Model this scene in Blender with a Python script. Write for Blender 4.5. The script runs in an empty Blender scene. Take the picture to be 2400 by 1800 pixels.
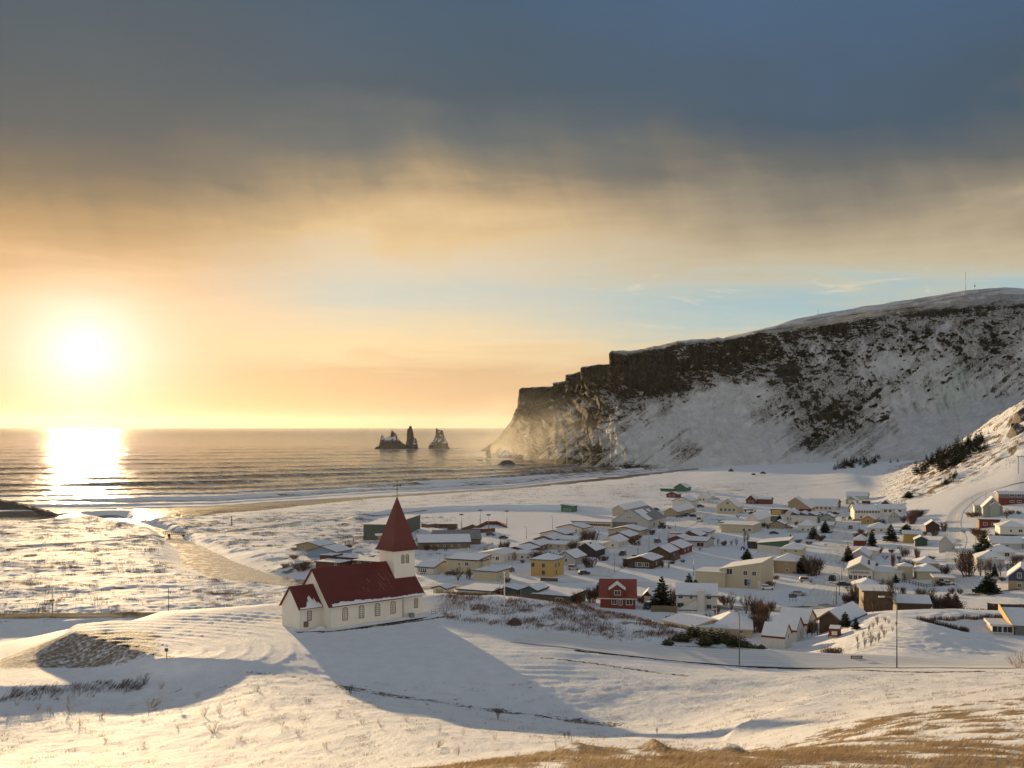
import bpy, bmesh, math, random
import numpy as np
from mathutils import Vector, Matrix

# ------------------------------------------------------------------ camera
F = 2500.0            # focal length in photo pixels (2400 wide)
HZ = 1000.0           # photo row of eye level
CAMZ = 58.0
S = bpy.context.scene
COL = S.collection
cam_d = bpy.data.cameras.new("camera")
cam_d.sensor_width = 36.0
cam_d.lens = 36.0 * F / 2400.0
cam_d.shift_y = (HZ - 900.0) / 2400.0
cam_d.clip_start = 0.5
cam_d.clip_end = 200000.0
cam = bpy.data.objects.new("camera", cam_d)
COL.objects.link(cam)
cam.location = (0, 0, CAMZ)
cam.rotation_euler = (math.radians(90), 0, 0)
S.camera = cam
S.render.engine = 'CYCLES'
S.view_settings.view_transform = 'Standard'
S.view_settings.look = 'None'
S.view_settings.gamma = 1.0
EXPO = 0.6
S.view_settings.exposure = EXPO
S.cycles.max_bounces = 6
S.cycles.diffuse_bounces = 2
S.cycles.glossy_bounces = 2
S.cycles.transparent_max_bounces = 6
S.cycles.sample_clamp_indirect = 3.0
S.cycles.volume_bounces = 0
S.cycles.volume_max_steps = 64

SUN_AZ = math.degrees(math.atan2(-1000.0, F))     # degrees from +Y toward +X
SUN_EL = 4.0

def lin(c):
    c = c / 255.0
    return c / 12.92 if c <= 0.04045 else ((c + 0.055) / 1.055) ** 2.4

def rgb(r, g, b, k=1.0):
    return (lin(r) * k, lin(g) * k, lin(b) * k, 1.0)

# node helper ---------------------------------------------------------------
class NT:
    def __init__(self, tree):
        self.t = tree
    def n(self, kind, **kw):
        nd = self.t.nodes.new(kind)
        for k, v in kw.items():
            if k.startswith('i_'):
                key = k[2:]
                key = int(key) if key.isdigit() else key.replace('_', ' ')
                self.set(nd.inputs[key], v)
            else:
                setattr(nd, k, v)
        return nd
    def set(self, sock, v):
        if hasattr(v, 'is_output') or isinstance(v, bpy.types.NodeSocket):
            self.t.links.new(v, sock)
        else:
            sock.default_value = v
    def m(self, op, a, b=0.0, c=None, clamp=False):
        nd = self.t.nodes.new('ShaderNodeMath')
        nd.operation = op
        nd.use_clamp = clamp
        self.set(nd.inputs[0], a)
        self.set(nd.inputs[1], b)
        if c is not None:
            self.set(nd.inputs[2], c)
        return nd.outputs[0]
    def mr(self, v, a, b, c=0.0, d=1.0, smooth=True):
        nd = self.t.nodes.new('ShaderNodeMapRange')
        nd.interpolation_type = 'SMOOTHSTEP' if smooth else 'LINEAR'
        self.set(nd.inputs[0], v)
        for i, x in enumerate((a, b, c, d)):
            self.set(nd.inputs[i + 1], x)
        return nd.outputs[0]
    def mix(self, f, a, b, blend='MIX'):
        nd = self.t.nodes.new('ShaderNodeMix')
        nd.data_type = 'RGBA'
        nd.blend_type = blend
        self.set(nd.inputs[0], f)
        self.set(nd.inputs[6], a)
        self.set(nd.inputs[7], b)
        return nd.outputs[2]
    def ramp(self, f, stops, interp='LINEAR'):
        nd = self.t.nodes.new('ShaderNodeValToRGB')
        cr = nd.color_ramp
        cr.interpolation = interp
        while len(cr.elements) < len(stops):
            cr.elements.new(0.5)
        for e, (p, c) in zip(cr.elements, stops):
            e.position = p
            e.color = c
        self.set(nd.inputs[0], f)
        return nd.outputs[0]
    def noise(self, vec, scale, detail=3.0, rough=0.5, dist=0.0, out=0):
        nd = self.t.nodes.new('ShaderNodeTexNoise')
        if vec is not None:
            self.set(nd.inputs['Vector'], vec)
        nd.inputs['Scale'].default_value = scale
        nd.inputs['Detail'].default_value = detail
        nd.inputs['Roughness'].default_value = rough
        nd.inputs['Distortion'].default_value = dist
        return nd.outputs[out]
    def vec(self, x, y, z):
        nd = self.t.nodes.new('ShaderNodeCombineXYZ')
        for i, v in enumerate((x, y, z)):
            self.set(nd.inputs[i], v)
        return nd.outputs[0]

# ------------------------------------------------------------------ world
W = bpy.data.worlds.new("World")
S.world = W
W.use_nodes = True
wt = W.node_tree
for n_ in list(wt.nodes):
    wt.nodes.remove(n_)
N = NT(wt)
tc = N.n('ShaderNodeTexCoord')
sep = N.n('ShaderNodeSeparateXYZ', i_0=tc.outputs['Generated'])
dx, dy, dz = sep.outputs
az = N.m('MULTIPLY', N.m('ARCTAN2', dx, dy), 57.29578)
el = N.m('MULTIPLY', N.m('ARCSINE', dz), 57.29578)
sv = N.vec(N.m('MULTIPLY', az, 0.05), N.m('MULTIPLY', el, 0.13), 0.0)
nz1 = N.m('SUBTRACT', N.noise(sv, 1.6, 5.0, 0.5, 0.5), 0.5)          # broad billows
sv2 = N.vec(N.m('MULTIPLY', az, 0.06), N.m('MULTIPLY', el, 0.5), 3.1)
nz2 = N.m('SUBTRACT', N.noise(sv2, 1.7, 5.0, 0.55, 0.8), 0.5)        # thin streaks
sv3 = N.vec(N.m('ADD', N.m('MULTIPLY', az, 0.35), N.m('MULTIPLY', el, 0.12)), N.m('MULTIPLY', el, 0.06), 7.0)
nz3 = N.m('SUBTRACT', N.noise(sv3, 1.5, 4.0, 0.5, 0.3), 0.5)         # falling virga
deckw = N.mr(el, 6.0, 11.0, 0.0, 1.0)
lowside = N.mr(el, 0.3, 3.0)
warp = N.m('ADD', N.m('MULTIPLY', nz1, N.m('MULTIPLY', deckw, 6.5)),
           N.m('ADD', N.m('MULTIPLY', nz3, N.m('MULTIPLY', deckw, 1.3)),
               N.m('MULTIPLY', nz2, N.m('MULTIPLY', lowside, N.m('SUBTRACT', 3.6, N.m('MULTIPLY', deckw, 2.4))))))
# the cloud edge hangs lower near the left, rises around the middle and sinks again to the right
el2 = N.m('MAXIMUM', N.m('ADD', el, warp), 0.0)
t = N.m('DIVIDE', el2, 26.0, clamp=True)
SK = 2.0 ** (-EXPO)
def sky_ramp(st):
    return N.ramp(t, [(e / 26.0, rgb(*c, k=SK)) for e, c in st])
left = sky_ramp([(0, (204, 168, 138)), (1.5, (208, 167, 135)), (3.5, (220, 184, 154)), (6.0, (230, 188, 146)), (7.6, (218, 172, 122)), (8.8, (190, 150, 102)),
                 (9.8, (166, 134, 94)), (11.0, (124, 108, 88)), (12.7, (92, 91, 88)), (15.0, (64, 80, 92)), (22, (64, 88, 104))])
mid = sky_ramp([(0, (222, 190, 152)), (1.3, (223, 186, 148)), (2.8, (220, 184, 146)), (4.4, (247, 218, 172)), (5.9, (226, 214, 188)), (7.2, (205, 209, 200)), (8.6, (226, 210, 184)), (10.2, (233, 200, 152)),
                (11.9, (208, 176, 132)), (13.4, (152, 136, 112)), (15.2, (104, 108, 108)), (17.5, (68, 87, 102)), (22, (66, 92, 115))])
right = sky_ramp([(0, (244, 214, 165)), (2.0, (238, 208, 165)), (4.0, (228, 208, 172)), (5.2, (186, 204, 202)), (6.4, (170, 197, 204)), (7.4, (198, 200, 186)), (8.5, (205, 188, 158)), (10.0, (184, 166, 138)),
                  (11.9, (142, 132, 117)), (13.6, (106, 106, 104)), (16.0, (72, 90, 108)), (22, (74, 101, 133))])
c1 = N.mix(N.mr(az, -21.0, -7.0), left, mid)
c2 = N.mix(N.mr(az, -3.0, 13.0), c1, right)
# sun glow behind thin cloud
gaz = N.m('SUBTRACT', az, SUN_AZ)
gel = N.m('SUBTRACT', el, 3.72)
gd = N.m('SQRT', N.m('ADD', N.m('MULTIPLY', gaz, gaz), N.m('MULTIPLY', gel, N.m('MULTIPLY', gel, N.mr(el, 3.0, 8.0, 1.0, 1.25)))))
core = N.m('EXPONENT', N.m('MULTIPLY', N.m('POWER', N.m('DIVIDE', gd, 2.5), 1.2), -1.0))
halo = N.m('EXPONENT', N.m('MULTIPLY', N.m('DIVIDE', gd, 3.9), -1.0))
deckdim = N.mr(el2, 6.5, 11.0, 1.0, 0.12)
g1 = N.mix(N.m('MULTIPLY', halo, deckdim), (0, 0, 0, 1), (0.22 * SK, 0.21 * SK, 0.20 * SK, 1))
g2 = N.mix(N.m('MULTIPLY', core, 1.0), (0, 0, 0, 1), (0.50 * SK, 0.60 * SK, 0.76 * SK, 1))
c3 = N.mix(1.0, N.mix(1.0, c2, g1, 'ADD'), g2, 'ADD')
# thin bright wisps across the pale gap
wv = N.vec(N.m('MULTIPLY', az, 0.11), N.m('ADD', N.m('MULTIPLY', el, 0.75), N.m('MULTIPLY', az, 0.03)), 9.0)
wn = N.mr(N.noise(wv, 1.5, 6.0, 0.62, 1.2), 0.56, 0.74)
wz_ = N.m('MULTIPLY', N.m('MULTIPLY', N.mr(el, 3.5, 5.5), N.mr(el, 7.6, 9.0, 1.0, 0.0)), N.mr(az, -18.0, -10.0))
c3 = N.mix(N.m('MULTIPLY', wn, N.m('MULTIPLY', wz_, 0.65)), c3, (0.93 * SK, 0.76 * SK, 0.55 * SK, 1))
# the sky behind the photographer: pale open winter sky
back = N.mix(N.mr(el, 3.0, 42.0), (0.96 * SK, 0.90 * SK, 0.81 * SK, 1), (0.20 * SK, 0.235 * SK, 0.285 * SK, 1))
aaz = N.m('ABSOLUTE', az)
bw = N.m('MAXIMUM', N.mr(aaz, 42.0, 95.0), N.mr(el, 30.0, 62.0))
c4 = N.mix(bw, c3, back)
ground_c = (0.5 * SK, 0.48 * SK, 0.46 * SK, 1)
c5 = N.mix(N.mr(el, -3.0, -0.4), ground_c, c4)
bg = N.n('ShaderNodeBackground', i_0=c5, i_1=1.0)
# a thin share of clear physical sky shows through the cloud
nis = N.n('ShaderNodeTexSky', sky_type='NISHITA', sun_disc=False, sun_elevation=math.radians(SUN_EL),
          sun_rotation=math.radians(SUN_AZ), altitude=60.0)
bg2 = N.n('ShaderNodeBackground', i_0=nis.outputs[0], i_1=0.05)
add = N.n('ShaderNodeMixShader', i_0=0.12, i_1=bg.outputs[0], i_2=bg2.outputs[0])
out = N.n('ShaderNodeOutputWorld', i_0=add.outputs[0])
W.cycles.sampling_method = 'MANUAL'
W.cycles.sample_map_resolution = 1024

sun_d = bpy.data.lights.new("sun", 'SUN')
sun_d.energy = 4.4
sun_d.angle = math.radians(0.9)
sun_d.color = (1.0, 0.70, 0.36)
sun = bpy.data.objects.new("sun", sun_d)
COL.objects.link(sun)
_a, _e = math.radians(SUN_AZ), math.radians(SUN_EL)
sd = Vector((math.sin(_a) * math.cos(_e), math.cos(_a) * math.cos(_e), math.sin(_e)))
sun.rotation_euler = sd.to_track_quat('Z', 'Y').to_euler()
sun.location = (0, 0, 300)

# ------------------------------------------------------------------ numpy noise
_rng = np.random.RandomState(7)
_perm = np.concatenate([_rng.permutation(512)] * 3).astype(np.int64)
_gr = _rng.rand(512) * 2 * np.pi
_gx, _gy = np.cos(_gr), np.sin(_gr)
def pn(x, y, seed=0):
    x = np.asarray(x, float) + seed * 17.31
    y = np.asarray(y, float) + seed * 9.77
    xi = np.floor(x).astype(np.int64); yi = np.floor(y).astype(np.int64)
    xf = x - xi; yf = y - yi
    u = xf * xf * xf * (xf * (xf * 6 - 15) + 10)
    v = yf * yf * yf * (yf * (yf * 6 - 15) + 10)
    def g(ix, iy, fx, fy):
        h = _perm[_perm[ix & 511] + (iy & 511)] & 511
        return _gx[h] * fx + _gy[h] * fy
    n00 = g(xi, yi, xf, yf); n10 = g(xi + 1, yi, xf - 1, yf)
    n01 = g(xi, yi + 1, xf, yf - 1); n11 = g(xi + 1, yi + 1, xf - 1, yf - 1)
    a = n00 + u * (n10 - n00); b = n01 + u * (n11 - n01)
    return (a + v * (b - a)) * 1.5
def fbm(x, y, o=4, seed=0, gain=0.5, ridged=False):
    s = 0.0; a = 1.0; f = 1.0; tot = 0.0
    for i in range(o):
        n = pn(x * f, y * f, seed + i)
        if ridged:
            n = 1 - 2 * np.abs(n)
        s = s + a * n; tot += a
        a *= gain; f *= 2.03
    return s / tot
def sstep(a, b, x):
    t = np.clip((x - a) / (b - a), 0, 1)
    return t * t * (3 - 2 * t)

# ------------------------------------------------------------------ mesh helpers
def tag(o, label=None, cat=None, group=None, kind=None):
    if label: o['label'] = label
    if cat: o['category'] = cat
    if group: o['group'] = group
    if kind: o['kind'] = kind
    return o
def link(name, me, parent=None, loc=None):
    o = bpy.data.objects.new(name, me)
    COL.objects.link(o)
    if parent is not None:
        o.parent = parent
    if loc is not None:
        o.location = loc
    return o
def empty(name, loc, rz=0.0, parent=None):
    o = link(name, None, parent, loc)
    o.rotation_euler = (0, 0, rz)
    o.empty_display_size = 0.5
    return o
def np_mesh(name, verts, faces, mats=(), smooth=True, attrs=None, matidx=None):
    me = bpy.data.meshes.new(name)
    verts = np.asarray(verts, np.float32); faces = np.asarray(faces, np.int32)
    k = faces.shape[1]
    me.vertices.add(len(verts)); me.vertices.foreach_set('co', verts.ravel())
    me.loops.add(faces.size); me.loops.foreach_set('vertex_index', faces.ravel())
    me.polygons.add(len(faces))
    me.polygons.foreach_set('loop_start', np.arange(0, faces.size, k, dtype=np.int32))
    me.polygons.foreach_set('loop_total', np.full(len(faces), k, np.int32))
    me.polygons.foreach_set('use_smooth', np.full(len(faces), smooth, bool))
    for m in mats: me.materials.append(m)
    if matidx is not None:
        me.polygons.foreach_set('material_index', np.asarray(matidx, np.int32))
    for an, av in (attrs or {}).items():
        at = me.attributes.new(an, 'FLOAT', 'POINT')
        at.data.foreach_set('value', np.asarray(av, np.float32).ravel())
    me.update(); me.validate()
    return me
def grid_faces(r, c, flip=False):
    i = np.arange(r * c).reshape(r, c)
    a, b, d, e = i[:-1, :-1], i[:-1, 1:], i[1:, 1:], i[1:, :-1]
    f = np.stack([a, b, d, e], -1).reshape(-1, 4)
    return f[:, ::-1] if flip else f

class MB:
    """collects polygons with material slots and links them as one mesh object"""
    def __init__(self):
        self.v = []; self.f = []; self.mi = []; self.sm = []
    def poly(self, pts, mi=0, sm=False):
        b = len(self.v); self.v += [tuple(p) for p in pts]
        self.f.append(tuple(range(b, b + len(pts)))); self.mi.append(mi); self.sm.append(sm)
    def box(self, x0, x1, y0, y1, z0, z1, mi=0, M=None, top=None):
        p = [Vector((x, y, z)) for z in (z0, z1) for y in (y0, y1) for x in (x0, x1)]
        if M is not None: p = [M @ q for q in p]
        b = len(self.v); self.v += [tuple(q) for q in p]
        for k, f in enumerate([(0, 2, 3, 1), (4, 5, 7, 6), (0, 1, 5, 4), (2, 6, 7, 3), (0, 4, 6, 2), (1, 3, 7, 5)]):
            self.f.append(tuple(b + i for i in f)); self.mi.append(top if (k == 1 and top is not None) else mi); self.sm.append(False)
    def tube(self, pts, rad, n=6, mi=0, cap=True, sm=True):
        pts = [Vector(p) for p in pts]
        if not isinstance(rad, (list, tuple)): rad = [rad] * len(pts)
        b = len(self.v)
        for i, p in enumerate(pts):
            d = (pts[min(i + 1, len(pts) - 1)] - pts[max(i - 1, 0)]).normalized()
            a = d.cross(Vector((0, 0, 1)))
            if a.length < 1e-4: a = Vector((1, 0, 0))
            a.normalize(); c = a.cross(d)
            for k in range(n):
                t_ = 2 * math.pi * k / n
                self.v.append(tuple(p + (a * math.cos(t_) + c * math.sin(t_)) * rad[i]))
        for i in range(len(pts) - 1):
            for k in range(n):
                k2 = (k + 1) % n
                self.f.append((b + i * n + k, b + i * n + k2, b + (i + 1) * n + k2, b + (i + 1) * n + k)); self.mi.append(mi); self.sm.append(sm)
        if cap:
            self.f.append(tuple(b + k for k in range(n))[::-1]); self.mi.append(mi); self.sm.append(False)
            e = b + (len(pts) - 1) * n
            self.f.append(tuple(e + k for k in range(n))); self.mi.append(mi); self.sm.append(False)
    def mesh(self, name, mats):
        me = bpy.data.meshes.new(name)
        me.from_pydata(self.v, [], self.f)
        for m in mats: me.materials.append(m)
        me.polygons.foreach_set('material_index', self.mi)
        me.polygons.foreach_set('use_smooth', self.sm)
        me.update()
        return me
    def build(self, name, mats, parent=None, loc=None):
        if not isinstance(mats, (list, tuple)): mats = [mats]
        return link(name, self.mesh(name, mats), parent, loc)

# ------------------------------------------------------------------ materials
def new_mat(name):
    m = bpy.data.materials.new(name)
    m.use_nodes = True
    t_ = m.node_tree
    for n_ in list(t_.nodes): t_.nodes.remove(n_)
    N_ = NT(t_)
    b = N_.n('ShaderNodeBsdfPrincipled')
    o = N_.n('ShaderNodeOutputMaterial', i_0=b.outputs[0])
    return m, N_, b
_mc = {}
def mat(name, c, rough=0.75, var=0.18, scale=1.5, metal=0.0, bump=0.0, stretch=(1, 1, 1)):
    """plain coloured surface with a little procedural wear"""
    if name in _mc: return _mc[name]
    m, n, b = new_mat(name)
    tcn = n.n('ShaderNodeTexCoord')
    mp = n.n('ShaderNodeMapping', i_0=tcn.outputs['Object']); mp.inputs['Scale'].default_value = stretch
    v = n.noise(mp.outputs[0], scale, 4.0, 0.6)
    f = n.mr(v, 0.25, 0.75, 1 - var, 1 + var, False)
    hsv = n.n('ShaderNodeHueSaturation', i_Value=f, i_Color=(c[0], c[1], c[2], 1))
    n.set(b.inputs['Base Color'], hsv.outputs[0])
    b.inputs['Roughness'].default_value = rough
    b.inputs['Metallic'].default_value = metal
    if bump:
        bn = n.n('ShaderNodeBump', i_Height=v); bn.inputs['Strength'].default_value = bump; bn.inputs['Distance'].default_value = 0.1
        n.set(b.inputs['Normal'], bn.outputs[0])
    _mc[name] = m
    return m
# ------------------------------------------------------------------ terrain
K = F / 1700.0
def zr(Y, v): return CAMZ - (v - HZ) / F * Y
# feature lines of the land, near to far: (u, Y, v); a fourth entry gives the height directly
RW = [
 [(0, -20, 0, 60.5)],
 [(0, 2, 0, 56.3)],
 [(0, 7, 1900), (600, 7, 1900), (1200, 7, 1830), (1700, 7, 1820), (2400, 8, 1815)],
 [(-1400, 13, 1900), (600, 13, 1850), (950, 13, 1808), (1340, 13, 1770), (1700, 13, 1772), (1850, 14, 1765), (2100, 17, 1732), (2400, 20, 1700), (3000, 24, 1650), (3800, 26, 1600)],
 [(-1400, 36, 1855), (0, 38, 1850), (600, 36, 1835), (950, 35, 1822), (1340, 35, 1795), (1700, 34, 1786), (1850, 34, 1756), (2100, 36, 1690), (2400, 40, 1650), (3000, 44, 1600)],
 [(-1400, 66, 1790), (0, 66, 1798), (600, 60, 1796), (950, 55, 1790), (1340, 51, 1765), (1600, 50, 1757), (1700, 50, 1756), (1850, 50, 1716), (2100, 54, 1655), (2400, 58, 1618), (3000, 62, 1570)],
 [(-1400, 82, 1720), (0, 82, 1722), (600, 75, 1695), (950, 64, 1722), (1340, 60, 1738), (1600, 60, 1735), (1700, 60, 1722), (1850, 61, 1680), (2100, 70, 1628), (2400, 75, 1595), (3000, 80, 1555)],
 [(-1400, 91.8, 1660), (0, 91.8, 1648), (300, 92.3, 1640), (600, 91, 1598), (800, 89, 1614), (1100, 82, 1668), (1440, 77, 1712), (1600, 76, 1698), (1750, 79, 1655), (1900, 86, 1612), (2100, 91, 1588), (2400, 89, 1572), (3000, 93, 1535)],
 [(-1400, 95, 1610), (0, 95, 1608), (300, 96.3, 1598), (375, 96.4, 1588), (600, 94.8, 1577), (800, 92.5, 1598), (1100, 86.5, 1650), (1440, 81, 1692), (1600, 80.5, 1672), (1750, 85, 1632), (1900, 90.5, 1592), (2100, 95.5, 1575), (2400, 93.5, 1566)],
 [(-1400, 102.3, 1572), (0, 102.6, 1568), (175, 102.6, 1566), (300, 100.6, 1556), (375, 99.4, 1543), (420, 98.9, 1541), (600, 99, 1545), (800, 98, 1560), (1100, 95, 1580), (1440, 93, 1595), (1750, 94, 1587), (1900, 97, 1575), (2100, 98.5, 1567), (2400, 96.5, 1567)],
 [(-1400, 104, 1566), (0, 104.4, 1560), (90, 110.5, 1518), (175, 113.2, 1478), (280, 106.2, 1508), (375, 100.6, 1537), (420, 102, 1530), (600, 104, 1518), (800, 104, 1520), (1100, 104, 1525), (1300, 104, 1524), (1440, 104, 1533), (1733, 103, 1558), (1900, 102.5, 1562), (2100, 101, 1563), (2400, 99.5, 1566)],
 [(-1400, 114, 1560), (0, 114, 1545), (90, 116.5, 1506), (150, 117, 1484), (175, 117, 1464), (280, 118, 1455), (375, 118, 1457), (600, 118, 1459), (800, 119, 1455), (1000, 120, 1452), (1100, 119, 1457), (1250, 113, 1490), (1440, 111, 1506), (1657, 110, 1517), (1900, 108, 1531), (2100, 107, 1540), (2270, 105, 1559), (2400, 104, 1562)],
 [(-1400, 122, 1540), (0, 121, 1530), (90, 121, 1503), (175, 119, 1474), (230, 119.5, 1464), (380, 120.6, 1447), (600, 126, 1425), (700, 131, 1411), (800, 133, 1404), (1000, 130, 1394), (1126, 129, 1396), (1235, 128, 1403), (1307, 127, 1413), (1350, 126, 1422), (1451, 123, 1445), (1531, 120, 1461), (1603, 117, 1481), (1657, 115, 1500), (1750, 112.5, 1523), (1900, 111, 1534), (2010, 111, 1536), (2100, 110, 1541), (2270, 108.5, 1562), (2400, 107, 1563)],
 [(-1400, 135, 1512), (0, 135, 1508), (90, 138, 1490), (175, 140, 1472), (380, 150, 1462), (600, 150, 1455), (1000, 150, 1445), (1235, 145, 1452), (1450, 140, 1485), (1603, 132, 1515), (1700, 126, 1540), (1880, 124, 1550), (1960, 123, 1537), (2010, 122, 1528), (2100, 121, 1515), (2160, 121, 1514), (2270, 118, 1532), (2400, 114, 1548)],
 [(-1400, 168, 0, 5.2), (0, 168, 0, 5.2), (175, 168, 0, 5.2), (380, 172, 0, 6.0), (600, 180, 1450), (1000, 180, 1445), (1235, 175, 1440), (1450, 165, 1465), (1603, 158, 1490), (1750, 150, 1515), (1880, 148, 1522), (1940, 146, 1503), (2010, 142, 1480), (2080, 139, 1464), (2130, 136, 1456), (2170, 134, 1464), (2270, 130, 1494), (2310, 129, 1508), (2400, 126, 1524)],
 [(-1400, 184, 0, 4.5), (0, 184, 0, 4.5), (380, 186, 0, 4.9), (600, 190, 1447), (1000, 195, 1420), (1235, 190, 1422), (1450, 182, 1445), (1603, 175, 1465), (1750, 168, 1485), (1880, 165, 1490), (1940, 160, 1480), (2010, 153, 1458), (2080, 150, 1442), (2130, 149, 1446), (2170, 146, 1456), (2270, 142, 1475), (2330, 140, 1488), (2400, 139, 1492)],
 [(-1400, 198, 1447), (175, 198, 1446), (380, 199, 1446), (600, 205, 1440), (1000, 210, 1400), (1235, 205, 1405), (1450, 195, 1430), (1603, 190, 1445), (1750, 185, 1455), (1880, 180, 1462), (1940, 172, 1462), (2010, 165, 1448), (2050, 163, 1436), (2080, 161, 1431), (2200, 158, 1429), (2400, 154, 1437)],
 [(-1400, 225, 1393), (0, 225, 1392), (600, 235, 1380), (1000, 240, 1360), (1235, 240, 1358), (1450, 230, 1375), (1603, 220, 1390), (1750, 215, 1397), (1880, 210, 1405), (1940, 205, 1407), (2010, 200, 1409), (2080, 190, 1424), (2150, 184, 1436), (2270, 176, 1444), (2400, 170, 1444)],
 [(-1400, 300, 1303), (600, 300, 1301), (1000, 310, 1284), (1450, 310, 1280), (1750, 300, 1292), (1880, 300, 1290), (2010, 300, 1286), (2100, 290, 1285), (2200, 280, 1285), (2300, 265, 1283), (2400, 252, 1285)],
 [(-1400, 400, 1233), (600, 400, 1230), (1000, 410, 1218), (1450, 410, 1215), (1880, 410, 1214), (2000, 410, 1208), (2060, 400, 1205), (2150, 385, 1192), (2250, 365, 1182), (2400, 345, 1180)],
 [(-1400, 460, 1198), (600, 480, 1194), (1000, 520, 1178), (1450, 560, 1158), (1880, 560, 1158), (2000, 540, 1158), (2060, 500, 1166), (2111, 490, 1152), (2219, 470, 1112), (2300, 455, 1079), (2400, 430, 1040), (3000, 400, 960)],
 [(-1400, 475, 1199), (0, 485, 1197.5), (240, 500, 1196), (500, 515, 1189), (850, 590, 1166.4), (1200, 680, 1144), (1450, 830, 1118), (1530, 900, 1109), (1600, 900, 1107), (1700, 850, 1104), (1880, 780, 1113), (1960, 700, 1120), (2000, 660, 1122), (2060, 640, 1143), (2111, 600, 1126), (2219, 570, 1063), (2380, 540, 949), (2400, 530, 936), (3000, 480, 820)],
 [(-1400, 520, 0, -2.5), (240, 540, 0, -2.5), (850, 640, 0, -2.5), (1200, 730, 0, -2.5), (1530, 960, 0, -1.2), (1600, 960, 0, 1.0), (1700, 930, 0, 6), (1880, 880, 0, 9), (2060, 850, 0, 14), (2219, 800, 0, 22), (2400, 700, 0, 40), (3000, 640, 0, 60)],
 [(-1400, 700, 0, -12), (850, 820, 0, -12), (1200, 900, 0, -12), (1530, 1150, 0, -8), (1700, 1150, 0, 4), (2400, 1100, 0, 30)],
 [(-1400, 1000, 0, -25), (1200, 1300, 0, -25), (1530, 1500, 0, -20), (1700, 1500, 0, 0), (2400, 1500, 0, 30)],
]
gu = np.concatenate([np.arange(-1400, -100, 50), np.arange(-100, 2500, 5), np.arange(2500, 3801, 50)]).astype(float)
gy = np.concatenate([np.arange(-29, 9, 2), np.arange(9, 60, 0.45), np.arange(60, 100, 0.7), np.arange(100, 270, 0.6), np.arange(270, 420, 0.9), np.arange(420, 700, 1.6), np.arange(700, 1450, 5), np.arange(1450, 2200, 30)])
def smooth_u(a, n=3):
    core = slice(26, 26 + 520)
    for _ in range(n):
        b = a.copy(); b[1:-1] = (a[:-2] + 2 * a[1:-1] + a[2:]) / 4
        a = b
    return a
RY = []; RZ = []
for i, row in enumerate(RW):
    us = [r[0] for r in row]; ys = [r[1] * K for r in row]
    zs = [r[3] if len(r) > 3 else zr(r[1] * K, r[2]) for r in row]
    ns = 3 if 9 <= i <= 12 else 70
    RY.append(smooth_u(np.interp(gu, us, ys), ns)); RZ.append(smooth_u(np.interp(gu, us, zs), ns))
RY = np.array(RY); RZ = np.array(RZ)
def pchip(x, y, xn):
    h = np.diff(x); d = np.diff(y) / h
    m = np.zeros_like(y); m[0] = d[0]; m[-1] = d[-1]
    w1 = 2 * h[1:] + h[:-1]; w2 = h[1:] + 2 * h[:-1]
    ok = d[:-1] * d[1:] > 0
    with np.errstate(divide='ignore', invalid='ignore'):
        hm = (w1 + w2) / (w1 / d[:-1] + w2 / d[1:])
    m[1:-1] = np.where(ok, hm, 0)
    k = np.clip(np.searchsorted(x, xn) - 1, 0, len(x) - 2)
    t_ = np.clip((xn - x[k]) / h[k], 0, 1)
    return ((1 + 2 * t_) * (1 - t_) ** 2) * y[k] + t_ * (1 - t_) ** 2 * h[k] * m[k] + t_ * t_ * (3 - 2 * t_) * y[k + 1] + t_ * t_ * (t_ - 1) * h[k] * m[k + 1]
GZ = np.empty((len(gy), len(gu)))
for j in range(len(gu)):
    GZ[:, j] = pchip(RY[:, j], RZ[:, j], gy)
def wfun(Y): return 0.5 * (Y + np.sqrt(Y * Y + 64.0))
GU, GY = np.meshgrid(gu, gy)
GX = (GU - 1200.0) / F * wfun(GY)
PV = HZ + (CAMZ - GZ) * F / np.maximum(GY, 4.0)      # photo row of every land point

def polydist(px, py, pts):
    """distance to a polyline and the signed side"""
    best = np.full(px.shape, 1e9)
    for (x0, y0), (x1, y1) in zip(pts[:-1], pts[1:]):
        dx_, dy_ = x1 - x0, y1 - y0
        L2 = dx_ * dx_ + dy_ * dy_
        t_ = np.clip(((px - x0) * dx_ + (py - y0) * dy_) / L2, 0, 1)
        best = np.minimum(best, np.hypot(px - x0 - t_ * dx_, py - y0 - t_ * dy_))
    return best

def zone(u0, u1, y0, y1, fu=60.0, fy=10.0):
    """soft world-sector window (bearing in u, distance in metres)"""
    return sstep(u0 - fu, u0 + fu, GU) * (1 - sstep(u1 - fu, u1 + fu, GU)) * sstep(y0 - fy, y0 + fy, GY) * (1 - sstep(y1 - fy, y1 + fy, GY))

# drifts and hummocks ---------------------------------------------------------
FLAT = zone(-3000, 1000, 285, 680, 150, 20)
HILLR = sstep(2040, 2150, GU) * sstep(590, 640, GY) * (1 - sstep(1100, 1200, GY))
KNOLL = zone(1035, 1650, 164, 200, 25, 4) * sstep(0, 4, GY - np.interp(GU, [1000, 1250, 1440, 1657], [176, 168, 163.5, 162]))
FORE = (GY < 138) * 1.0
MOUND = zone(1960, 2330, 172, 232, 30, 6)
PARK = zone(380, 1720, 132, 178, 60, 4)
DUNE = zone(-3000, 1800, 520, 1000, 100, 60) * (1 - zone(1000, 1420, 560, 720, 60, 20))
amp = 0.06 + 0.05 * sstep(60, 300, GY)
GZ += amp * fbm(GX / 5.0, GY / 5.0, 4, 3)
GZ += FLAT * (0.42 * np.maximum(fbm(GX / 12.0, GY / 9.0, 5, 11), -0.3) + 0.16 * fbm(GX / 3.2, GY / 3.0, 3, 13))
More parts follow.
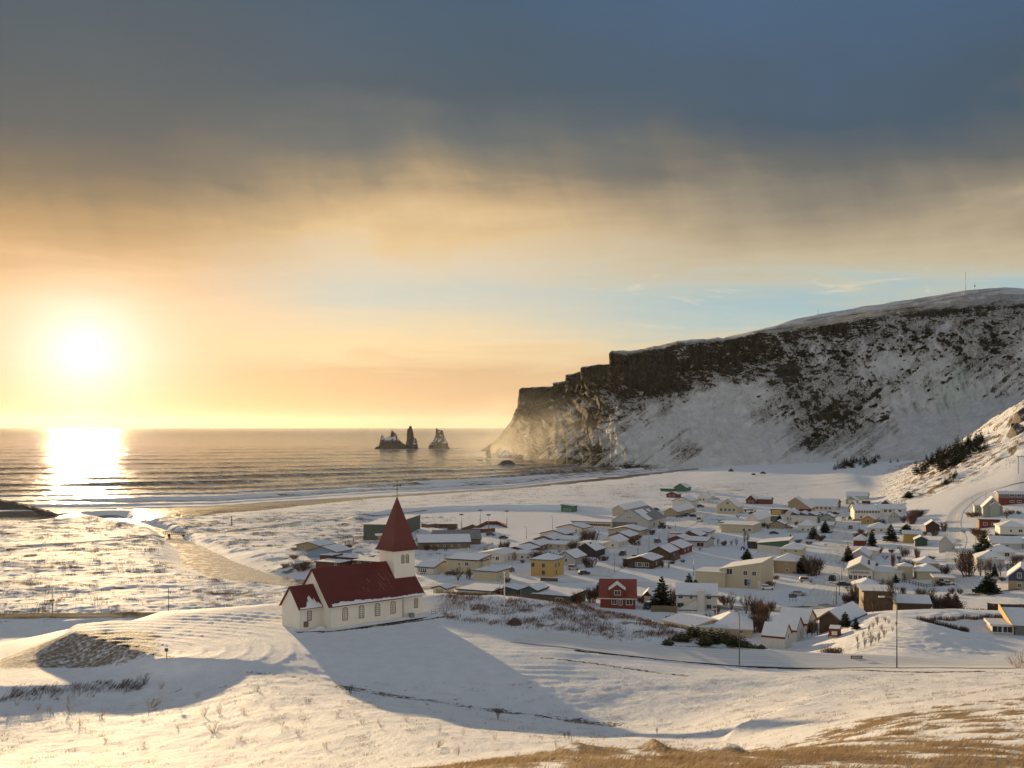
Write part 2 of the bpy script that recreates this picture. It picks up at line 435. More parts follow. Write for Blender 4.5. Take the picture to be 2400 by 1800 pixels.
GZ += FLAT * 0.7 * fbm(GX / 60.0, GY / 34.0, 2, 12)
GZ += DUNE * 0.7 * fbm(GX / 42.0, GY / 26.0, 4, 15)
GZ += HILLR * (3.2 * fbm((GX + GY * 0.35) / 42.0, (GY - GX * 0.3) / 60.0, 5, 21, ridged=True) + 1.1 * fbm(GX / 9.0, GY / 9.0, 4, 22))
FIELD = zone(1350, 2030, 820, 1350, 60, 60)
GZ += FIELD * (0.9 * fbm(GX / 45.0, GY / 40.0, 4, 23) + 0.5 * np.maximum(fbm(GX / 16.0, GY / 12.0, 3, 24), 0))
GZ += KNOLL * 0.5 * fbm(GX / 6.0, GY / 6.0, 4, 31)
NEARG = (1 - sstep(62, 85, GY)) * sstep(-60, 20, PV - np.interp(GU, [-1400, 700, 950, 1340, 1700, 1850, 2000, 2200, 2400, 3000], [1960, 1860, 1798, 1768, 1772, 1752, 1700, 1640, 1600, 1560]))
hum = fbm(GX / 1.1 + 0.4 * GY / 3, GY / 2.6, 4, 41)
GZ += NEARG * (0.05 * hum + 0.10 * fbm(GX / 4.0, GY / 6.0, 3, 43)) * (1 + 1.6 * sstep(22, 40, GY))
# three snow-capped hummocks on the near brow
for (hx, hy, hr, hh) in ((1.25, 20.3, 0.30, 0.16), (1.75, 20.6, 0.75, 0.12), (2.75, 20.6, 0.20, 0.19), (3.3, 20.8, 0.7, 0.08), (3.95, 20.6, 0.30, 0.16), (4.25, 20.7, 0.26, 0.15), (0.7, 19.8, 0.5, 0.08)):
    rr = np.hypot((GX - hx) / hr, (GY - hy) / 0.9) + 0.35 * fbm(GX / 0.5, GY / 0.8, 3, 47)
    GZ += hh * np.exp(-np.abs(rr) ** 2.0)
FORES = FORE * (1 - NEARG) * sstep(60, 80, GY)
GZ += FORES * 0.22 * fbm(GX / 9.0, GY / 6.0, 4, 45)
GZ += FORES * 0.055 * fbm((GX + 0.3 * GY) / 2.6, GY / 0.9, 3, 48)
GZ += FORES * 0.07 * fbm(GX / 1.6, GY / 1.2, 3, 46)
GZ += MOUND * (0.35 * fbm(GX / 5.0, GY / 5.0, 4, 51) + 0.13 * fbm(GX / 1.5, GY / 1.8, 3, 52))
# wheel ruts on the car park and the churned snow right of it
rut = np.sin(6.283 * (GY - 0.012 * (GX - 8) ** 2) / 2.6 + 2.0 * fbm(GX / 14.0, GY / 9.0, 2, 55))
GZ += PARK * sstep(640, 800, GU) * (0.06 * np.maximum(rut, 0) ** 2 * sstep(-0.2, 0.3, fbm(GX / 16.0, GY / 8.0, 2, 56)) + 0.07 * fbm(GX / 18, GY / 2.2, 3, 57))
cx_, cy_ = -58.0, 150.0
rad_ = np.hypot(GX - cx_, (GY - cy_) * 1.4)
GZ += zone(200, 700, 146, 182, 30, 4) * 0.075 * np.maximum(np.sin(rad_ * 6.283 / 3.3 + 1.5 * fbm(GX / 25, GY / 25, 2, 58)), 0) ** 2
# wind drift shapes in the gully below the car park
for (u0, y0, u1, y1, w, h) in ((1700, 82, 1935, 99, 2.2, 0.75), (1800, 98, 2130, 121, 2.0, 0.55), (1860, 112, 2200, 133, 1.6, 0.35)):
    ax, ay = (u0 - 1200) / F * y0, y0; bx, by = (u1 - 1200) / F * y1, y1
    d_ = np.hypot(bx - ax, by - ay); tx, ty = (bx - ax) / d_, (by - ay) / d_
    s_ = ((GX - ax) * tx + (GY - ay) * ty) / d_
    q_ = (GX - ax) * ty - (GY - ay) * tx                 # positive to the right of the crest
    q_ = q_ + 1.2 * np.sin(s_ * 5.0)
    prof = np.where(q_ < 0, np.exp(-np.abs(q_) / 0.5), np.exp(-np.abs(q_) / (w * 2.2)))
    GZ += h * prof * sstep(-0.05, 0.25, s_) * (1 - sstep(0.75, 1.05, s_))
# river bed
RIV = [(520, 680, 'x')]
def gp(u, v, z):
    Y = (CAMZ - z) * F / (v - HZ)
    return ((u - 1200) / F * Y, Y)
river_c = [gp(*p) for p in ((250, 1213, 0.2), (300, 1222, 1.6), (352, 1232, 2.2), (385, 1243, 2.4), (415, 1262, 2.6), (455, 1286, 2.8), (500, 1322, 3.0), (560, 1345, 3.2), (640, 1358, 3.4), (740, 1372, 3.6), (900, 1380, 4.0))]
river_w = [12, 9, 6, 5.5, 8, 11, 18, 17, 15, 14, 12]
rd = polydist(GX, GY, river_c)
rw = np.interp(GY, [p[1] for p in river_c][::-1], river_w[::-1])
chan = (1 - sstep(0.40, 1.7, rd / (rw * 0.9 + 1e-6))) * zone(-200, 900, 300, 720, 80, 20)
zriv = np.interp(GY, [330, 420, 520, 600, 660, 705], [3.4, 2.6, 1.9, 1.5, 1.1, 0.4])
GZ = GZ * (1 - chan) + (zriv - 0.5) * chan
# sports ground: level oval with a raised rim
oy, ox = 624.0, -8.0
orr = np.hypot((GX - ox) / 78.0, (GY - oy) / 76.0)
ins = 1 - sstep(0.92, 1.02, orr)
GZ = GZ * (1 - ins) + 4.2 * ins
GZ += 1.5 * np.exp(-((orr - 1.06) / 0.05) ** 2) * sstep(560, 610, GY + GX * 0.2)
lg = [gp(*p) for p in ((-260, 1222, 1.2), (-120, 1221, 1.2), (10, 1219, 1.2))]
lgd = polydist(GX, GY, lg)
lgc = 1 - sstep(14, 44, lgd)
GZ = GZ * (1 - lgc) + 0.3 * lgc

def ground(x, y):
    """height of the land at a world point"""
    x = np.asarray(x, float); y = np.asarray(y, float)
    u = 1200 + F * x / wfun(y)
    a = np.clip(np.interp(y, gy, np.arange(len(gy))), 0, len(gy) - 1.001)
    b = np.clip(np.interp(u, gu, np.arange(len(gu))), 0, len(gu) - 1.001)
    i = a.astype(int); j = b.astype(int); fa = a - i; fb = b - j
    return (GZ[i, j] * (1 - fa) * (1 - fb) + GZ[i + 1, j] * fa * (1 - fb) + GZ[i, j + 1] * (1 - fa) * fb + GZ[i + 1, j + 1] * fa * fb)
def hit(u, v, ymin=290.0, ymax=1400.0):
    """the first land point along a sight line, beyond ymin"""
    ys = np.concatenate([np.arange(ymin, 300, 0.2), np.arange(max(ymin, 300), ymax, 0.8)])
    xs = (u - 1200) / F * ys
    zs = CAMZ - (v - HZ) / F * ys
    g = ground(xs, ys)
    d = zs - g
    k = np.where((d[:-1] > 0) & (d[1:] <= 0))[0]
    if len(k):
        i = k[0]; f_ = d[i] / (d[i] - d[i + 1])
        y = ys[i] + f_ * (ys[i + 1] - ys[i])
    else:
        i = int(np.argmin(np.abs(d))); y = ys[i]
    x = (u - 1200) / F * y
    return Vector((x, y, float(ground(x, y))))

# ground cover weights ----------------------------------------------------------
PV = HZ + (CAMZ - GZ) * F / np.maximum(GY, 4.0)
pat = fbm(GX / 7.0, GY / 5.0, 4, 61)
pat2 = fbm(GX / 30.0, GY / 18.0, 4, 62)
grass = NEARG * sstep(-0.15, 0.35, hum + 0.35 * fbm(GX / 7.0, GY / 14.0, 3, 63) + 0.34 * (1 - sstep(18, 30, GY)) * (1 - sstep(3.0, 9.0, GX)) + 0.02)
grass = np.maximum(grass, FLAT * 0.72 * sstep(0.0, 0.45, fbm(GX / 4.5, GY / 4.0, 4, 68) + 0.6 * pat2))
grass = np.maximum(grass, KNOLL * 0.62 * sstep(-0.1, 0.4, fbm(GX / 2.6, GY / 2.6, 4, 70)))
grass = np.maximum(grass, HILLR * 0.8 * sstep(-0.12, 0.3, fbm(GX / 4.5, GY / 8.0, 4, 64) + 0.3 * fbm(GX / 40, GY / 60, 2, 59)))
grass = np.maximum(grass, DUNE * 0.5 * sstep(0.05, 0.4, fbm(GX / 25.0, GY / 9.0, 4, 65)))
grass = np.maximum(grass, MOUND * 0.4 * sstep(0.05, 0.4, pat))
# bare streaked face of the embankment at the corner of the car park
EMB = zone(-20, 380, 148, 166.5, 25, 2)
embs = EMB * sstep(1472, 1482, PV) * (1 - sstep(1563, 1571, PV)) * (1 - sstep(380, 410, GU))
grass = np.maximum(grass, FORES * 0.55 * sstep(0.22, 0.5, fbm(GX / 3.0, GY / 2.2, 4, 67)))
# earth: the ditch below the car park, verges of the descending road, wet dark sand at the shore
earth = np.zeros_like(GZ)
def band(pts, w, k=1.0, zf=None, nz=0.5, seed=71):
    global earth
    P = [(q[0], q[1]) for q in pts]
    d_ = polydist(GX, GY, P) + w * nz * fbm(GX / 3.0, GY / 3.0, 3, seed)
    b = k * (1 - sstep(0.5 * w, w, d_)) if nz < 0.7 else k * np.clip(1 - d_ / w, 0, 1)
    earth = np.maximum(earth, b)
SCR = {}
def line(pts, ymin):
    return [tuple(hit(u, v, ymin)[:2]) for u, v in pts]
band(line([(780, 1606), (900, 1628), (1100, 1656), (1280, 1680), (1440, 1697)], 110), 3.6, 0.58, nz=0.75)
band(line([(560, 1575), (680, 1584), (780, 1606)], 110), 1.6, 0.5, nz=0.8)
band(line([(1358, 1526), (1500, 1540), (1640, 1553), (1733, 1561), (1900, 1568), (2050, 1572), (2300, 1574)], 120), 0.9, 0.95, seed=72)
band(line([(1270, 1542), (1400, 1556), (1520, 1574), (1610, 1584)], 120), 0.45, 0.9, seed=73)
band(line([(1440, 1507), (1657, 1518), (1900, 1531), (2100, 1540), (2270, 1559)], 120), 0.4, 0.9, seed=74)
grass = np.maximum(grass, embs * (0.60 + 0.42 * fbm((GX * 0.8 + GY * 0.5) / 5.0, (GY * 0.8 - GX * 0.6) / 0.55, 4, 66) + 0.12 * fbm(GX / 0.7, GY / 0.7, 2, 77)))
band(line([(180, 1480), (280, 1508), (375, 1537), (405, 1540)], 120), 0.7, 0.8, seed=76)
band(line([(700, 1482), (800, 1478), (1000, 1452), (1040, 1446)], 120), 0.5, 0.9, seed=77)
sea_y = np.interp(GU, [-1400, 0, 240, 500, 850, 1200, 1450, 1530, 1560], np.array([475, 485, 500, 515, 590, 680, 830, 900, 930]) * K)
lowv = np.interp(GU, [150, 200, 330, 420, 600, 850, 1000, 1200, 1450, 1560, 1640], [1196, 1221, 1223, 1213, 1197, 1171, 1160, 1147, 1123, 1108, 1100])
sand = (1 - sstep(-2.0, 1.5, PV - lowv + 2.5 * fbm(GX / 14.0, GY / 30.0, 3, 69))) * (GU < 1640) * sstep(290, 335, GU) * sstep(600, 660, GY)
sand = np.maximum(sand, (1 - sstep(0.5, 1.3, GZ + 0.2 * pat2)) * (GU < 1640) * sstep(600, 660, GY))
sand = np.maximum(sand, 0.75 * (1 - sstep(38, 52, lgd + 6 * pat2)) * (GY < 690) * sstep(640, 646, GY + 4 * pat))
earth = np.clip(earth, 0, 1)
lag = zone(-500, 150, 640, 700, 20, 8)

snow_m, n, b = new_mat('snow_ground')
geo = n.n('ShaderNodeNewGeometry')
pos = geo.outputs['Position']
ag = n.n('ShaderNodeAttribute', attribute_name='grass').outputs['Fac']
ae = n.n('ShaderNodeAttribute', attribute_name='earth').outputs['Fac']
asd = n.n('ShaderNodeAttribute', attribute_name='sand').outputs['Fac']
mp = n.n('ShaderNodeMapping', i_0=pos); mp.inputs['Scale'].default_value = (1.0, 0.8, 1.0)
nf = n.noise(mp.outputs[0], 2.2, 5.0, 0.65)
nm = n.noise(mp.outputs[0], 0.5, 4.0, 0.6)
ncol = n.noise(pos, 0.15, 3.0, 0.5)
snowc = n.mix(n.mr(nm, 0.3, 0.7), (0.80, 0.81, 0.84, 1), (0.88, 0.88, 0.89, 1))
gcol = n.ramp(n.m('ADD', n.m('MULTIPLY', nf, 0.7), n.m('MULTIPLY', ncol, 0.3)),
              [(0.25, (0.10, 0.065, 0.042, 1)), (0.5, (0.22, 0.155, 0.095, 1)), (0.75, (0.36, 0.27, 0.175, 1))])
gm = n.mr(n.m('ADD', ag, n.m('SUBTRACT', nf, 0.5)), 0.33, 0.72)
c = n.mix(gm, snowc, gcol)
em = n.mr(n.m('ADD', ae, n.m('MULTIPLY', n.m('SUBTRACT', nf, 0.5), 1.4)), 0.42, 0.62)
c = n.mix(em, c, n.mix(nf, (0.035, 0.024, 0.017, 1), (0.12, 0.085, 0.06, 1)))
sm_ = n.mr(n.m('ADD', asd, n.m('MULTIPLY', n.m('SUBTRACT', nm, 0.5), 0.5)), 0.4, 0.6)
c = n.mix(sm_, c, n.mix(nm, (0.07, 0.05, 0.032, 1), (0.15, 0.11, 0.07, 1)))
n.set(b.inputs['Base Color'], c)
n.set(b.inputs['Roughness'], n.mr(sm_, 0, 1, 0.75, 0.3))
b.inputs['Specular IOR Level'].default_value = 0.25
bn = n.n('ShaderNodeBump', i_Height=n.m('ADD', nf, n.m('MULTIPLY', n.noise(mp.outputs[0], 9.0, 3.0, 0.6), 0.35)))
bn.inputs['Strength'].default_value = 0.7; bn.inputs['Distance'].default_value = 0.22
n.set(b.inputs['Normal'], bn.outputs[0])

V = np.stack([GX, GY, GZ], -1).reshape(-1, 3)
me = np_mesh('ground', V, grid_faces(len(gy), len(gu)), [snow_m], True,
             {'grass': grass, 'earth': earth, 'sand': sand})
land = link('ground', me); tag(land, kind='structure')

# ------------------------------------------------------------------ sea
su = np.concatenate([np.arange(-1600, -100, 50), np.arange(-100, 1800, 6), np.arange(1800, 3900, 60)]).astype(float)
sy = np.concatenate([np.arange(640, 1000, 1.6), np.arange(1000, 1600, 3.0), np.arange(1600, 3200, 9), np.geomspace(3200, 12000, 130)[:-1], np.geomspace(12000, 45000, 50)])
SU, SY = np.meshgrid(su, sy)
SX = (SU - 1200.0) / F * SY
shore = np.interp(SU, [-1600, 0, 240, 500, 850, 1200, 1450, 1530, 1700], np.array([470, 490, 500, 515, 588, 676, 825, 890, 960]) * K)
dsh = (SY - shore) * 0.82
wob = 16 * fbm(SX / 130.0, SY / 160.0, 3, 81) * sstep(0, 60, dsh) + 5 * fbm(SX / 30.0, SY / 40.0, 2, 82)
dw = dsh + wob
SZ = np.zeros_like(SX); foam = np.zeros_like(SX)
for i, (d0, w_, h_, fo) in enumerate(((14, 5, 0.5, 1.0), (45, 8, 1.1, 1.0), (88, 11, 1.9, 1.0), (140, 13, 2.3, 0.9), (200, 15, 2.6, 0.6), (275, 18, 2.3, 0.35), (370, 22, 2.2, 0.22), (480, 26, 1.9, 0.12), (610, 30, 1.7, 0.0), (760, 34, 1.6, 0.0), (930, 38, 1.5, 0.0), (1130, 44, 1.4, 0.0), (1350, 50, 1.3, 0), (1600, 55, 1.3, 0))):
    q = dw - d0
    along = 0.35 + 0.65 * sstep(-0.3, 0.25, fbm(SX / 170.0 + i * 5.3, SY / 500.0, 3, 90 + i))
    pr = np.where(q < 0, np.exp(-(q / (0.45 * w_)) ** 2), np.exp(-(q / (1.25 * w_)) ** 2))
    SZ += 1.2 * h_ * along * pr
    br = along * fo * sstep(-0.25, 0.2, fbm(SX / 60.0 + 9 * i, SY / 300.0, 3, 120 + i) + (fo - 0.6))
    foam = np.maximum(foam, 1.1 * br * np.where(q < 0, np.exp(-(q / (1.3 * w_)) ** 2), np.exp(-(q / (0.5 * w_)) ** 2)) - 0.25 * np.exp(-((q + 2.2 * w_) / w_) ** 2))
foam = np.maximum(foam, 0.85 * (1 - sstep(30, 110, dw)))
foam = np.maximum(foam, 0.55 * (1 - sstep(90, 330, dw)))
foam = np.maximum(foam, 0.20 + 0.16 * (1 - sstep(300, 900, dw)))
far = 1 - sstep(9000, 20000, SY)
SZ += far * (0.55 * fbm(SX / 40.0, SY / 16.0, 3, 84) * sstep(20, 200, dsh) + 0.25 * fbm(SX / 9.0, SY / 7.0, 3, 85) * (1 - sstep(1500, 3000, SY)))
SZ += 0.10 * fbm(SX / 5.0, SY / 5.0, 3, 86) * foam
# white water around the stacks and the foot of the headland
for (u, Yk, r) in ((935, 2790, 80), (1030, 2790, 70), (1140, 2450, 90), (1190, 1950, 80)):
    foam = np.maximum(foam, 0.75 * np.exp(-np.hypot((SX - (u - 1200) / F * Yk) / r, (SY - Yk) / (r * 1.6)) ** 2))
foam = np.maximum(foam, 0.8 * zone.__call__(0, 0, 0, 0)[0, 0])
water_m, n, b = new_mat('sea_water')
geo = n.n('ShaderNodeNewGeometry'); pos = geo.outputs['Position']
af = n.n('ShaderNodeAttribute', attribute_name='foam').outputs['Fac']
mp = n.n('ShaderNodeMapping', i_0=pos); mp.inputs['Scale'].default_value = (0.35, 1.0, 1.0)
mpw = n.n('ShaderNodeMapping', i_0=pos); mpw.inputs['Scale'].default_value = (0.07, 1.0, 1.0)
nfm = n.noise(mp.outputs[0], 0.16, 6.0, 0.68, 0.6)
fm = n.mr(n.m('ADD', af, n.m('MULTIPLY', n.m('SUBTRACT', nfm, 0.5), 1.7)), 0.34, 0.66)
c = n.mix(fm, (0.13, 0.094, 0.052, 1), (0.82, 0.82, 0.83, 1))
n.set(b.inputs['Base Color'], c)
rgy = n.mr(n.n('ShaderNodeSeparateXYZ', i_0=pos).outputs[1], 1200.0, 9000.0, 0.10, 0.20)
n.set(b.inputs['Roughness'], n.mr(fm, 0, 1, rgy, 0.85))
b.inputs['IOR'].default_value = 1.33; b.inputs['Specular IOR Level'].default_value = 0.22
w1 = n.noise(mpw.outputs[0], 0.05, 4.0, 0.6, 0.4)
w2 = n.noise(mpw.outputs[0], 0.4, 4.0, 0.6)
bn = n.n('ShaderNodeBump', i_Height=n.m('ADD', n.m('MULTIPLY', w1, 4.5), n.m('MULTIPLY', w2, 1.0)))
bn.inputs['Strength'].default_value = 0.9; bn.inputs['Distance'].default_value = 1.0
n.set(b.inputs['Normal'], bn.outputs[0])
me = np_mesh('sea', np.stack([SX, SY, SZ], -1).reshape(-1, 3), grid_faces(len(sy), len(su)), [water_m], True, {'foam': np.clip(foam, 0, 1)})
sea = link('sea', me); tag(sea, kind='structure')

# ------------------------------------------------------------------ table mountain
cu = np.concatenate([np.arange(1128, 1240, 1.0), np.arange(1240, 2450, 2.0), np.arange(2450, 3900, 25)]).astype(float)
cu = np.sort(np.concatenate([cu, [1301.45, 1301.55, 1328.45, 1328.55, 1364.45, 1364.55, 1430.45, 1430.55]]))
def crow(st):
    us = [s[0] for s in st]
    y = np.interp(cu, us, [s[1] * K for s in st]); z = np.interp(cu, us, [s[3] if len(s) > 3 else zr(s[1] * K, s[2]) for s in st])
    return y, z
CR = [
 crow([(1128, 1690, 0, -12), (1165, 1440, 0, -12), (1200, 1270, 0, -12), (1300, 1060, 0, -12), (1450, 960, 0, -12), (1600, 920, 0, -6), (1900, 880, 0, -2), (2100, 830, 0, 0), (2400, 740, 0, 10), (3900, 600, 0, 10)]),
 crow([(1128, 1720, 1060), (1140, 1700, 1056), (1165, 1500, 1064), (1200, 1310, 1074), (1300, 1100, 1089), (1450, 990, 1099), (1600, 965, 1098), (1750, 960, 1096), (1900, 950, 1092), (2000, 935, 1080), (2100, 900, 1060), (2200, 880, 1046), (2400, 820, 1000), (3900, 700, 1000)]),
 crow([(1128, 1722, 1058), (1140, 1705, 1053), (1165, 1530, 1050), (1200, 1390, 1040), (1225, 1340, 1022), (1300, 1230, 1005), (1380, 1170, 1000), (1434, 1120, 990), (1520, 1090, 975), (1600, 1080, 965), (1700, 1080, 960), (1800, 1075, 970), (1870, 1050, 1000), (1900, 1030, 1035), (1950, 1020, 1030), (2050, 1010, 990), (2150, 1000, 970), (2250, 985, 950), (2400, 950, 920), (3900, 850, 900)]),
 crow([(1128, 1724, 1056), (1140, 1710, 1050), (1165, 1540, 1040), (1200, 1420, 1000), (1222, 1400, 958), (1300, 1345, 950), (1314, 1330, 945), (1342, 1290, 935), (1352, 1275, 925), (1380, 1240, 915), (1412, 1215, 905), (1452, 1170, 930), (1480, 1160, 935), (1560, 1150, 925), (1600, 1145, 895), (1650, 1150, 870), (1750, 1155, 850), (1860, 1150, 840), (1960, 1130, 830), (2100, 1090, 810), (2200, 1070, 790), (2400, 1030, 770), (3900, 930, 740)]),
 crow([(1128, 1726, 1055), (1140, 1715, 1046), (1160, 1560, 1034), (1180, 1480, 1011), (1200, 1450, 985), (1213, 1440, 955), (1222, 1432, 913), (1226, 1430, 910), (1301.47, 1385, 906), (1301.53, 1375, 899), (1328.47, 1365, 896), (1328.53, 1320, 880), (1364.47, 1305, 872), (1364.53, 1262, 861), (1430.47, 1240, 853), (1430.53, 1190, 827), (1464, 1180, 833), (1520, 1180, 824), (1587, 1175, 806), (1640, 1172, 803), (1700, 1170, 799), (1776, 1175, 781), (1852, 1180, 777), (1978, 1170, 756), (2048, 1160, 744), (2175, 1130, 730), (2301, 1105, 718), (2400, 1085, 715), (3900, 1000, 690)]),
 crow([(1128, 1728, 1055), (1140, 1720, 1046), (1160, 1575, 1033), (1180, 1500, 1010), (1200, 1475, 984), (1213, 1465, 954), (1222, 1455, 911), (1301.47, 1415, 904), (1301.53, 1405, 897), (1328.47, 1395, 894), (1328.53, 1350, 878), (1364.47, 1335, 870), (1364.53, 1300, 859), (1430.47, 1280, 851), (1430.53, 1240, 823), (1511, 1240, 817), (1587, 1245, 798), (1695, 1260, 791), (1776, 1290, 774), (1877, 1350, 745), (2016, 1400, 720), (2175, 1440, 695), (2263, 1450, 680), (2349, 1450, 673), (2400, 1450, 676), (3000, 1450, 700), (3900, 1450, 720)]),
 crow([(1128, 1760, 0, -20), (1200, 1600, 0, 20), (1222, 1620, 0, 100), (1434, 1500, 0, 150), (1776, 1600, 0, 220), (2400, 1800, 0, 300), (3900, 1800, 0, 250)]),
]
for k_ in range(4):
    a_, b_ = CR[k_]
    for _ in range(420 if k_ < 3 else 60):
        a_ = np.concatenate([a_[:1], (a_[:-2] + 2 * a_[1:-1] + a_[2:]) / 4, a_[-1:]]); b_ = np.concatenate([b_[:1], (b_[:-2] + 2 * b_[1:-1] + b_[2:]) / 4, b_[-1:]])
    w_ = sstep(1185, 1235, cu)
    CR[k_] = (CR[k_][0] * (1 - w_) + a_ * w_, CR[k_][1] * (1 - w_) + b_ * w_)
sub = [14, 80, 90, 80, 60, 10]
Y_, Z_, ROCK, TT = [], [], [], []
rk = [0.26, 0.27, 0.46, 0.56, 0.80, 0.0, 0.0]
for i in range(len(CR) - 1):
    for s in range(sub[i]):
        f_ = s / sub[i]
        ff = f_
        rp = f_ if i != 3 else f_ ** np.interp(cu, [1440, 1580, 1700, 1850, 2400], [1, 1, 2.2, 3.2, 3.5])
        Y_.append(CR[i][0] * (1 - ff) + CR[i + 1][0] * ff); Z_.append(CR[i][1] * (1 - f_) + CR[i + 1][1] * f_)
        ROCK.append(np.full(len(cu), rk[i]) * (1 - rp) + rk[i + 1] * rp); TT.append(i + f_)
Y_.append(CR[-1][0]); Z_.append(CR[-1][1]); ROCK.append(np.zeros(len(cu))); TT.append(6.0)
Y_, Z_, ROCK = np.array(Y_), np.array(Z_), np.array(ROCK)
TT = np.array(TT)[:, None]
for _ in range(0):
    Y_[:, 1:-1] = (Y_[:, :-2] + 2 * Y_[:, 1:-1] + Y_[:, 2:]) / 4; Z_[:, 1:-1] = (Z_[:, :-2] + 2 * Z_[:, 1:-1] + Z_[:, 2:]) / 4
X_ = (cu - 1200)[None, :] / F * Y_
S_ = cu[None, :] * 0.75 + 0 * Y_            # metres along the wall, roughly
wface = sstep(0.7, 1.6, TT) * (1 - sstep(3.9, 4.08, TT))
wtal = sstep(0.9, 1.3, TT) * (1 - sstep(2.4, 3.2, TT))
wleft = sstep(1150, 1240, cu)[None, :]
wx = S_ + 14 * fbm(S_ / 60, Z_ / 60, 3, 201); wz = Z_ + 12 * fbm(S_ / 50, Z_ / 50, 3, 202)
gul = fbm(wx / 46.0 + Z_ / 140.0, Z_ / 260.0, 4, 203, ridged=True)        # spurs and chutes running downhill
crag = fbm((wx + 0.5 * wz) / 30.0, wz / 44.0, 6, 204, gain=0.6, ridged=True)
strata = fbm(wx / 120.0, wz / 7.0, 3, 205)
blk = fbm(wx / 15.0, wz / 13.0, 5, 206, gain=0.6)
colm = fbm(wx / 8.0, wz / 90.0, 3, 208, ridged=True)
topf = sstep(2.7, 3.2, TT) * (1 - sstep(3.95, 4.05, TT))
midc = sstep(1.0, 1.7, TT) * (1 - sstep(3.0, 3.6, TT))
d_ = wleft * (wtal * (3.5 + 15.0 * sstep(1380, 1500, cu)[None, :]) * gul + midc * 8.0 * crag + midc * 9 * blk + topf * (12.0 * crag + 9 * colm + 5.0 * blk) + wface * 2.4 * strata)
Y_ = Y_ - d_; X_ = X_ - 0.3 * d_
Z_ = Z_ + wleft * (midc * 1.5 * crag + wface * 1.2 * strata + 1.2 * fbm(S_ / 14.0, (Z_ + Y_) / 18.0, 4, 207) * (TT < 4.2))
Z_ += wleft * 3.5 * fbm(S_ / 16.0, S_ * 0 + 3.0, 4, 215) * sstep(3.3, 3.9, TT) * (1 - sstep(4.8, 5.6, TT)) * (cu[None, :] < 1700)
Z_ += (sstep(4.1, 4.6, TT) * (1 - sstep(5.6, 6, TT))) * 2.0 * fbm(X_ / 50.0, Y_ / 50.0, 4, 209)
# rock weight: cliffs dark, aprons snowy with streaks of scree
rockw = ROCK + 0.24 * (1 - sstep(1400, 1470, cu))[None, :] * sstep(0.1, 0.7, TT) * (TT < 3.9) - sstep(1750, 2250, cu)[None, :] * 0.22 * sstep(2.2, 3, TT) * (1 - sstep(3.7, 3.95, TT)) + 0.30 * fbm(wx / 70.0, wz / 45.0, 4, 211) + (0.34 + 0.22 * topf) * fbm(wx / 16.0, wz / 26.0, 5, 212, gain=0.6) * (TT > 1.2) + 0.34 * sstep(4.15, 4.4, TT) * sstep(-0.1, 0.4, fbm(X_ / 120.0, (Y_ - 0.4 * X_) / 45.0, 4, 216)) + 0.16 * gul * wtal
for (u_, v_, ru, rv, k) in ((1612, 1055, 40, 28, 0.6), (1890, 1038, 36, 20, 0.6), (1900, 985, 40, 40, 0.15), (1970, 960, 90, 60, 0.12), (1520, 875, 80, 55, 0.40), (1650, 845, 60, 30, 0.25), (1770, 825, 60, 30, 0.2), (1848, 880, 34, 34, 0.4), (2000, 1010, 60, 40, 0.12), (2328, 800, 30, 26, 0.45), (1590, 905, 60, 14, 0.4), (1730, 872, 70, 12, 0.35), (1650, 950, 60, 22, -0.35), (1740, 920, 60, 22, -0.35), (1560, 1000, 50, 16, -0.2), (2000, 770, 200, 12, 0.3), (2250, 735, 160, 12, 0.35), (1300, 1082, 110, 7, 0.5), (1185, 1030, 50, 40, 0.38), (1255, 1000, 50, 45, 0.34), (1240, 1050, 40, 20, 0.25), (1330, 1030, 50, 40, 0.2), (1390, 1000, 30, 50, 0.15), (1480, 1095, 60, 6, 0.6), (2300, 800, 60, 40, 0.2), (1395, 1055, 30, 14, 0.3),
                             (1700, 1010, 60, 40, -0.3), (1780, 1040, 70, 30, -0.3), (1500, 1050, 60, 30, -0.12), (2150, 950, 90, 60, -0.3), (2280, 960, 70, 50, -0.35), (1720, 930, 60, 22, -0.2), (2080, 855, 50, 25, -0.2)):
    pv = HZ + (CAMZ - Z_) * F / Y_
    pu = 1200 + X_ * F / Y_
    rockw = rockw + k * np.exp(-((pu - u_) / ru) ** 2 - ((pv - v_) / rv) ** 2)
stk = fbm((0.6 * pu + 0.8 * pv) / 11.0 + 0.5 * fbm(pu / 60.0, pv / 60.0, 2, 217), (0.8 * pu - 0.6 * pv) / 150.0, 4, 218)
tal = (1 - sstep(2.0, 3.1, TT)) * sstep(0.9, 1.2, TT) * wleft
rockw = rockw + tal * (0.55 * stk - 0.12 - 0.12 * sstep(1450, 1560, pu) * (1 - sstep(1780, 1860, pu)) - 0.16 * sstep(2080, 2180, pu))
green = np.exp(-((pu - 2260) / 90) ** 2 - ((pv - 900) / 70) ** 2) * sstep(-0.1, 0.3, fbm(wx / 60, wz / 60, 3, 214))
mt_m, n, b = new_mat('basalt_and_snow')
geo = n.n('ShaderNodeNewGeometry'); pos = geo.outputs['Position']
ar = n.n('ShaderNodeAttribute', attribute_name='rock').outputs['Fac']
agr = n.n('ShaderNodeAttribute', attribute_name='green').outputs['Fac']
nn = n.n('ShaderNodeSeparateXYZ', i_0=geo.outputs['Normal'])
mp = n.n('ShaderNodeMapping', i_0=pos); mp.inputs['Scale'].default_value = (1, 1, 0.55); mp.inputs['Rotation'].default_value = (0, math.radians(25), 0)
n1 = n.noise(mp.outputs[0], 0.06, 7.0, 0.74, 0.6)
n2 = n.noise(mp.outputs[0], 0.4, 5.0, 0.75)
n0 = n.noise(pos, 0.014, 3.0, 0.5)
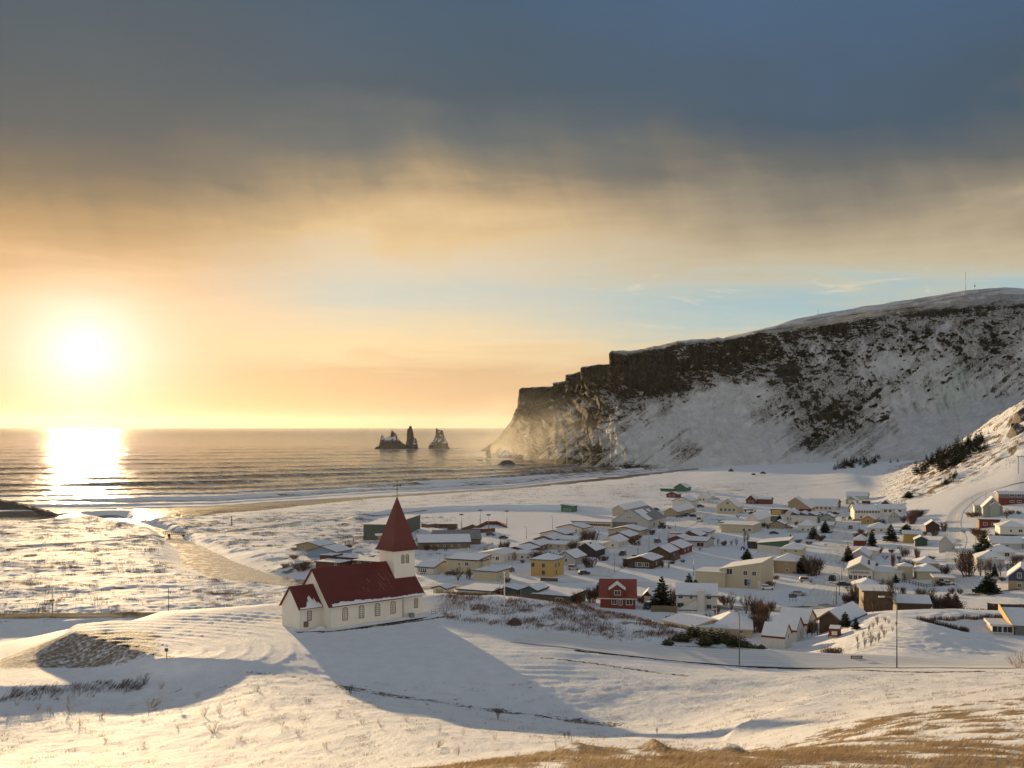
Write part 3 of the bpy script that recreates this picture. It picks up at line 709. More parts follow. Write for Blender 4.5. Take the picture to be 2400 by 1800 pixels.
st_ = n.m('ADD', n.m('MULTIPLY', n0, 0.35), n.m('ADD', n.m('MULTIPLY', n1, 1.1), n.m('MULTIPLY', n2, 1.2)))
score = n.m('ADD', n.m('SUBTRACT', ar, n.m('MULTIPLY', n.m('SUBTRACT', nn.outputs[2], 0.5), 0.6)), n.m('SUBTRACT', st_, 1.33))
rm = n.mr(score, 0.37, 0.63)
mp2 = n.n('ShaderNodeMapping', i_0=pos); mp2.inputs['Scale'].default_value = (1, 1, 0.16)
n3 = n.noise(mp2.outputs[0], 0.16, 5.0, 0.7)
rc = n.ramp(n.m('ADD', n.m('MULTIPLY', n2, 0.45), n.m('MULTIPLY', n3, 0.55)), [(0.36, (0.007, 0.008, 0.005, 1)), (0.5, (0.032, 0.030, 0.020, 1)), (0.62, (0.13, 0.105, 0.07, 1))])
sc_ = n.mix(n.mr(n1, 0.3, 0.7), (0.64, 0.63, 0.61, 1), (0.87, 0.87, 0.88, 1))
sc_ = n.mix(n.m('MULTIPLY', agr, 0.55), sc_, (0.55, 0.66, 0.56, 1))
scr = n.mr(n.m('ADD', n2, n.m('MULTIPLY', n1, 0.5)), 0.58, 0.90)
sc_ = n.mix(n.m('MULTIPLY', scr, n.mr(ar, 0.26, 0.50)), sc_, (0.20, 0.155, 0.11, 1))
n.set(b.inputs['Base Color'], n.mix(rm, sc_, rc))
b.inputs['Roughness'].default_value = 0.85
b.inputs['Specular IOR Level'].default_value = 0.2
bn = n.n('ShaderNodeBump', i_Height=n.m('ADD', n.m('MULTIPLY', n1, 9.0), n.m('MULTIPLY', n2, 4.0)))
bn.inputs['Strength'].default_value = 0.8; bn.inputs['Distance'].default_value = 1.0
n.set(b.inputs['Normal'], bn.outputs[0])
me = np_mesh('mountain', np.stack([X_, Y_, Z_], -1).reshape(-1, 3), grid_faces(len(Y_), len(cu)), [mt_m], True,
             {'rock': np.clip(rockw, 0, 1.3), 'green': green})
mtn = link('mountain', me); tag(mtn, kind='structure')

# ------------------------------------------------------------------ shared materials
def C(r, g, b): return (lin(r), lin(g), lin(b))
SNOW = mat('roof_snow', (0.82, 0.82, 0.84), 0.8, 0.05, 0.8, bump=0.3)
GLASS = mat('window_glass', (0.02, 0.022, 0.028), 0.35, 0.4, 3.0)
WHITEP = mat('white_paint', (0.78, 0.76, 0.71), 0.7, 0.06)
DARKT = mat('dark_trim', (0.05, 0.04, 0.035), 0.7, 0.2)
STEEL = mat('grey_steel', (0.16, 0.155, 0.15), 0.5, 0.15, metal=0.6)
WOODG = mat('weathered_wood', (0.20, 0.15, 0.10), 0.85, 0.3, 2.0)
TWIG = mat('bare_twigs', (0.105, 0.062, 0.042), 0.9, 0.3, 1.0)
TWIG2 = mat('reddish_twigs', (0.17, 0.085, 0.045), 0.9, 0.3, 1.0)
TWIG3 = mat('pale_dry_stems', (0.40, 0.27, 0.14), 0.9, 0.25, 1.0)
BARK = mat('bark', (0.08, 0.058, 0.042), 0.95, 0.3, 3.0)
NEEDLE = mat('spruce_needles', (0.018, 0.028, 0.012), 0.9, 0.45, 1.2)
NEEDLE2 = mat('pine_scrub_needles', (0.05, 0.06, 0.02), 0.9, 0.45, 1.2)
RUBBER = mat('tyre_rubber', (0.02, 0.02, 0.02), 0.9, 0.1)
WALLC = dict(white=(0.62, 0.59, 0.53), cream=(0.50, 0.44, 0.31), tan=(0.36, 0.28, 0.18), beige=(0.45, 0.385, 0.285), grey=(0.42, 0.42, 0.40), dgrey=(0.16, 0.16, 0.16),
             greygreen=(0.30, 0.33, 0.29), yellow=(0.50, 0.33, 0.11), gold=(0.42, 0.28, 0.09), red=(0.16, 0.030, 0.020), brick=(0.14, 0.048, 0.03), brown=(0.11, 0.066, 0.035),
             dbrown=(0.07, 0.04, 0.028), black=(0.03, 0.027, 0.025), green=(0.07, 0.15, 0.09), dgreen=(0.04, 0.075, 0.05), teal=(0.05, 0.09, 0.085), blue=(0.22, 0.30, 0.42), navy=(0.05, 0.065, 0.11),
             slate=(0.085, 0.105, 0.085), wood=(0.17, 0.13, 0.085), orange=(0.6, 0.2, 0.06), mint=(0.45, 0.52, 0.45))
def wallmat(k): return mat(k + '_cladding', WALLC[k], 0.75, 0.10, 0.7, stretch=(6, 6, 0.3))
def roofmat(k):
    if k == 'snow': return SNOW
    return mat(k + '_roof', {'red': (0.24, 0.05, 0.032), 'grey': (0.24, 0.23, 0.22), 'dark': (0.06, 0.055, 0.05), 'green': (0.05, 0.15, 0.08)}[k], 0.6, 0.2, 0.8)
GRID = 25.0
_win = {}
def window_mesh(w, h, frame=WHITEP):
    key = (round(w, 1), round(h, 1), frame.name)
    if key in _win: return _win[key]
    w, h = key[0], key[1]
    mb = MB(); f_ = 0.10
    mb.box(-w / 2 + f_, w / 2 - f_, -0.03, 0.02, f_, h - f_, 1)
    mb.box(-w / 2, -w / 2 + f_, -0.07, 0.02, 0, h); mb.box(w / 2 - f_, w / 2, -0.07, 0.02, 0, h)
    mb.box(-w / 2 + f_, w / 2 - f_, -0.07, 0.02, 0, f_); mb.box(-w / 2 + f_, w / 2 - f_, -0.07, 0.02, h - f_, h)
    if w > 0.9: mb.box(-0.035, 0.035, -0.06, 0.02, f_, h - f_)
    _win[key] = mb.mesh('window', [frame, GLASS])
    return _win[key]
def add_windows(root, spec, wid, dep, frame, side):
    """spec: list of (face, frac along, sill height, width, height); face f = front, s = visible side"""
    for (fc, a, z, w, h) in spec:
        o = link('window', window_mesh(w, h, frame), root)
        if fc == 'f':
            o.location = ((a - 0.5) * wid, -dep / 2, z)
        else:
            o.location = (side * wid / 2, (a - 0.5) * dep, z); o.rotation_euler = (0, 0, math.radians(90) * side)
def slab(mb, q, th, top_mi, side_mi):
    """roof plane: quad q (counter-clockwise from above) thickened downward"""
    q = [Vector(p) for p in q]
    dn = [p - Vector((0, 0, th)) for p in q]
    mb.poly(q, top_mi); mb.poly(dn[::-1], side_mi)
    for i in range(len(q)):
        j = (i + 1) % len(q)
        mb.poly([q[i], dn[i], dn[j], q[j]], side_mi)
def make_roof(root, kind, wd, dp, h, rise, rm, trim, over=0.45, name='roof', ox=0.0, oy=0.0, snowth=0.16):
    """kind g: ridge runs front to back; s: ridge runs left to right; h hip; p mono-pitch up to the back; l mono-pitch up to the left; r up to the right; f flat"""
    mb = MB(); x = wd / 2 + over; y = dp / 2 + over; th = 0.24 + (snowth if rm is SNOW else 0)
    sl = rise / (wd / 2) if kind == 'g' else (rise / (dp / 2) if kind in 'sh' else 0)
    e = h + th - (sl * over)
    T = 0; D = 1
    P = lambda a, b_, c_: (a + ox, b_ + oy, c_)
    if kind == 'g':
        r = h + rise + th
        slab(mb, [P(-x, -y, e), P(0, -y, r), P(0, y, r), P(-x, y, e)][::-1], th, T, D)
        slab(mb, [P(0, -y, r), P(x, -y, e), P(x, y, e), P(0, y, r)][::-1], th, T, D)
    elif kind == 's':
        r = h + rise + th
        slab(mb, [P(-x, -y, e), P(x, -y, e), P(x, 0, r), P(-x, 0, r)], th, T, D)
        slab(mb, [P(-x, 0, r), P(x, 0, r), P(x, y, e), P(-x, y, e)], th, T, D)
    elif kind == 'h':
        r = h + rise + th; k = max(0.1, x - y) if x > y else 0.0; k2 = max(0.1, y - x) if y > x else 0.0
        A, B, Cc, Dd = P(-x, -y, e), P(x, -y, e), P(x, y, e), P(-x, y, e)
        if x >= y:
            R1, R2 = P(-k, 0, r), P(k, 0, r)
            for q in ([A, B, R2, R1], [B, Cc, R2], [Cc, Dd, R1, R2], [Dd, A, R1]): mb.poly(q, T)
        else:
            R1, R2 = P(0, -k2, r), P(0, k2, r)
            for q in ([A, B, R1], [B, Cc, R2, R1], [Cc, Dd, R2], [Dd, A, R1, R2]): mb.poly(q, T)
        for a_, b_ in ((A, B), (B, Cc), (Cc, Dd), (Dd, A)):
            mb.poly([Vector(a_), Vector(a_) - Vector((0, 0, th)), Vector(b_) - Vector((0, 0, th)), Vector(b_)], D)
        mb.poly([Vector(q) - Vector((0, 0, th)) for q in (Dd, Cc, B, A)], D)
    else:
        zl = {'p': (0, 0, rise, rise), 'l': (rise, 0, 0, rise), 'r': (0, rise, rise, 0), 'f': (0, 0, 0, 0)}[kind]
        slab(mb, [P(-x, -y, h + th + zl[0]), P(x, -y, h + th + zl[1]), P(x, y, h + th + zl[2]), P(-x, y, h + th + zl[3])], th, T, D)
    return mb.build(name, [rm, trim], root)
def wall_mesh(mb, kind, wd, dp, h, rise, mi=0, ox=0.0, oy=0.0, sink=1.2):
    x, y = wd / 2, dp / 2
    P = lambda a, b_, c_: (a + ox, b_ + oy, c_)
    zl = {'p': (0, 0, rise, rise), 'l': (rise, 0, 0, rise), 'r': (0, rise, rise, 0)}.get(kind, (0, 0, 0, 0))
    B = [P(-x, -y, -sink), P(x, -y, -sink), P(x, y, -sink), P(-x, y, -sink)]
    Tp = [P(-x, -y, h + zl[0]), P(x, -y, h + zl[1]), P(x, y, h + zl[2]), P(-x, y, h + zl[3])]
    if kind == 'g':
        mb.poly([B[0], B[1], Tp[1], P(0, -y, h + rise), Tp[0]], mi); mb.poly([B[2], B[3], Tp[3], P(0, y, h + rise), Tp[2]], mi)
        mb.poly([B[1], B[2], Tp[2], Tp[1]], mi); mb.poly([B[3], B[0], Tp[0], Tp[3]], mi)
    elif kind == 's':
        mb.poly([B[0], B[1], Tp[1], Tp[0]], mi); mb.poly([B[2], B[3], Tp[3], Tp[2]], mi)
        mb.poly([B[1], B[2], Tp[2], P(x, 0, h + rise), Tp[1]], mi); mb.poly([B[3], B[0], Tp[0], P(-x, 0, h + rise), Tp[3]], mi)
    else:
        for i in range(4):
            j = (i + 1) % 4
            mb.poly([B[i], B[j], Tp[j], Tp[i]], mi)
HOUSES = []
def house(label, u, v, wpx, hpx, dep, kind, rise, wall, roof='snow', win=(), az=GRID, Y=None, trim=None, name='house', cat='house', group=None,
          frame=None, chim=None, base=None, ymin=290.0, door=None, over=0.45, wing=None, mid=True):
    """front face centred on photo bearing u, its foot on the land; wpx and hpx are the front's apparent size"""
    if Y is None: P = hit(u, v, ymin)
    else:
        x = (u - 1200) / F * Y; P = Vector((x, Y, float(ground(x, Y))))
        if v is not None: P.z = CAMZ - (v - HZ) / F * Y
    vaz = math.degrees(math.atan2(P.x, P.y))
    ca = math.cos(math.radians(az - vaz))
    wd = max(1.6, wpx * P.y / F / max(ca, 0.5)); h = max(1.6, hpx * P.y / F)
    dirv = Vector((math.sin(math.radians(az)), math.cos(math.radians(az)), 0))
    c0 = P + dirv * dep / 2
    c0.z = P.z
    root = empty(name, c0, -math.radians(az))
    tag(root, label, cat, group)
    side = 1 if math.sin(math.radians(az - vaz)) > 0 else -1
    mats = [wallmat(wall)]
    mb = MB(); wall_mesh(mb, kind, wd, dep, h, rise)
    mb.build('wall', mats, root)
    if base:
        bm_ = MB(); bm_.box(-wd / 2 - 0.02, wd / 2 + 0.02, -dep / 2 - 0.02, dep / 2 + 0.02, -1.2, base[1]); bm_.build('foundation', wallmat(base[0]), root)
    tr = wallmat(trim) if trim else DARKT
    make_roof(root, kind, wd, dep, h, rise, roofmat(roof), tr, over)
    add_windows(root, win, wd, dep, frame or WHITEP, side)
    if chim:
        m_ = MB(); cx, cy, ch = chim; zt = h + rise * 0.8
        m_.box(cx * wd - 0.35, cx * wd + 0.35, cy * dep - 0.35, cy * dep + 0.35, zt - 0.6, zt + ch); m_.build('chimney', wallmat('brick'), root)
    if door:
        a, dw, dh, dk = door
        m_ = MB(); m_.box((a - 0.5) * wd - dw / 2, (a - 0.5) * wd + dw / 2, -dep / 2 - 0.06, -dep / 2 + 0.05, 0, dh); m_.build('door', wallmat(dk), root)
    if wing:
        # (dx from front centre, dy from front, width, depth, height, kind, rise, wall)
        wx_, wy_, ww, wdp, wh, wk, wr, wwall = wing
        m_ = MB(); ox, oy = wx_, -dep / 2 + wy_ + wdp / 2
        wall_mesh(m_, wk, ww, wdp, wh, wr, 0, ox, oy); m_.build('wing', wallmat(wwall), root)
        make_roof(root, wk, ww, wdp, wh, wr, roofmat(roof), tr, 0.3, 'wing_roof', ox, oy)
    HOUSES.append((root, P, wd, dep, h))
    return root
def WN(n, z=1.0, w=1.1, h=1.1, a0=0.15, a1=0.85, f='f'):
    return [(f, a0 + (a1 - a0) * (i + 0.5) / n, z, w, h) for i in range(n)]
# ------------------------------------------------------------------ church
CZ = 26.1
ca_ = math.radians(48.2)
A_ = Vector((math.sin(ca_), math.cos(ca_), 0)); G_ = Vector((-math.cos(ca_), math.sin(ca_), 0))
C0 = Vector((-28.8, 168.2, CZ))
church = empty('church', C0, math.pi / 2 - ca_)      # local x along the nave, local y across it, away from the viewer
tag(church, 'white church with steep dark red roofs and a pointed spire on the snowy knoll', 'church')
CW = mat('church_plaster', (0.86, 0.80, 0.68), 0.8, 0.07, 0.5, stretch=(1, 1, 0.4))
CR_ = mat('church_red_iron', (0.125, 0.017, 0.009), 0.55, 0.16, 0.35, stretch=(1, 1, 3))
CTRIM = mat('church_red_edge', (0.17, 0.03, 0.018), 0.6, 0.1)
STONE = mat('dark_stone', (0.05, 0.04, 0.033), 0.9, 0.3, 2)
L_, WD, EV, RI = 18.6, 9.8, 3.75, 8.9
SET = 14.3; WV = 9.0; RV = 8.3
mb = MB()
def gable_body(x0, x1, yc, wd, ev, ri, sink=0.6, ends=(True, True)):
    y0, y1 = yc - wd / 2, yc + wd / 2
    for x, s in ((x0, 0), (x1, 1)):
        p = [(x, y0, -sink), (x, y1, -sink), (x, y1, ev), (x, yc, ri), (x, y0, ev)]
        mb.poly(p[::-1] if s == 0 else p)
    mb.poly([(x0, y0, -sink), (x1, y0, -sink), (x1, y0, ev), (x0, y0, ev)]); mb.poly([(x1, y1, -sink), (x0, y1, -sink), (x0, y1, ev), (x1, y1, ev)])
gable_body(0, SET, 4.9, WD, EV, RI)
gable_body(SET, L_, 4.9, WV, EV, RV)
mb.build('nave_wall', CW, church)
mb = MB(); gable_body(-4.05, 0, 4.9, 5.4, 3.55, 6.45); mb.build('chancel_wall', CW, church)
def gable_roof(name, x0, x1, yc, wd, ev, ri, ov=0.32, th=0.16):
    m_ = MB(); sl = (ri - ev) / (wd / 2); o = 0.38
    y0, y1 = yc - wd / 2 - o, yc + wd / 2 + o; e = ev - sl * o + th; r = ri + th
    slab(m_, [(x0, y0, e), (x1, y0, e), (x1, yc, r), (x0, yc, r)], th, 0, 1)
    slab(m_, [(x0, yc, r), (x1, yc, r), (x1, y1, e), (x0, y1, e)], th, 0, 1)
    return m_.build(name, [CR_, CTRIM], church)
gable_roof('nave_roof', -0.35, SET + 0.02, 4.9, WD, EV, RI)
gable_roof('porch_roof', SET + 0.03, L_ + 0.35, 4.9, WV, EV, RV)
gable_roof('chancel_roof', -4.4, -0.02, 4.9, 5.4, 3.55, 6.45)
# gutters with snow lying along the eaves
mb = MB(); mb.box(-0.35, L_ + 0.35, -0.52, -0.42, EV - 0.55, EV - 0.43); mb.box(-4.4, -0.05, 1.7, 1.8, 3.05, 3.17); mb.build('gutter', CW, church)
rs = random.Random(4)
def eave_snow(name, x0, x1, y_e, z_e, sl, ht, n_=60, parent=church):
    m_ = MB(); xs = [x0 + (x1 - x0) * i / n_ for i in range(n_ + 1)]
    up = [max(0.03, h_) for h_ in (ht((x - x0) / (x1 - x0)) * (0.75 + 0.5 * rs.random()) for x in xs)]
    for i in range(n_):
        a, b_ = xs[i], xs[i + 1]
        p0 = (a, y_e, z_e - 0.02); p1 = (b_, y_e, z_e - 0.02); p0t = (a, y_e - 0.03, z_e + 0.24); p1t = (b_, y_e - 0.03, z_e + 0.24)
        q1 = (b_, y_e + up[i + 1], z_e + up[i + 1] * sl + 0.03); q0 = (a, y_e + up[i], z_e + up[i] * sl + 0.03)
        m_.poly([p0, p1, p1t, p0t], 0, True); m_.poly([p0t, p1t, q1, q0], 0, True)
    return m_.build(name, SNOW, parent)
sl = (RI - EV) / (WD / 2)
eave_snow('roof_snow_edge', 0.3, L_ + 0.2, -0.40, EV - sl * 0.38 + 0.17, sl, lambda f_: 0.34 + 0.10 * math.sin(f_ * 9) - 0.16 * (f_ > 0.6))
sl2 = (6.45 - 3.55) / 2.7
eave_snow('chancel_snow_patch', -4.15, -0.25, 1.80, 3.55 - sl2 * 0.38 + 0.17, sl2, lambda f_: 0.12 + 1.25 * math.exp(-((f_ - 0.62) / 0.22) ** 2) + 0.3 * (f_ > 0.75), 40)
# thin snow streaks on the red iron
mb = MB()
for k in range(16):
    x = rs.choice([rs.gauss(11.4, 0.5), rs.gauss(8.6, 0.9), rs.gauss(13.2, 0.4)]); s = rs.uniform(0.45, 2.9); ln = rs.uniform(0.25, 0.8); w_ = rs.uniform(0.008, 0.022)
    y0 = s - 0.0; zf = lambda yy: EV + sl * yy + 0.17 + 0.012
    mb.poly([(x, y0, zf(y0)), (x + w_, y0, zf(y0)), (x + w_ - 0.2, y0 + ln, zf(y0 + ln)), (x - 0.2, y0 + ln, zf(y0 + ln))])
tag(mb.build('snow_streaks', SNOW, church), kind='stuff')
# arched windows
LEAD = mat('leaded_glass', (0.02, 0.022, 0.025), 0.5, 0.5, 6)
FRM = mat('window_lead_frame', (0.06, 0.052, 0.04), 0.6, 0.2)
def arch_mesh(w, h):
    m_ = MB(); n_ = 10
    def outline(ww, hh, y):
        pts = [(-ww / 2, y, -hh / 2), (ww / 2, y, -hh / 2)]
        for i in range(n_ + 1):
            t_ = math.pi * i / n_
            pts.append((ww / 2 * math.cos(t_), y, hh / 2 - ww / 2 + ww / 2 * math.sin(t_)))
        return pts
    o, q = outline(w, h, -0.05), outline(w - 0.16, h - 0.16, -0.05); qi = outline(w - 0.16, h - 0.16, 0.02); ob = outline(w, h, 0.03)
    for i in range(len(o)):
        j = (i + 1) % len(o)
        m_.poly([o[i], o[j], q[j], q[i]]); m_.poly([q[i], q[j], qi[j], qi[i]]); m_.poly([ob[i], ob[j], o[j], o[i]])
    m_.poly(qi, 1)
    hh = h - 0.3
    for x in (-w * 0.16, w * 0.16): m_.box(x - 0.018, x + 0.018, -0.04, 0.015, -h / 2 + 0.08, h / 2 - 0.2)
    for k in range(1, 6): m_.box(-w / 2 + 0.08, w / 2 - 0.08, -0.035, 0.016, -h / 2 + k * hh / 5.2 - 0.018, -h / 2 + k * hh / 5.2 + 0.018)
    return m_.mesh('arched_window', [FRM, LEAD])
aw = arch_mesh(1.0, 2.1); aw2 = arch_mesh(0.78, 1.75); aw3 = arch_mesh(0.62, 1.5)
def px_to_wall(u, y):
    """local x of a photo bearing on the church wall plane local y"""
    # C0 + A*s + G*y ; X/Y = k
    k = (u - 1200) / F
    return (k * (C0.y + G_.y * y) - (C0.x + G_.x * y)) / (A_.x - k * A_.y)
for u in (809, 847.2, 884.6, 921.2):
    o = link('arched_window', aw, church, (px_to_wall(u, 0), -0.0, 2.05))
o = link('arched_window', aw2, church, (px_to_wall(975, 0.4), 0.4, 2.2))
o = link('arched_window', aw2, church, (px_to_wall(725, 2.2), 2.2, 2.15))
mb = MB(); xh = px_to_wall(717, 2.2); mb.box(xh - 0.42, xh + 0.42, 2.12, 2.22, 0.35, 1.25); mb.build('wall_hatch', WOODG, church)
for xx, y_, z1 in ((0.12, -0.06, EV - 0.5), (SET - 0.05, -0.06, EV - 0.5), (-4.0, 2.14, 3.1)):
    mb = MB(); mb.tube([(xx, y_, -0.1), (xx, y_, z1)], 0.055, 6); mb.build('downpipe', WHITEP if xx < SET - 1 else WOODG, church)
# tower
tx0, tx1, ty0, ty1, TH = 14.42, 18.72, 2.75, 7.05, 11.0
mb = MB(); mb.box(tx0, tx1, ty0, ty1, 0, TH)
mb.box(tx0 - 0.1, tx1 + 0.1, ty0 - 0.1, ty1 + 0.1, TH - 0.22, TH - 0.02)
tower = mb.build('tower', CW, church)
tc_, tcy = (tx0 + tx1) / 2, (ty0 + ty1) / 2
prof = [(2.72, TH - 0.12), (2.42, TH + 0.5), (2.06, TH + 1.5), (1.80, TH + 2.5), (0.0, 20.0)]
mb = MB()
for (r0, z0), (r1, z1) in zip(prof[:-1], prof[1:]):
    for k in range(4):
        c_ = [(-1, -1), (1, -1), (1, 1), (-1, 1)]
        a, b_ = c_[k], c_[(k + 1) % 4]
        q = [(tc_ + a[0] * r0, tcy + a[1] * r0, z0), (tc_ + b_[0] * r0, tcy + b_[1] * r0, z0), (tc_ + b_[0] * r1, tcy + b_[1] * r1, z1), (tc_ + a[0] * r1, tcy + a[1] * r1, z1)]
        mb.poly(q[:3] if r1 == 0 else q, 0)
r0 = 2.72
mb.poly([(tc_ - r0, tcy - r0, TH - 0.12), (tc_ - r0, tcy + r0, TH - 0.12), (tc_ + r0, tcy + r0, TH - 0.12), (tc_ + r0, tcy - r0, TH - 0.12)], 1)
spire = mb.build('spire', [CR_, CTRIM], church)
for u in (944, 954.5):
    link('belfry_window', aw3, tower, (px_to_wall(u, ty0), ty0 - 0.0, 9.45))
IRON = mat('wrought_iron', (0.05, 0.035, 0.02), 0.5, 0.2, metal=0.6)
mb = MB()
mb.tube([(tc_, tcy, 19.8), (tc_, tcy, 22.45)], 0.05, 6)
for ang in (0,):
    mb.tube([(tc_ - 0.62, tcy, 21.75), (tc_ + 0.62, tcy, 21.75)], 0.045, 6)
for (qx, qz) in ((-0.66, 21.75), (0.66, 21.75), (0, 22.5), (0, 21.15)):
    for (ax, az_) in ((0.11, 0), (-0.11, 0), (0, 0.11), (0, -0.11)):
        mb.box(tc_ + qx + ax - 0.065, tc_ + qx + ax + 0.065, tcy - 0.04, tcy + 0.04, qz + az_ - 0.065, qz + az_ + 0.065)
for k in range(8):
    t_ = k * math.pi / 4 + 0.39
    mb.tube([(tc_ + 0.12 * math.cos(t_), tcy, 21.75 + 0.12 * math.sin(t_)), (tc_ + 0.3 * math.cos(t_), tcy, 21.75 + 0.3 * math.sin(t_))], 0.03, 4)
mb.build('cross', IRON, spire)
# stone kerbed terrace round the walls and the bare ground by the doors
mb = MB()
mb.box(-4.9, L_ + 5.0, -2.2, 12.6, -0.9, -0.02, 1, top=0)
mb.build('terrace', [SNOW, STONE], church)
mb = MB()
for (a, b_, c_, d_) in ((-4.9, L_ + 5.0, -2.42, -2.2),): mb.box(a, b_, c_, d_, -0.9, 0.10)
mb.box(1.5, L_ + 4, -3.0, -2.5, -0.9, 0.02); mb.box(-5.1, -4.9, -2.4, 6.4, -0.9, 0.06)
mb.build('stone_kerb', STONE, church)
for (x, y, r, h_) in ((-2.4, 0.4, 1.3, 0.28), (-0.9, 1.2, 1.1, 0.5), (3, -0.6, 1.0, 0.22), (8, -0.5, 2.2, 0.25), (13, -0.5, 1.8, 0.25), (17, -0.2, 1.8, 0.3), (-4.4, 3.4, 0.9, 0.3)):
    mb = MB()
    ring = [[(x + r * q * math.cos(k * math.pi / 6) * (1.6 if r > 1.5 else 1), y + 0.5 * r * q * math.sin(k * math.pi / 6), -0.02 + h_ * (1 - q * q)) for k in range(12)] for q in (1.0, 0.7, 0.35)]
    for a, b_ in zip(ring[:-1], ring[1:]):
        for k in range(12): mb.poly([a[k], a[(k + 1) % 12], b_[(k + 1) % 12], b_[k]], 0, True)
    mb.poly(ring[-1], 0, True)
    mb.build('snow_drift', SNOW, church)
for q in ((-2.0, 0.2, -1.9, -1.0, -0.02, 0.03), (L_ + 0.1, L_ + 2.2, -0.6, 3.5, -0.02, 0.05), (-8.2, -4.95, 4.2, 8.2, -0.75, -0.05)):
    mb = MB(); mb.box(*q); mb.build('bare_turf', mat('frozen_turf', (0.085, 0.062, 0.025), 0.9, 0.4, 1.5), church)
mb = MB(); mb.box(px_to_wall(960, 0) - 0.35, px_to_wall(960, 0) + 0.35, -0.9, -0.2, 0, 0.75); mb.build('meter_box', mat('box_metal', (0.25, 0.24, 0.22)), church)
rail = empty('handrail', church.matrix_basis @ Vector((L_ + 2.0, -1.6, 0)), math.pi / 2 - ca_)
tag(rail, 'thin metal handrail at the far end of the church terrace', 'railing')
for k in range(4):
    mb = MB(); mb.tube([(k * 0.9 - 1.6, 0, 0), (k * 0.9 - 1.6, 0, 1.05)], 0.03, 5); mb.build('post', STEEL, rail)
mb = MB()
for z in (0.4, 0.72, 1.05): mb.tube([(-1.6, 0, z), (1.1, 0, z)], 0.025, 5)
mb.build('rail', STEEL, rail)

# ------------------------------------------------------------------ houses
H = house
w2 = WN(2, 0.9, 1.2, 1.1); w3 = WN(3, 0.9, 1.1, 1.1)
two = WN(2, 0.8, 1.1, 1.1) + WN(2, 3.3, 1.1, 1.1)
# by the sea on the left
H('dark green windowless sports hall with a slanting top behind the church spire', 884, 1266, 64, 35, 56, 'f', 0, 'slate', az=9, name='sports_hall', cat='hall', roof='snow', over=0.1, trim='slate')
H('long grey wooden school wing with a metal ribbed roof right of the church spire', 1042, 1287, 120, 15, 13, 's', 2.6, 'wood', roof='snow', az=-8, win=WN(5, 1.0, 0.9, 0.8), name='school_wing', cat='school', group='grey school wings beside the church')
H('rear grey wooden school wing with weathered gable, right of the ribbed roof', 1072, 1277, 110, 13, 15, 's', 3.2, 'wood', roof='grey', az=-8, win=WN(4, 1.0, 0.9, 0.8), name='school_wing', cat='school', group='grey school wings beside the church')
H('tan bungalow with a broad low snow roof, farthest left of the village', 722, 1291, 54, 12, 11, 'g', 1.3, 'tan', trim='wood', win=[('f', 0.3, 0.9, 1.4, 1.0)])
H('light blue bungalow with a wide low gable beside the tan bungalow', 755, 1308, 66, 15, 11, 'g', 1.8, 'blue', trim='wood', win=[('f', 0.75, 0.9, 1.5, 1.2)])
H('brown brick bungalow with stepped flat snow roofs left of the church', 808, 1318, 70, 10, 10, 'f', 0, 'brick', trim='dbrown', win=w2, wing=(-7.2, -2.2, 5.5, 7, 2.3, 'f', 0, 'brick'))
H('low brown brick annexe with an open porch nearest the church roof on the left', 768, 1331, 56, 12, 8, 'f', 0, 'brick', trim='dbrown', win=[('f', 0.82, 0.3, 1.0, 1.6)])
H('red brick bungalow tucked behind the church nave roof', 862, 1329, 70, 12, 10, 'f', 0, 'brick', trim='dbrown', win=[('f', 0.2, 0.3, 1.4, 1.5), ('f', 0.6, 0.8, 1.2, 1)])
H('white house with a row of narrow dark windows just right of the church tower', 996, 1346, 40, 16, 13, 's', 1.4, 'white', win=WN(4, 0.7, 0.7, 1.5, 0.1, 0.6), group=None)
H('cream two storey house with three bare trees in front of it', 1082, 1346, 74, 33, 10, 'p', 0.9, 'cream', trim='dbrown', win=[('f', 0.42, 3.0, 1.0, 1.1), ('f', 0.66, 3.0, 1.5, 1.3), ('s', 0.3, 3.0, 1.0, 1.2), ('s', 0.6, 0.5, 0.9, 2.0)], wing=(5.6, 2.5, 2.6, 4, 4.6, 'f', 0, 'cream'))
H('beige garage with a flat snow roof and a panelled wall', 1137, 1362, 52, 22, 10, 'f', 0, 'cream', trim='wood', win=[('s', 0.3, 0.8, 0.9, 1.2), ('s', 0.65, 0.8, 0.9, 1.4)], name='garage', cat='garage')
H('tiny white shed with a brown double door beneath the beige garage', 1030, 1394, 30, 14, 5, 'g', 0.7, 'white', name='shed', cat='shed', door=(0.5, 2.6, 1.7, 'tan'), ymin=265)
H('low house of which only a snow covered flat roof shows above the grassy knoll', 1112, 1398, 80, 8, 12, 'f', 0, 'white', ymin=262)
H('dark green shed with a snowy sloping roof behind the white flagpole', 1198, 1401, 28, 17, 6, 'l', 0.8, 'teal', name='shed', cat='shed', ymin=262, win=[('s', 0.5, 0.6, 1.4, 1.2)])
H('low teal house with a split flat snow roof above the grassy knoll', 1290, 1414, 84, 17, 13, 'f', 0, 'teal', ymin=262, trim='dbrown', win=[('f', 0.75, 0.5, 2.2, 1.2)], wing=(-7.0, 1.5, 4.5, 8, 2.8, 'g', 1.0, 'teal'), name='house')
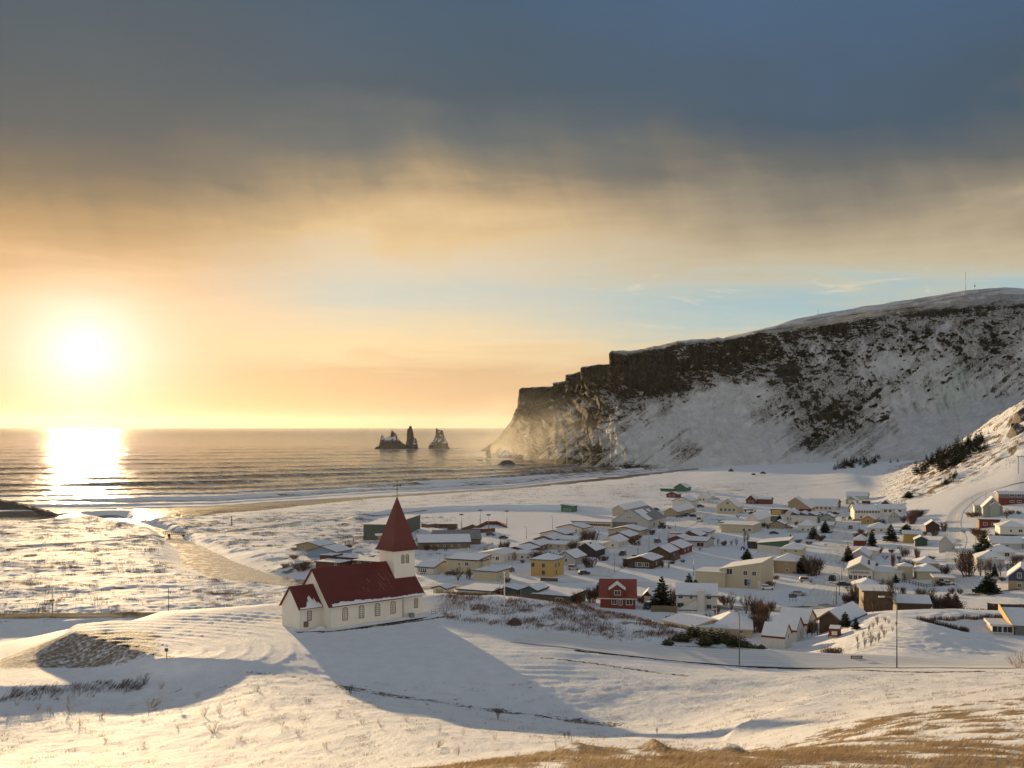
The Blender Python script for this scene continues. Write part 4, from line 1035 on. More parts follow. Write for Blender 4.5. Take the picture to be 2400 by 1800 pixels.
# sea side row
H('small green hut on a bank above the sports ground', 1329, 1200, 28, 13, 7, 'l', 0.9, 'green', name='hut', cat='hut', trim='green', win=WN(3, 0.6, 1.0, 1.6))
H('bungalow with a very wide brown gable, last in the row near the sports ground', 1336, 1250, 62, 12, 12, 'g', 1.7, 'white', trim='brick', win=w3)
H('white bungalow with a red brown gable below the wide brown gabled one', 1296, 1263, 60, 11, 12, 'g', 1.6, 'white', trim='brick', win=w3)
H('bungalow with brown walls and a broad snow roof, third down the sea side row', 1275, 1276, 46, 11, 13, 'g', 1.4, 'wood', trim='brick', win=w2)
H('brown bungalow with a broad snow roof, fourth down the sea side row', 1242, 1291, 46, 12, 14, 'g', 1.4, 'wood', trim='brick', win=w2 + [('s', 0.3, 0.8, 1.2, 1.1), ('s', 0.6, 0.8, 1.2, 1.1)])
H('brown bungalow with white side panels, lowest brown one in the sea side row', 1208, 1303, 52, 13, 13, 'g', 1.2, 'dbrown', trim='brick', win=[('s', 0.3, 0.8, 1.2, 1.1), ('s', 0.6, 0.8, 1.2, 1.1)])
H('long low white bungalow with three dark front windows and a picket fence', 1150, 1318, 60, 19, 13, 'g', 0.9, 'white', trim='white', win=[('f', 0.47, 0.9, 1.5, 1.5), ('f', 0.6, 1.5, 1.4, 0.6), ('f', 0.76, 0.9, 1.5, 1.5), ('s', 0.35, 0.6, 1.2, 1.6), ('s', 0.6, 0.6, 1.2, 1.6)], frame=None)
H('white annexe with two square windows beside the long low white bungalow', 1231, 1315, 40, 17, 7, 's', 0.7, 'white', trim='white', win=w2)
H('white bungalow with a snow roof and three windows below a dark green bush', 1331, 1277, 40, 13, 8, 's', 0.9, 'white', trim='white', win=w3)
H('cream bungalow with a low hedge, between the brown row and the dark bush', 1300, 1288, 52, 12, 8, 's', 0.9, 'cream', trim='cream', win=w2)
H('bright yellow two storey house with a hipped snow roof', 1270, 1351, 52, 38, 9.5, 'h', 1.6, 'yellow', trim='dgrey', win=[('f', 0.1, 3.0, 1.2, 1.5), ('f', 0.57, 3.0, 1.2, 1.5), ('f', 0.57, 0.6, 1.2, 1.5), ('s', 0.25, 3.0, 1.1, 1.4), ('s', 0.55, 3.0, 1.1, 1.4), ('s', 0.3, 0.6, 1.0, 1.5)], frame=mat('grey_frame', (0.3, 0.27, 0.25)), over=0.3, door=None)
H('pale grey gabled house with a small attic window, right of the yellow house', 1325, 1325, 46, 17, 11, 'g', 2.2, 'grey', trim='wood', win=[('f', 0.53, 1.2, 1.2, 1.4), ('f', 0.5, 3.0, 0.7, 0.9), ('s', 0.25, 0.6, 0.9, 1.7), ('s', 0.5, 0.6, 0.9, 1.7), ('s', 0.75, 0.6, 0.9, 1.7)])
H('house with a tall black gable behind the pale grey gabled house', 1372, 1305, 46, 15, 11, 'g', 2.6, 'black', trim='dbrown', chim=(0.1, -0.2, 0.8))
H('white two storey house with a flat snow roof beside the black gable', 1385, 1298, 52, 24, 8, 'f', 0, 'white', trim='white', win=[('s', 0.3, 0.8, 1.0, 1.4), ('s', 0.3, 3.0, 1.0, 1.2), ('f', 0.8, 0.8, 0.8, 1.2)])
# halls in the middle distance
H('long flat roofed workshop with a row of amber windows by the sports ground', 1386, 1236, 92, 12, 16, 'f', 0, 'white', name='workshop', cat='workshop', trim='dbrown', win=WN(9, 0.9, 2.6, 1.1, 0.02, 0.98), frame=mat('amber_frame', (0.45, 0.33, 0.1)))
H('big grey gabled storage hall with a patchy half bare roof and dark wide door', 1477, 1239, 86, 18, 30, 'g', 5.6, 'grey', roof='grey', name='storage_hall', cat='hall', trim='grey', door=(0.36, 13, 3.2, 'dgrey'), win=[('f', 0.44, 5.2, 0.9, 0.9), ('f', 0.5, 5.2, 0.9, 0.9), ('s', 0.3, 1.0, 3, 2.0), ('s', 0.6, 1.0, 3, 2.0)])
H('long pale warehouse with a smooth snow roof behind the grey storage hall', 1449, 1208, 28, 13, 44, 'g', 2.6, 'beige', name='warehouse', cat='warehouse', trim='beige', win=[('s', 0.2, 0.8, 1.5, 1.2), ('s', 0.45, 0.8, 1.5, 1.2), ('s', 0.7, 0.8, 1.5, 1.2)])
H('long tan warehouse with a snow roof beside the row of parked cars', 1572, 1211, 31, 11, 38, 'g', 2.2, 'tan', name='warehouse', cat='warehouse', trim='tan', win=[('s', 0.2, 0.8, 1.2, 1.2), ('s', 0.4, 0.8, 1.2, 1.2), ('s', 0.6, 0.8, 1.2, 1.2), ('s', 0.8, 0.8, 1.2, 1.2)])
H('white gabled warehouse behind the long tan one', 1598, 1190, 44, 15, 18, 'g', 2.6, 'white', name='warehouse', cat='warehouse', trim='wood', win=[('f', 0.5, 4.2, 5.0, 0.5)])
H('green barn, the farthest building toward the cliff', 1594, 1152, 28, 9, 14, 'g', 3.2, 'green', name='barn', cat='barn', trim='dgreen')
H('low green shed joined to the left of the far green barn', 1564, 1152, 32, 6, 10, 'f', 0, 'green', name='shed', cat='shed', trim='dgreen')
H('small red cabin standing alone before the far green barn', 1575, 1166, 26, 7, 9, 'g', 1.6, 'red', name='cabin', cat='cabin', trim='dbrown', win=WN(2, 0.8, 1.5, 1.4))
H('small white gabled house, the nearer of a pair left of the open snow field', 1645, 1177, 22, 9, 10, 'g', 3.2, 'white', trim='white', win=WN(2, 1.0, 1.4, 1.6))
H('small white gabled house, the farther of a pair left of the open snow field', 1659, 1171, 17, 9, 10, 'g', 3.2, 'white', trim='white')
H('large cream gabled house with four ground floor windows and one in the gable', 1705, 1204, 48, 16, 14, 'g', 4.6, 'cream', trim='cream', win=WN(4, 1.4, 1.6, 1.8, 0.1, 0.9) + [('f', 0.5, 5.6, 1.7, 1.4), ('s', 0.3, 1.2, 1.4, 2), ('s', 0.6, 1.2, 1.4, 2)])
# two street rows
H('bungalow with a wide low snow gable directly below the grey storage hall', 1462, 1255, 72, 11, 13, 'g', 1.7, 'beige', trim='brick', win=w3)
H('brown gabled bungalow second below the grey storage hall', 1451, 1270, 48, 12, 13, 'g', 1.7, 'brick', trim='brick', win=w2 + [('s', 0.5, 0.5, 1.2, 1.6)])
H('white gabled bungalow with tall gable beside the white two storey house', 1428, 1285, 40, 15, 13, 'g', 1.9, 'white', trim='white', win=[('s', 0.2, 0.6, 1.2, 1.6), ('s', 0.5, 0.6, 1.2, 1.6), ('s', 0.8, 0.6, 1.2, 1.6), ('f', 0.7, 0.8, 1.2, 1.1)])
H('long white bungalow with red eaves at the top of the right street row', 1634, 1259, 50, 11, 12, 'g', 1.1, 'white', trim='red', win=[('s', 0.5, 0.9, 2.4, 0.8)])
H('bungalow with a small brown gable, second from the top of the right street row', 1617, 1265, 44, 9, 12, 'g', 1.8, 'brick', trim='brick', wing=(-6.5, 2, 7, 8, 2.2, 'f', 0, 'white'))
H('grey bungalow with two large dark windows and red fascia in the right street row', 1630, 1283, 50, 14, 13, 's', 1.2, 'grey', trim='red', win=[('f', 0.2, 0.4, 2.2, 1.8), ('f', 0.72, 0.4, 3.2, 1.8)], wing=(-8.5, 1, 8, 11, 2.6, 'g', 1.6, 'brick'))
H('brick red gabled bungalow in the middle of the right street row', 1570, 1299, 56, 14, 15, 'g', 2.0, 'red', trim='brick', win=[('s', 0.3, 0.7, 1.0, 1.3), ('s', 0.6, 0.7, 1.0, 1.3)])
H('brown wooden gabled bungalow beside the tall board fence', 1545, 1312, 46, 17, 13, 'g', 2.0, 'brown', trim='dbrown', win=[('s', 0.5, 0.7, 1.4, 1.2)])
H('very dark brown bungalow with a wide band of white framed windows', 1500, 1332, 56, 18, 13, 'g', 1.3, 'dbrown', trim='dbrown', win=[('f', 0.36, 0.6, 1.1, 1.5), ('f', 0.5, 0.6, 1.9, 1.5), ('f', 0.62, 0.6, 0.9, 1.5), ('f', 0.78, 0.6, 1.6, 1.5), ('s', 0.4, 0.8, 1.0, 1.3)], wing=(-5.6, 2.0, 3.0, 7, 2.6, 'f', 0, 'dbrown'))
H('modern cream building with a wedge shaped top and square black windows', 1735, 1378, 96, 40, 18, 'r', 2.6, 'cream', trim='cream', name='community_centre', cat='public building', win=[('f', 0.24, 4.0, 2.0, 1.9), ('f', 0.62, 4.0, 1.4, 1.5), ('f', 0.83, 4.0, 1.4, 1.5), ('f', 0.67, 0.7, 2.2, 2.3), ('s', 0.2, 4.0, 1.2, 1.4)], over=0.12, wing=(-9.2, -1.6, 9.4, 11, 4.4, 'f', 0, 'cream'), door=(0.95, 1.0, 2.6, 'white'))
H('long white warehouse with a dusty yellow front and a slanting snow roof', 1727, 1249, 72, 18, 20, 'f', 0, 'cream', name='warehouse', cat='warehouse', trim='beige', win=[('f', 0.72, 0.8, 1.4, 1.6), ('f', 0.9, 0.8, 1.4, 1.6)])
H('tall gabled warehouse behind the dusty yellow fronted one', 1764, 1238, 26, 20, 30, 'g', 3.0, 'white', name='warehouse', cat='warehouse', trim='white')
H('small white flat roofed office left of the dusty yellow fronted warehouse', 1696, 1238, 20, 13, 8, 'f', 0, 'white', name='office', cat='office', win=WN(2, 0.9, 1.0, 1.1))
H('red house with a red iron roof and a wide dormer', 1448, 1432, 82, 26, 9, 's', 4.2, 'red', roof='red', trim='white', az=6, win=[('f', 0.4, 1.1, 1.5, 1.5), ('f', 0.58, 0.9, 1.0, 1.6), ('f', 0.83, 1.0, 1.8, 1.6), ('s', 0.4, 0.9, 0.9, 1.5)])
H('small dark garage with a snowy gable right of the red house', 1517, 1415, 26, 14, 7, 'g', 1.6, 'brick', trim='brick', name='garage', cat='garage', door=(0.6, 2.4, 2.2, 'white'), az=12)
H('white two storey house with an outside stair along its front', 1633, 1443, 94, 34, 11, 's', 2.4, 'white', az=10, trim='dgrey', win=[('f', 0.1, 3.2, 1.2, 1.2), ('f', 0.36, 3.2, 0.8, 1.2), ('f', 0.58, 3.2, 0.8, 1.2), ('f', 0.8, 3.2, 1.2, 1.3), ('f', 0.1, 0.7, 1.8, 1.3), ('f', 0.58, 0.5, 0.8, 1.3), ('f', 0.8, 0.5, 1.3, 1.2), ('s', 0.3, 3.0, 0.8, 1.2), ('s', 0.7, 3.0, 0.8, 1.2)], frame=mat('grey_frame', (0.3, 0.27, 0.25)), over=0.3)
H('low cream house with a folded snow roof nearest the grassy knoll', 1590, 1480, 70, 13, 11, 's', 1.0, 'cream', az=55, trim='beige', win=[('s', 0.5, 0.6, 1.0, 1.1)], ymin=235)
H('broad cream bungalow with a hipped snow roof and a garage wing', 1712, 1492, 96, 17, 12, 'h', 2.6, 'cream', az=12, trim='beige', ymin=222, win=[('f', 0.75, 0.8, 1.0, 1.2)], wing=(-5.0, -3.0, 7.5, 5, 2.1, 'f', 0, 'cream'))
H('white cottage with red roof edges, nearest to the road', 1812, 1520, 52, 26, 6.0, 's', 2.2, 'white', az=28, trim='red', ymin=198, win=[('s', 0.5, 1.6, 0.9, 1.3), ('s', 0.3, -0.6, 0.6, 0.8)], over=0.15, chim=(0.3, 0.1, 0.3))
H('white cottage with red roof edges, second up from the road', 1836, 1505, 58, 27, 7.0, 's', 2.4, 'white', az=28, trim='red', ymin=205, win=[('s', 0.5, 1.2, 0.9, 1.2)], over=0.15)
H('white house with red roof edges and a cross gable behind the two cottages', 1858, 1488, 66, 26, 9.0, 's', 2.6, 'white', az=28, trim='red', ymin=210, over=0.2, win=[('s', 0.35, 0.8, 0.9, 1.2), ('s', 0.65, 0.8, 0.9, 1.2)])
H('brown timber bungalow with a wide snow gable below the street', 1946, 1478, 50, 25, 14, 'g', 1.8, 'brown', az=36, trim='wood', ymin=212, win=[('s', 0.3, 0.6, 1.0, 1.8), ('s', 0.5, 0.6, 1.0, 1.8)], over=0.9)
# middle of the village and main street
H('red brown gabled farmhouse alone at the edge of the snow field', 1760, 1181, 22, 9, 10, 'g', 3.0, 'brick', trim='brick', win=WN(2, 1, 1.2, 1.4), wing=(8.2, 2, 9.5, 7, 3.0, 's', 1.4, 'brick'))
H('tan gabled house at the far end of the village above the white workshop', 1864, 1189, 32, 11, 13, 'g', 3.0, 'tan', trim='tan')
H('gabled warehouse with a broad snow roof and a rust red door', 1876, 1204, 44, 13, 18, 'g', 4.0, 'tan', name='warehouse', cat='warehouse', trim='tan', door=(0.75, 7, 3.0, 'red'))
H('long brown industrial hall under a flat snow roof near the end of main street', 1927, 1193, 66, 13, 16, 's', 2.2, 'brown', name='hall', cat='hall', trim='tan')
H('white low workshop with two gables in front of the long brown hall', 1930, 1197, 56, 10, 10, 's', 1.6, 'white', name='workshop', cat='workshop', trim='white', win=WN(4, 0.9, 1.6, 1.4))
H('dark brown flat container office behind the yellow container', 1829, 1205, 44, 10, 8, 'f', 0, 'dbrown', name='office', cat='office', win=[('f', 0.58, 0.3, 1.4, 2.0)], frame=WHITEP)
H('white factory with blue zigzag roof edge', 1884, 1227, 58, 19, 14, 'f', 0, 'white', name='factory', cat='factory', trim='navy', win=[])
H('white gabled wing left of the factory with the blue roof edge', 1849, 1224, 26, 14, 16, 'g', 3.2, 'white', trim='white', win=[('f', 0.4, 1.2, 1.0, 1.6), ('f', 0.7, 1.2, 1.0, 1.6)])
H('tan cottage with a hipped snow roof below the green container', 1821, 1239, 32, 10, 9, 'g', 1.6, 'tan', trim='brown', win=w2)
H('white house on a grey base with a hipped snow roof and a walled yard', 1888, 1248, 36, 16, 10, 'h', 2.2, 'white', trim='white', win=w2, base=('grey', 0.9))
H('grey house with a red brown roof edge beside the factory, on main street', 1938, 1226, 28, 14, 9, 'g', 1.6, 'greygreen', trim='brick', win=[('f', 0.7, 1.4, 1.4, 1.2)])
H('small grey garage house below the one with the red brown roof edge', 1938, 1240, 28, 9, 8, 's', 1.2, 'grey', trim='grey')
H('white shop with a bright green gable board under a snow roof', 1811, 1296, 70, 20, 16, 'r', 1.6, 'white', name='shop', cat='shop', trim='green', az=22, win=[])
H('white house with a hipped snow roof behind the tan house', 1853, 1310, 46, 22, 11, 'h', 1.9, 'cream', trim='cream', win=[('f', 0.25, 2.6, 1.1, 1.0), ('f', 0.75, 2.6, 1.1, 1.0)])
H('tan house with a hipped snow roof beside the thick brown grove', 1840, 1344, 52, 28, 11, 'h', 1.9, 'tan', trim='tan', win=[('f', 0.55, 3.2, 0.6, 0.6), ('f', 0.6, 0.6, 1.0, 1.2)])
H('small brown shed beside the blue play tents', 1765, 1286, 24, 15, 5, 'f', 0, 'dbrown', name='shed', cat='shed', door=(0.3, 1.4, 1.9, 'navy'))
H('long mint green hall at the far end of main street', 2008, 1172, 46, 9, 12, 's', 2.4, 'mint', name='hall', cat='hall', trim='mint')
H('small grey gabled house with a wide pale door before the mint green hall', 1995, 1182, 24, 9, 10, 'g', 2.2, 'greygreen', trim='greygreen', door=(0.6, 5, 2.8, 'white'))
H('golden yellow gabled house at the far corner of main street', 1998, 1200, 18, 11, 10, 'g', 3.4, 'gold', trim='gold', win=[('f', 0.5, 1, 1.2, 1.4)])
H('long hotel with a band of upper windows and yellow panels', 2033, 1218, 58, 22, 12, 's', 2.2, 'white', name='hotel', cat='hotel', az=8, trim='white', win=WN(9, 3.4, 1.2, 1.4, 0.02, 0.98) + WN(3, 0.6, 1.2, 1.4), base=('tan', 0.4))
H('white hotel extension with a long snow roof, right of the hotel', 2092, 1208, 60, 15, 11, 's', 1.8, 'white', name='hotel', cat='hotel', az=8, trim='white', win=WN(4, 1.6, 1.6, 1.5))
H('bright golden cottage in front of the hotel', 2034, 1228, 30, 10, 9, 'g', 2.0, 'gold', trim='gold', win=[('f', 0.5, 0.8, 1.2, 1.3)])
H('pale grey gabled house with a porch in front of the hotel extension', 2096, 1224, 28, 13, 9, 'g', 2.6, 'grey', trim='white', win=WN(3, 2.2, 0.8, 1.2))
H('tiny brown gabled hut at the foot of the sunlit slope', 2075, 1190, 20, 8, 8, 'g', 2.2, 'dbrown', name='hut', cat='hut', trim='tan', win=[('f', 0.7, 1.2, 0.9, 0.9)])
H('white bungalow with two hipped snow roofs behind the tall spruces', 2057, 1250, 46, 12, 11, 'h', 2.0, 'white', trim='white', win=w2)
H('dark red house with a hipped snow roof beside main street', 2013, 1280, 24, 14, 9, 'h', 1.6, 'red', trim='white')
H('white flat roofed house with an antenna rail above the community hall', 2026, 1305, 56, 14, 12, 'f', 0, 'white', trim='white')
H('white house with parallel snow ridges just above the community hall', 2014, 1316, 40, 14, 11, 'g', 2.0, 'grey', trim='white')
hall = H('white community hall with red lettering over a row of dark windows', 2016, 1366, 56, 31, 18, 'g', 2.0, 'white', name='community_hall', cat='hall', az=20, trim='white', win=[('f', 0.12, 0.9, 1.2, 1.5), ('f', 0.31, 0.9, 1.2, 1.5), ('f', 0.5, 0.9, 1.2, 1.5), ('f', 0.69, 0.9, 1.2, 1.5), ('f', 0.88, 0.9, 1.0, 1.5)], frame=WHITEP, wing=(8.4, 2, 9.0, 12, 3.4, 'f', 0, 'white'), chim=(0.33, -0.2, 0.9))
H('cream house with a long hipped snow roof half hidden by bare trees', 2034, 1396, 56, 17, 11, 'h', 1.8, 'cream', trim='cream', az=14, win=[('f', 0.3, 0.8, 1.0, 1.2)])
# right hand slope
H('dark brown cabin with a snow gable on the bend of the hill road', 2186, 1247, 30, 14, 9, 'g', 2.0, 'dbrown', name='cabin', cat='cabin', trim='dbrown', az=18)
H('ochre yellow house with a low snow roof beside the dark green shed', 2139, 1272, 40, 19, 9, 's', 1.0, 'gold', trim='tan', az=18)
H('dark green shed with a snow gable beside the ochre yellow house', 2159, 1280, 27, 14, 7, 'g', 1.2, 'dgreen', name='shed', cat='shed', trim='dgreen', az=18)
H('narrow tall grey gabled house with a chimney on the hill road', 2216, 1294, 28, 22, 8, 'g', 2.6, 'grey', trim='white', az=30, chim=(0.0, -0.1, 0.8), win=[('s', 0.4, 1.6, 0.7, 1.0)], name='house')
H('grey green house with a steep gable and a porch, high on the hill', 2327, 1211, 42, 22, 11, 'g', 4.2, 'greygreen', trim='white', az=20, win=[('f', 0.45, 6.0, 1.0, 1.2), ('f', 0.6, 3.0, 0.8, 1.2)], wing=(0.8, -1.6, 4.0, 3, 5.0, 'g', 1.6, 'greygreen'), door=None)
H('pale green flat roofed wing left of the steep grey green gable', 2297, 1206, 24, 20, 9, 'f', 0, 'mint', trim='white', az=20, win=[('f', 0.25, 1.8, 0.7, 1.2)])
H('two storey house with grey upper and dark red lower walls, high on the right', 2372, 1182, 58, 24, 9, 's', 0.8, 'dgrey', trim='white', az=14, base=('red', 2.9), win=[('f', 0.5, 3.6, 2.0, 1.3), ('f', 0.76, 3.6, 2.0, 1.3), ('f', 0.5, 0.9, 2.0, 1.0), ('f', 0.76, 0.9, 2.0, 1.0)], chim=(-0.15, 0, 0.7))
H('dark red flat roofed cabin with two windows above the twiggy hedge', 2319, 1236, 44, 17, 7, 'f', 0, 'red', name='cabin', cat='cabin', trim='dbrown', az=16, win=[('f', 0.3, 0.8, 1.6, 1.2), ('f', 0.7, 0.8, 1.6, 1.2)])
H('white house with a black base at the right edge, below the red cabin', 2376, 1256, 58, 21, 10, 'h', 1.8, 'white', trim='white', az=14, base=('black', 0.5), win=[('f', 0.4, 1.4, 0.9, 1.1), ('f', 0.75, 1.4, 1.6, 1.2)])
H('wide grey bungalow with twin snow gables right of the big spruce', 2360, 1289, 66, 16, 11, 's', 1.6, 'grey', trim='white', az=16, win=[('f', 0.28, 0.8, 1.3, 1.1), ('f', 0.5, 0.8, 1.3, 1.1)], wing=(8.2, -1, 6.0, 10, 2.7, 'g', 1.3, 'grey'))
H('white house with a hipped snow roof below the wide grey bungalow', 2348, 1310, 56, 16, 10, 'h', 1.8, 'white', trim='white', az=18, win=[('f', 0.7, 0.8, 1.6, 1.5)])
H('grey house with a chimney and hipped snow roof behind leafless trees', 2323, 1333, 58, 23, 10, 'h', 1.8, 'grey', trim='white', az=18, chim=(0.05, 0, 0.8), win=[('f', 0.2, 2.6, 1.3, 1.2), ('f', 0.65, 2.6, 1.3, 1.2)])
H('tan low house behind the cream house with the round bush', 2174, 1333, 46, 8, 9, 'h', 1.6, 'tan', trim='tan', az=14)
H('cream house with a hipped snow roof left of the round bare bush', 2176, 1358, 48, 18, 9, 'h', 1.6, 'cream', trim='cream', az=14, win=[('f', 0.75, 1.6, 1.4, 1.0)], wing=(-6.2, 3.0, 4, 5, 3.2, 'h', 0.8, 'cream'))
H('low cream garage house in front of the round bare bush', 2214, 1370, 42, 14, 7, 'f', 0, 'cream', trim='cream', az=14, win=[('f', 0.32, 0.9, 1.3, 0.9), ('f', 0.68, 0.9, 1.3, 0.9)])
H('navy blue gabled house on a stone base at the right edge', 2392, 1395, 52, 30, 11, 'g', 2.6, 'navy', trim='white', az=26, base=('tan', 2.3), win=[('f', 0.45, 3.1, 1.1, 1.5), ('f', 0.45, 0.5, 1.1, 1.3)])
H('brown timber house with a flat snow roof behind tall bare trees', 2058, None, 64, 44, 10, 'f', 0, 'brown', trim='brown', az=12, Y=256)
H('small red brown garage house left of the dense brown thicket', 2140, None, 74, 24, 8, 's', 1.4, 'brown', trim='brown', az=12, Y=262)
H('visitor house with a bright yellow slanted gable and grey snow roof', 2408, 1490, 52, 17, 9, 'p', 1.9, 'dgrey', name='visitor_centre', cat='building', trim='dgrey', az=11, ymin=196, over=0.5)
H('glass fronted porch with a flat roof beside the yellow slanted gable', 2351, 1487, 46, 14, 6, 'f', 0, 'beige', name='pavilion', cat='pavilion', trim='white', az=14, ymin=196, win=[('f', 0.25, 0.3, 2.0, 1.5), ('f', 0.7, 0.3, 2.0, 1.5)])
# special parts ---------------------------------------------------------------
def rt(lbl): return [h_ for h_ in HOUSES if lbl in h_[0]['label']][0]
root, P, wd, dp, hh = rt('red iron roof')
m_ = MB(); dw = wd * 0.40
ox = -wd * 0.02; oy = -dp / 2 + 2.1 - 0.6
wall_mesh(m_, 'g', dw, 4.2, hh + 2.3, 1.3, 0, ox, oy, sink=-hh + 0.1); m_.build('dormer', wallmat('red'), root)
make_roof(root, 'g', dw, 4.2, hh + 2.3, 1.3, SNOW, wallmat('white'), 0.4, 'dormer_roof', ox, oy)
o = link('window', window_mesh(1.8, 1.3), root, (ox + 0.1, oy - 2.1, hh + 0.7))
root, P, wd, dp, hh = rt('outside stair')
m_ = MB(); x1 = wd * 0.02
m_.poly([(x1 - 5.5, -dp / 2 - 1.3, 0.3), (x1, -dp / 2 - 1.3, 0.3), (x1, -dp / 2 - 1.3, 3.1), (x1 - 0.3, -dp / 2 - 1.3, 3.1)]); m_.poly([(x1 - 5.5, -dp / 2 - 1.3, 0.3), (x1 - 0.3, -dp / 2 - 1.3, 3.1), (x1 - 0.3, -dp / 2, 3.1), (x1 - 5.5, -dp / 2, 0.3)])
m_.box(x1, x1 + 1.9, -dp / 2 - 1.5, -dp / 2, -0.5, 5.6); m_.build('stair', wallmat('white'), root)
m_ = MB(); m_.box(x1 - 0.15, x1 + 2.05, -dp / 2 - 1.65, -dp / 2 + 0.1, 5.6, 5.9); m_.build('porch_roof', SNOW, root)
root, P, wd, dp, hh = rt('red lettering')
tx = bpy.data.curves.new('lettering', 'FONT'); tx.body = 'LEIKSKÁLAR'; tx.size = 0.95; tx.align_x = 'CENTER'; tx.extrude = 0.04; tx.space_character = 1.12
tm = mat('red_letters', (0.25, 0.03, 0.03)); tx.materials.append(tm)
to0 = bpy.data.objects.new('lettering_curve', tx); COL.objects.link(to0)
bpy.context.view_layer.update()
tme = bpy.data.meshes.new_from_object(to0.evaluated_get(bpy.context.evaluated_depsgraph_get())); bpy.data.objects.remove(to0)
tme.materials.clear(); tme.materials.append(tm)
to = link('lettering', tme, root); to.location = (0, -dp / 2 - 0.10, hh - 1.15); to.scale = (wd * 0.86 / 6.9, 1, 1); to.rotation_euler = (math.pi / 2, 0, 0)
m_ = MB(); y_ = -dp / 2 - 0.05; m_.poly([(-wd / 2, y_, hh - 0.1), (wd / 2, y_, hh - 0.1), (0, y_, hh + 1.95)]); m_.build('gable_board', wallmat('greygreen'), root)
root, P, wd, dp, hh = rt('zigzag')
m_ = MB()
for k in range(3):
    x0 = -wd / 2 + wd * k / 3; x1 = x0 + wd / 3
    m_.poly([(x0, -dp / 2 - 0.1, hh + 0.3), (x1, -dp / 2 - 0.1, hh + 0.3), (x0 + 0.4, -dp / 2 - 0.1, hh + 1.7)]); m_.poly([(x1, dp / 2, hh + 0.3), (x0, dp / 2, hh + 0.3), (x0 + 0.4, dp / 2, hh + 1.7)])
    m_.poly([(x0 + 0.4, -dp / 2 - 0.1, hh + 1.7), (x1, -dp / 2 - 0.1, hh + 0.3), (x1, dp / 2, hh + 0.3), (x0 + 0.4, dp / 2, hh + 1.7)], 1)
    m_.poly([(x0, -dp / 2 - 0.1, hh + 0.3), (x0 + 0.4, -dp / 2 - 0.1, hh + 1.7), (x0 + 0.4, dp / 2, hh + 1.7), (x0, dp / 2, hh + 0.3)], 0)
m_.build('sawtooth_roof', [wallmat('navy'), SNOW], root)
root, P, wd, dp, hh = rt('green gable board')
m_ = MB(); y_ = -dp / 2 - 0.08
m_.poly([(-wd / 2 - 0.4, y_, hh - 0.2), (wd / 2 + 0.4, y_, hh - 1.1), (wd / 2 + 0.4, y_, hh + 1.6), (-wd / 2 - 0.4, y_, hh + 0.05)]); m_.build('fascia_board', wallmat('green'), root)
root, P, wd, dp, hh = rt('yellow slanted gable')
m_ = MB(); x_ = -wd / 2 - 0.55
q = [(-dp / 2 - 0.9, hh - 0.3), (dp / 2 + 0.9, hh + 1.5), (dp / 2 + 0.9, hh + 3.1), (-dp / 2 - 0.9, hh + 0.5)]
A = [(x_, y, z) for y, z in q]; Bq = [(x_ - 0.14, y, z) for y, z in q]
m_.poly(A); m_.poly(Bq[::-1])
for k in range(4): m_.poly([A[k], Bq[k], Bq[(k + 1) % 4], A[(k + 1) % 4]])
m_.build('gable_board', wallmat('yellow'), root)
root, P, wd, dp, hh = rt('patchy half bare roof')
sl = 5.6 / (wd / 2)
m_ = MB()
for (a0, a1, b0, b1) in ((0.12, 0.5, 0.06, 0.55), (0.5, 0.95, 0.02, 0.34), (0.2, 0.42, 0.62, 0.8)):
    xs = (wd / 2) * a0, (wd / 2) * a1; ys = -dp / 2 + dp * b0, -dp / 2 + dp * b1
    z = lambda x: hh + 5.6 + 0.24 + 0.08 - sl * x
    m_.poly([(xs[0], ys[0], z(xs[0])), (xs[1], ys[0], z(xs[1])), (xs[1], ys[1] - 2, z(xs[1])), (xs[0], ys[1], z(xs[0]))])
z = lambda x: hh + 5.6 + 0.24 + 0.08 + sl * x
m_.poly([(-wd / 2, -dp / 2, z(-wd / 2)), (-0.3, -dp / 2, z(-0.3)), (-0.3, dp / 2, z(-0.3)), (-wd / 2, dp / 2, z(-wd / 2))])
m_.build('roof_snow_patches', SNOW, root)
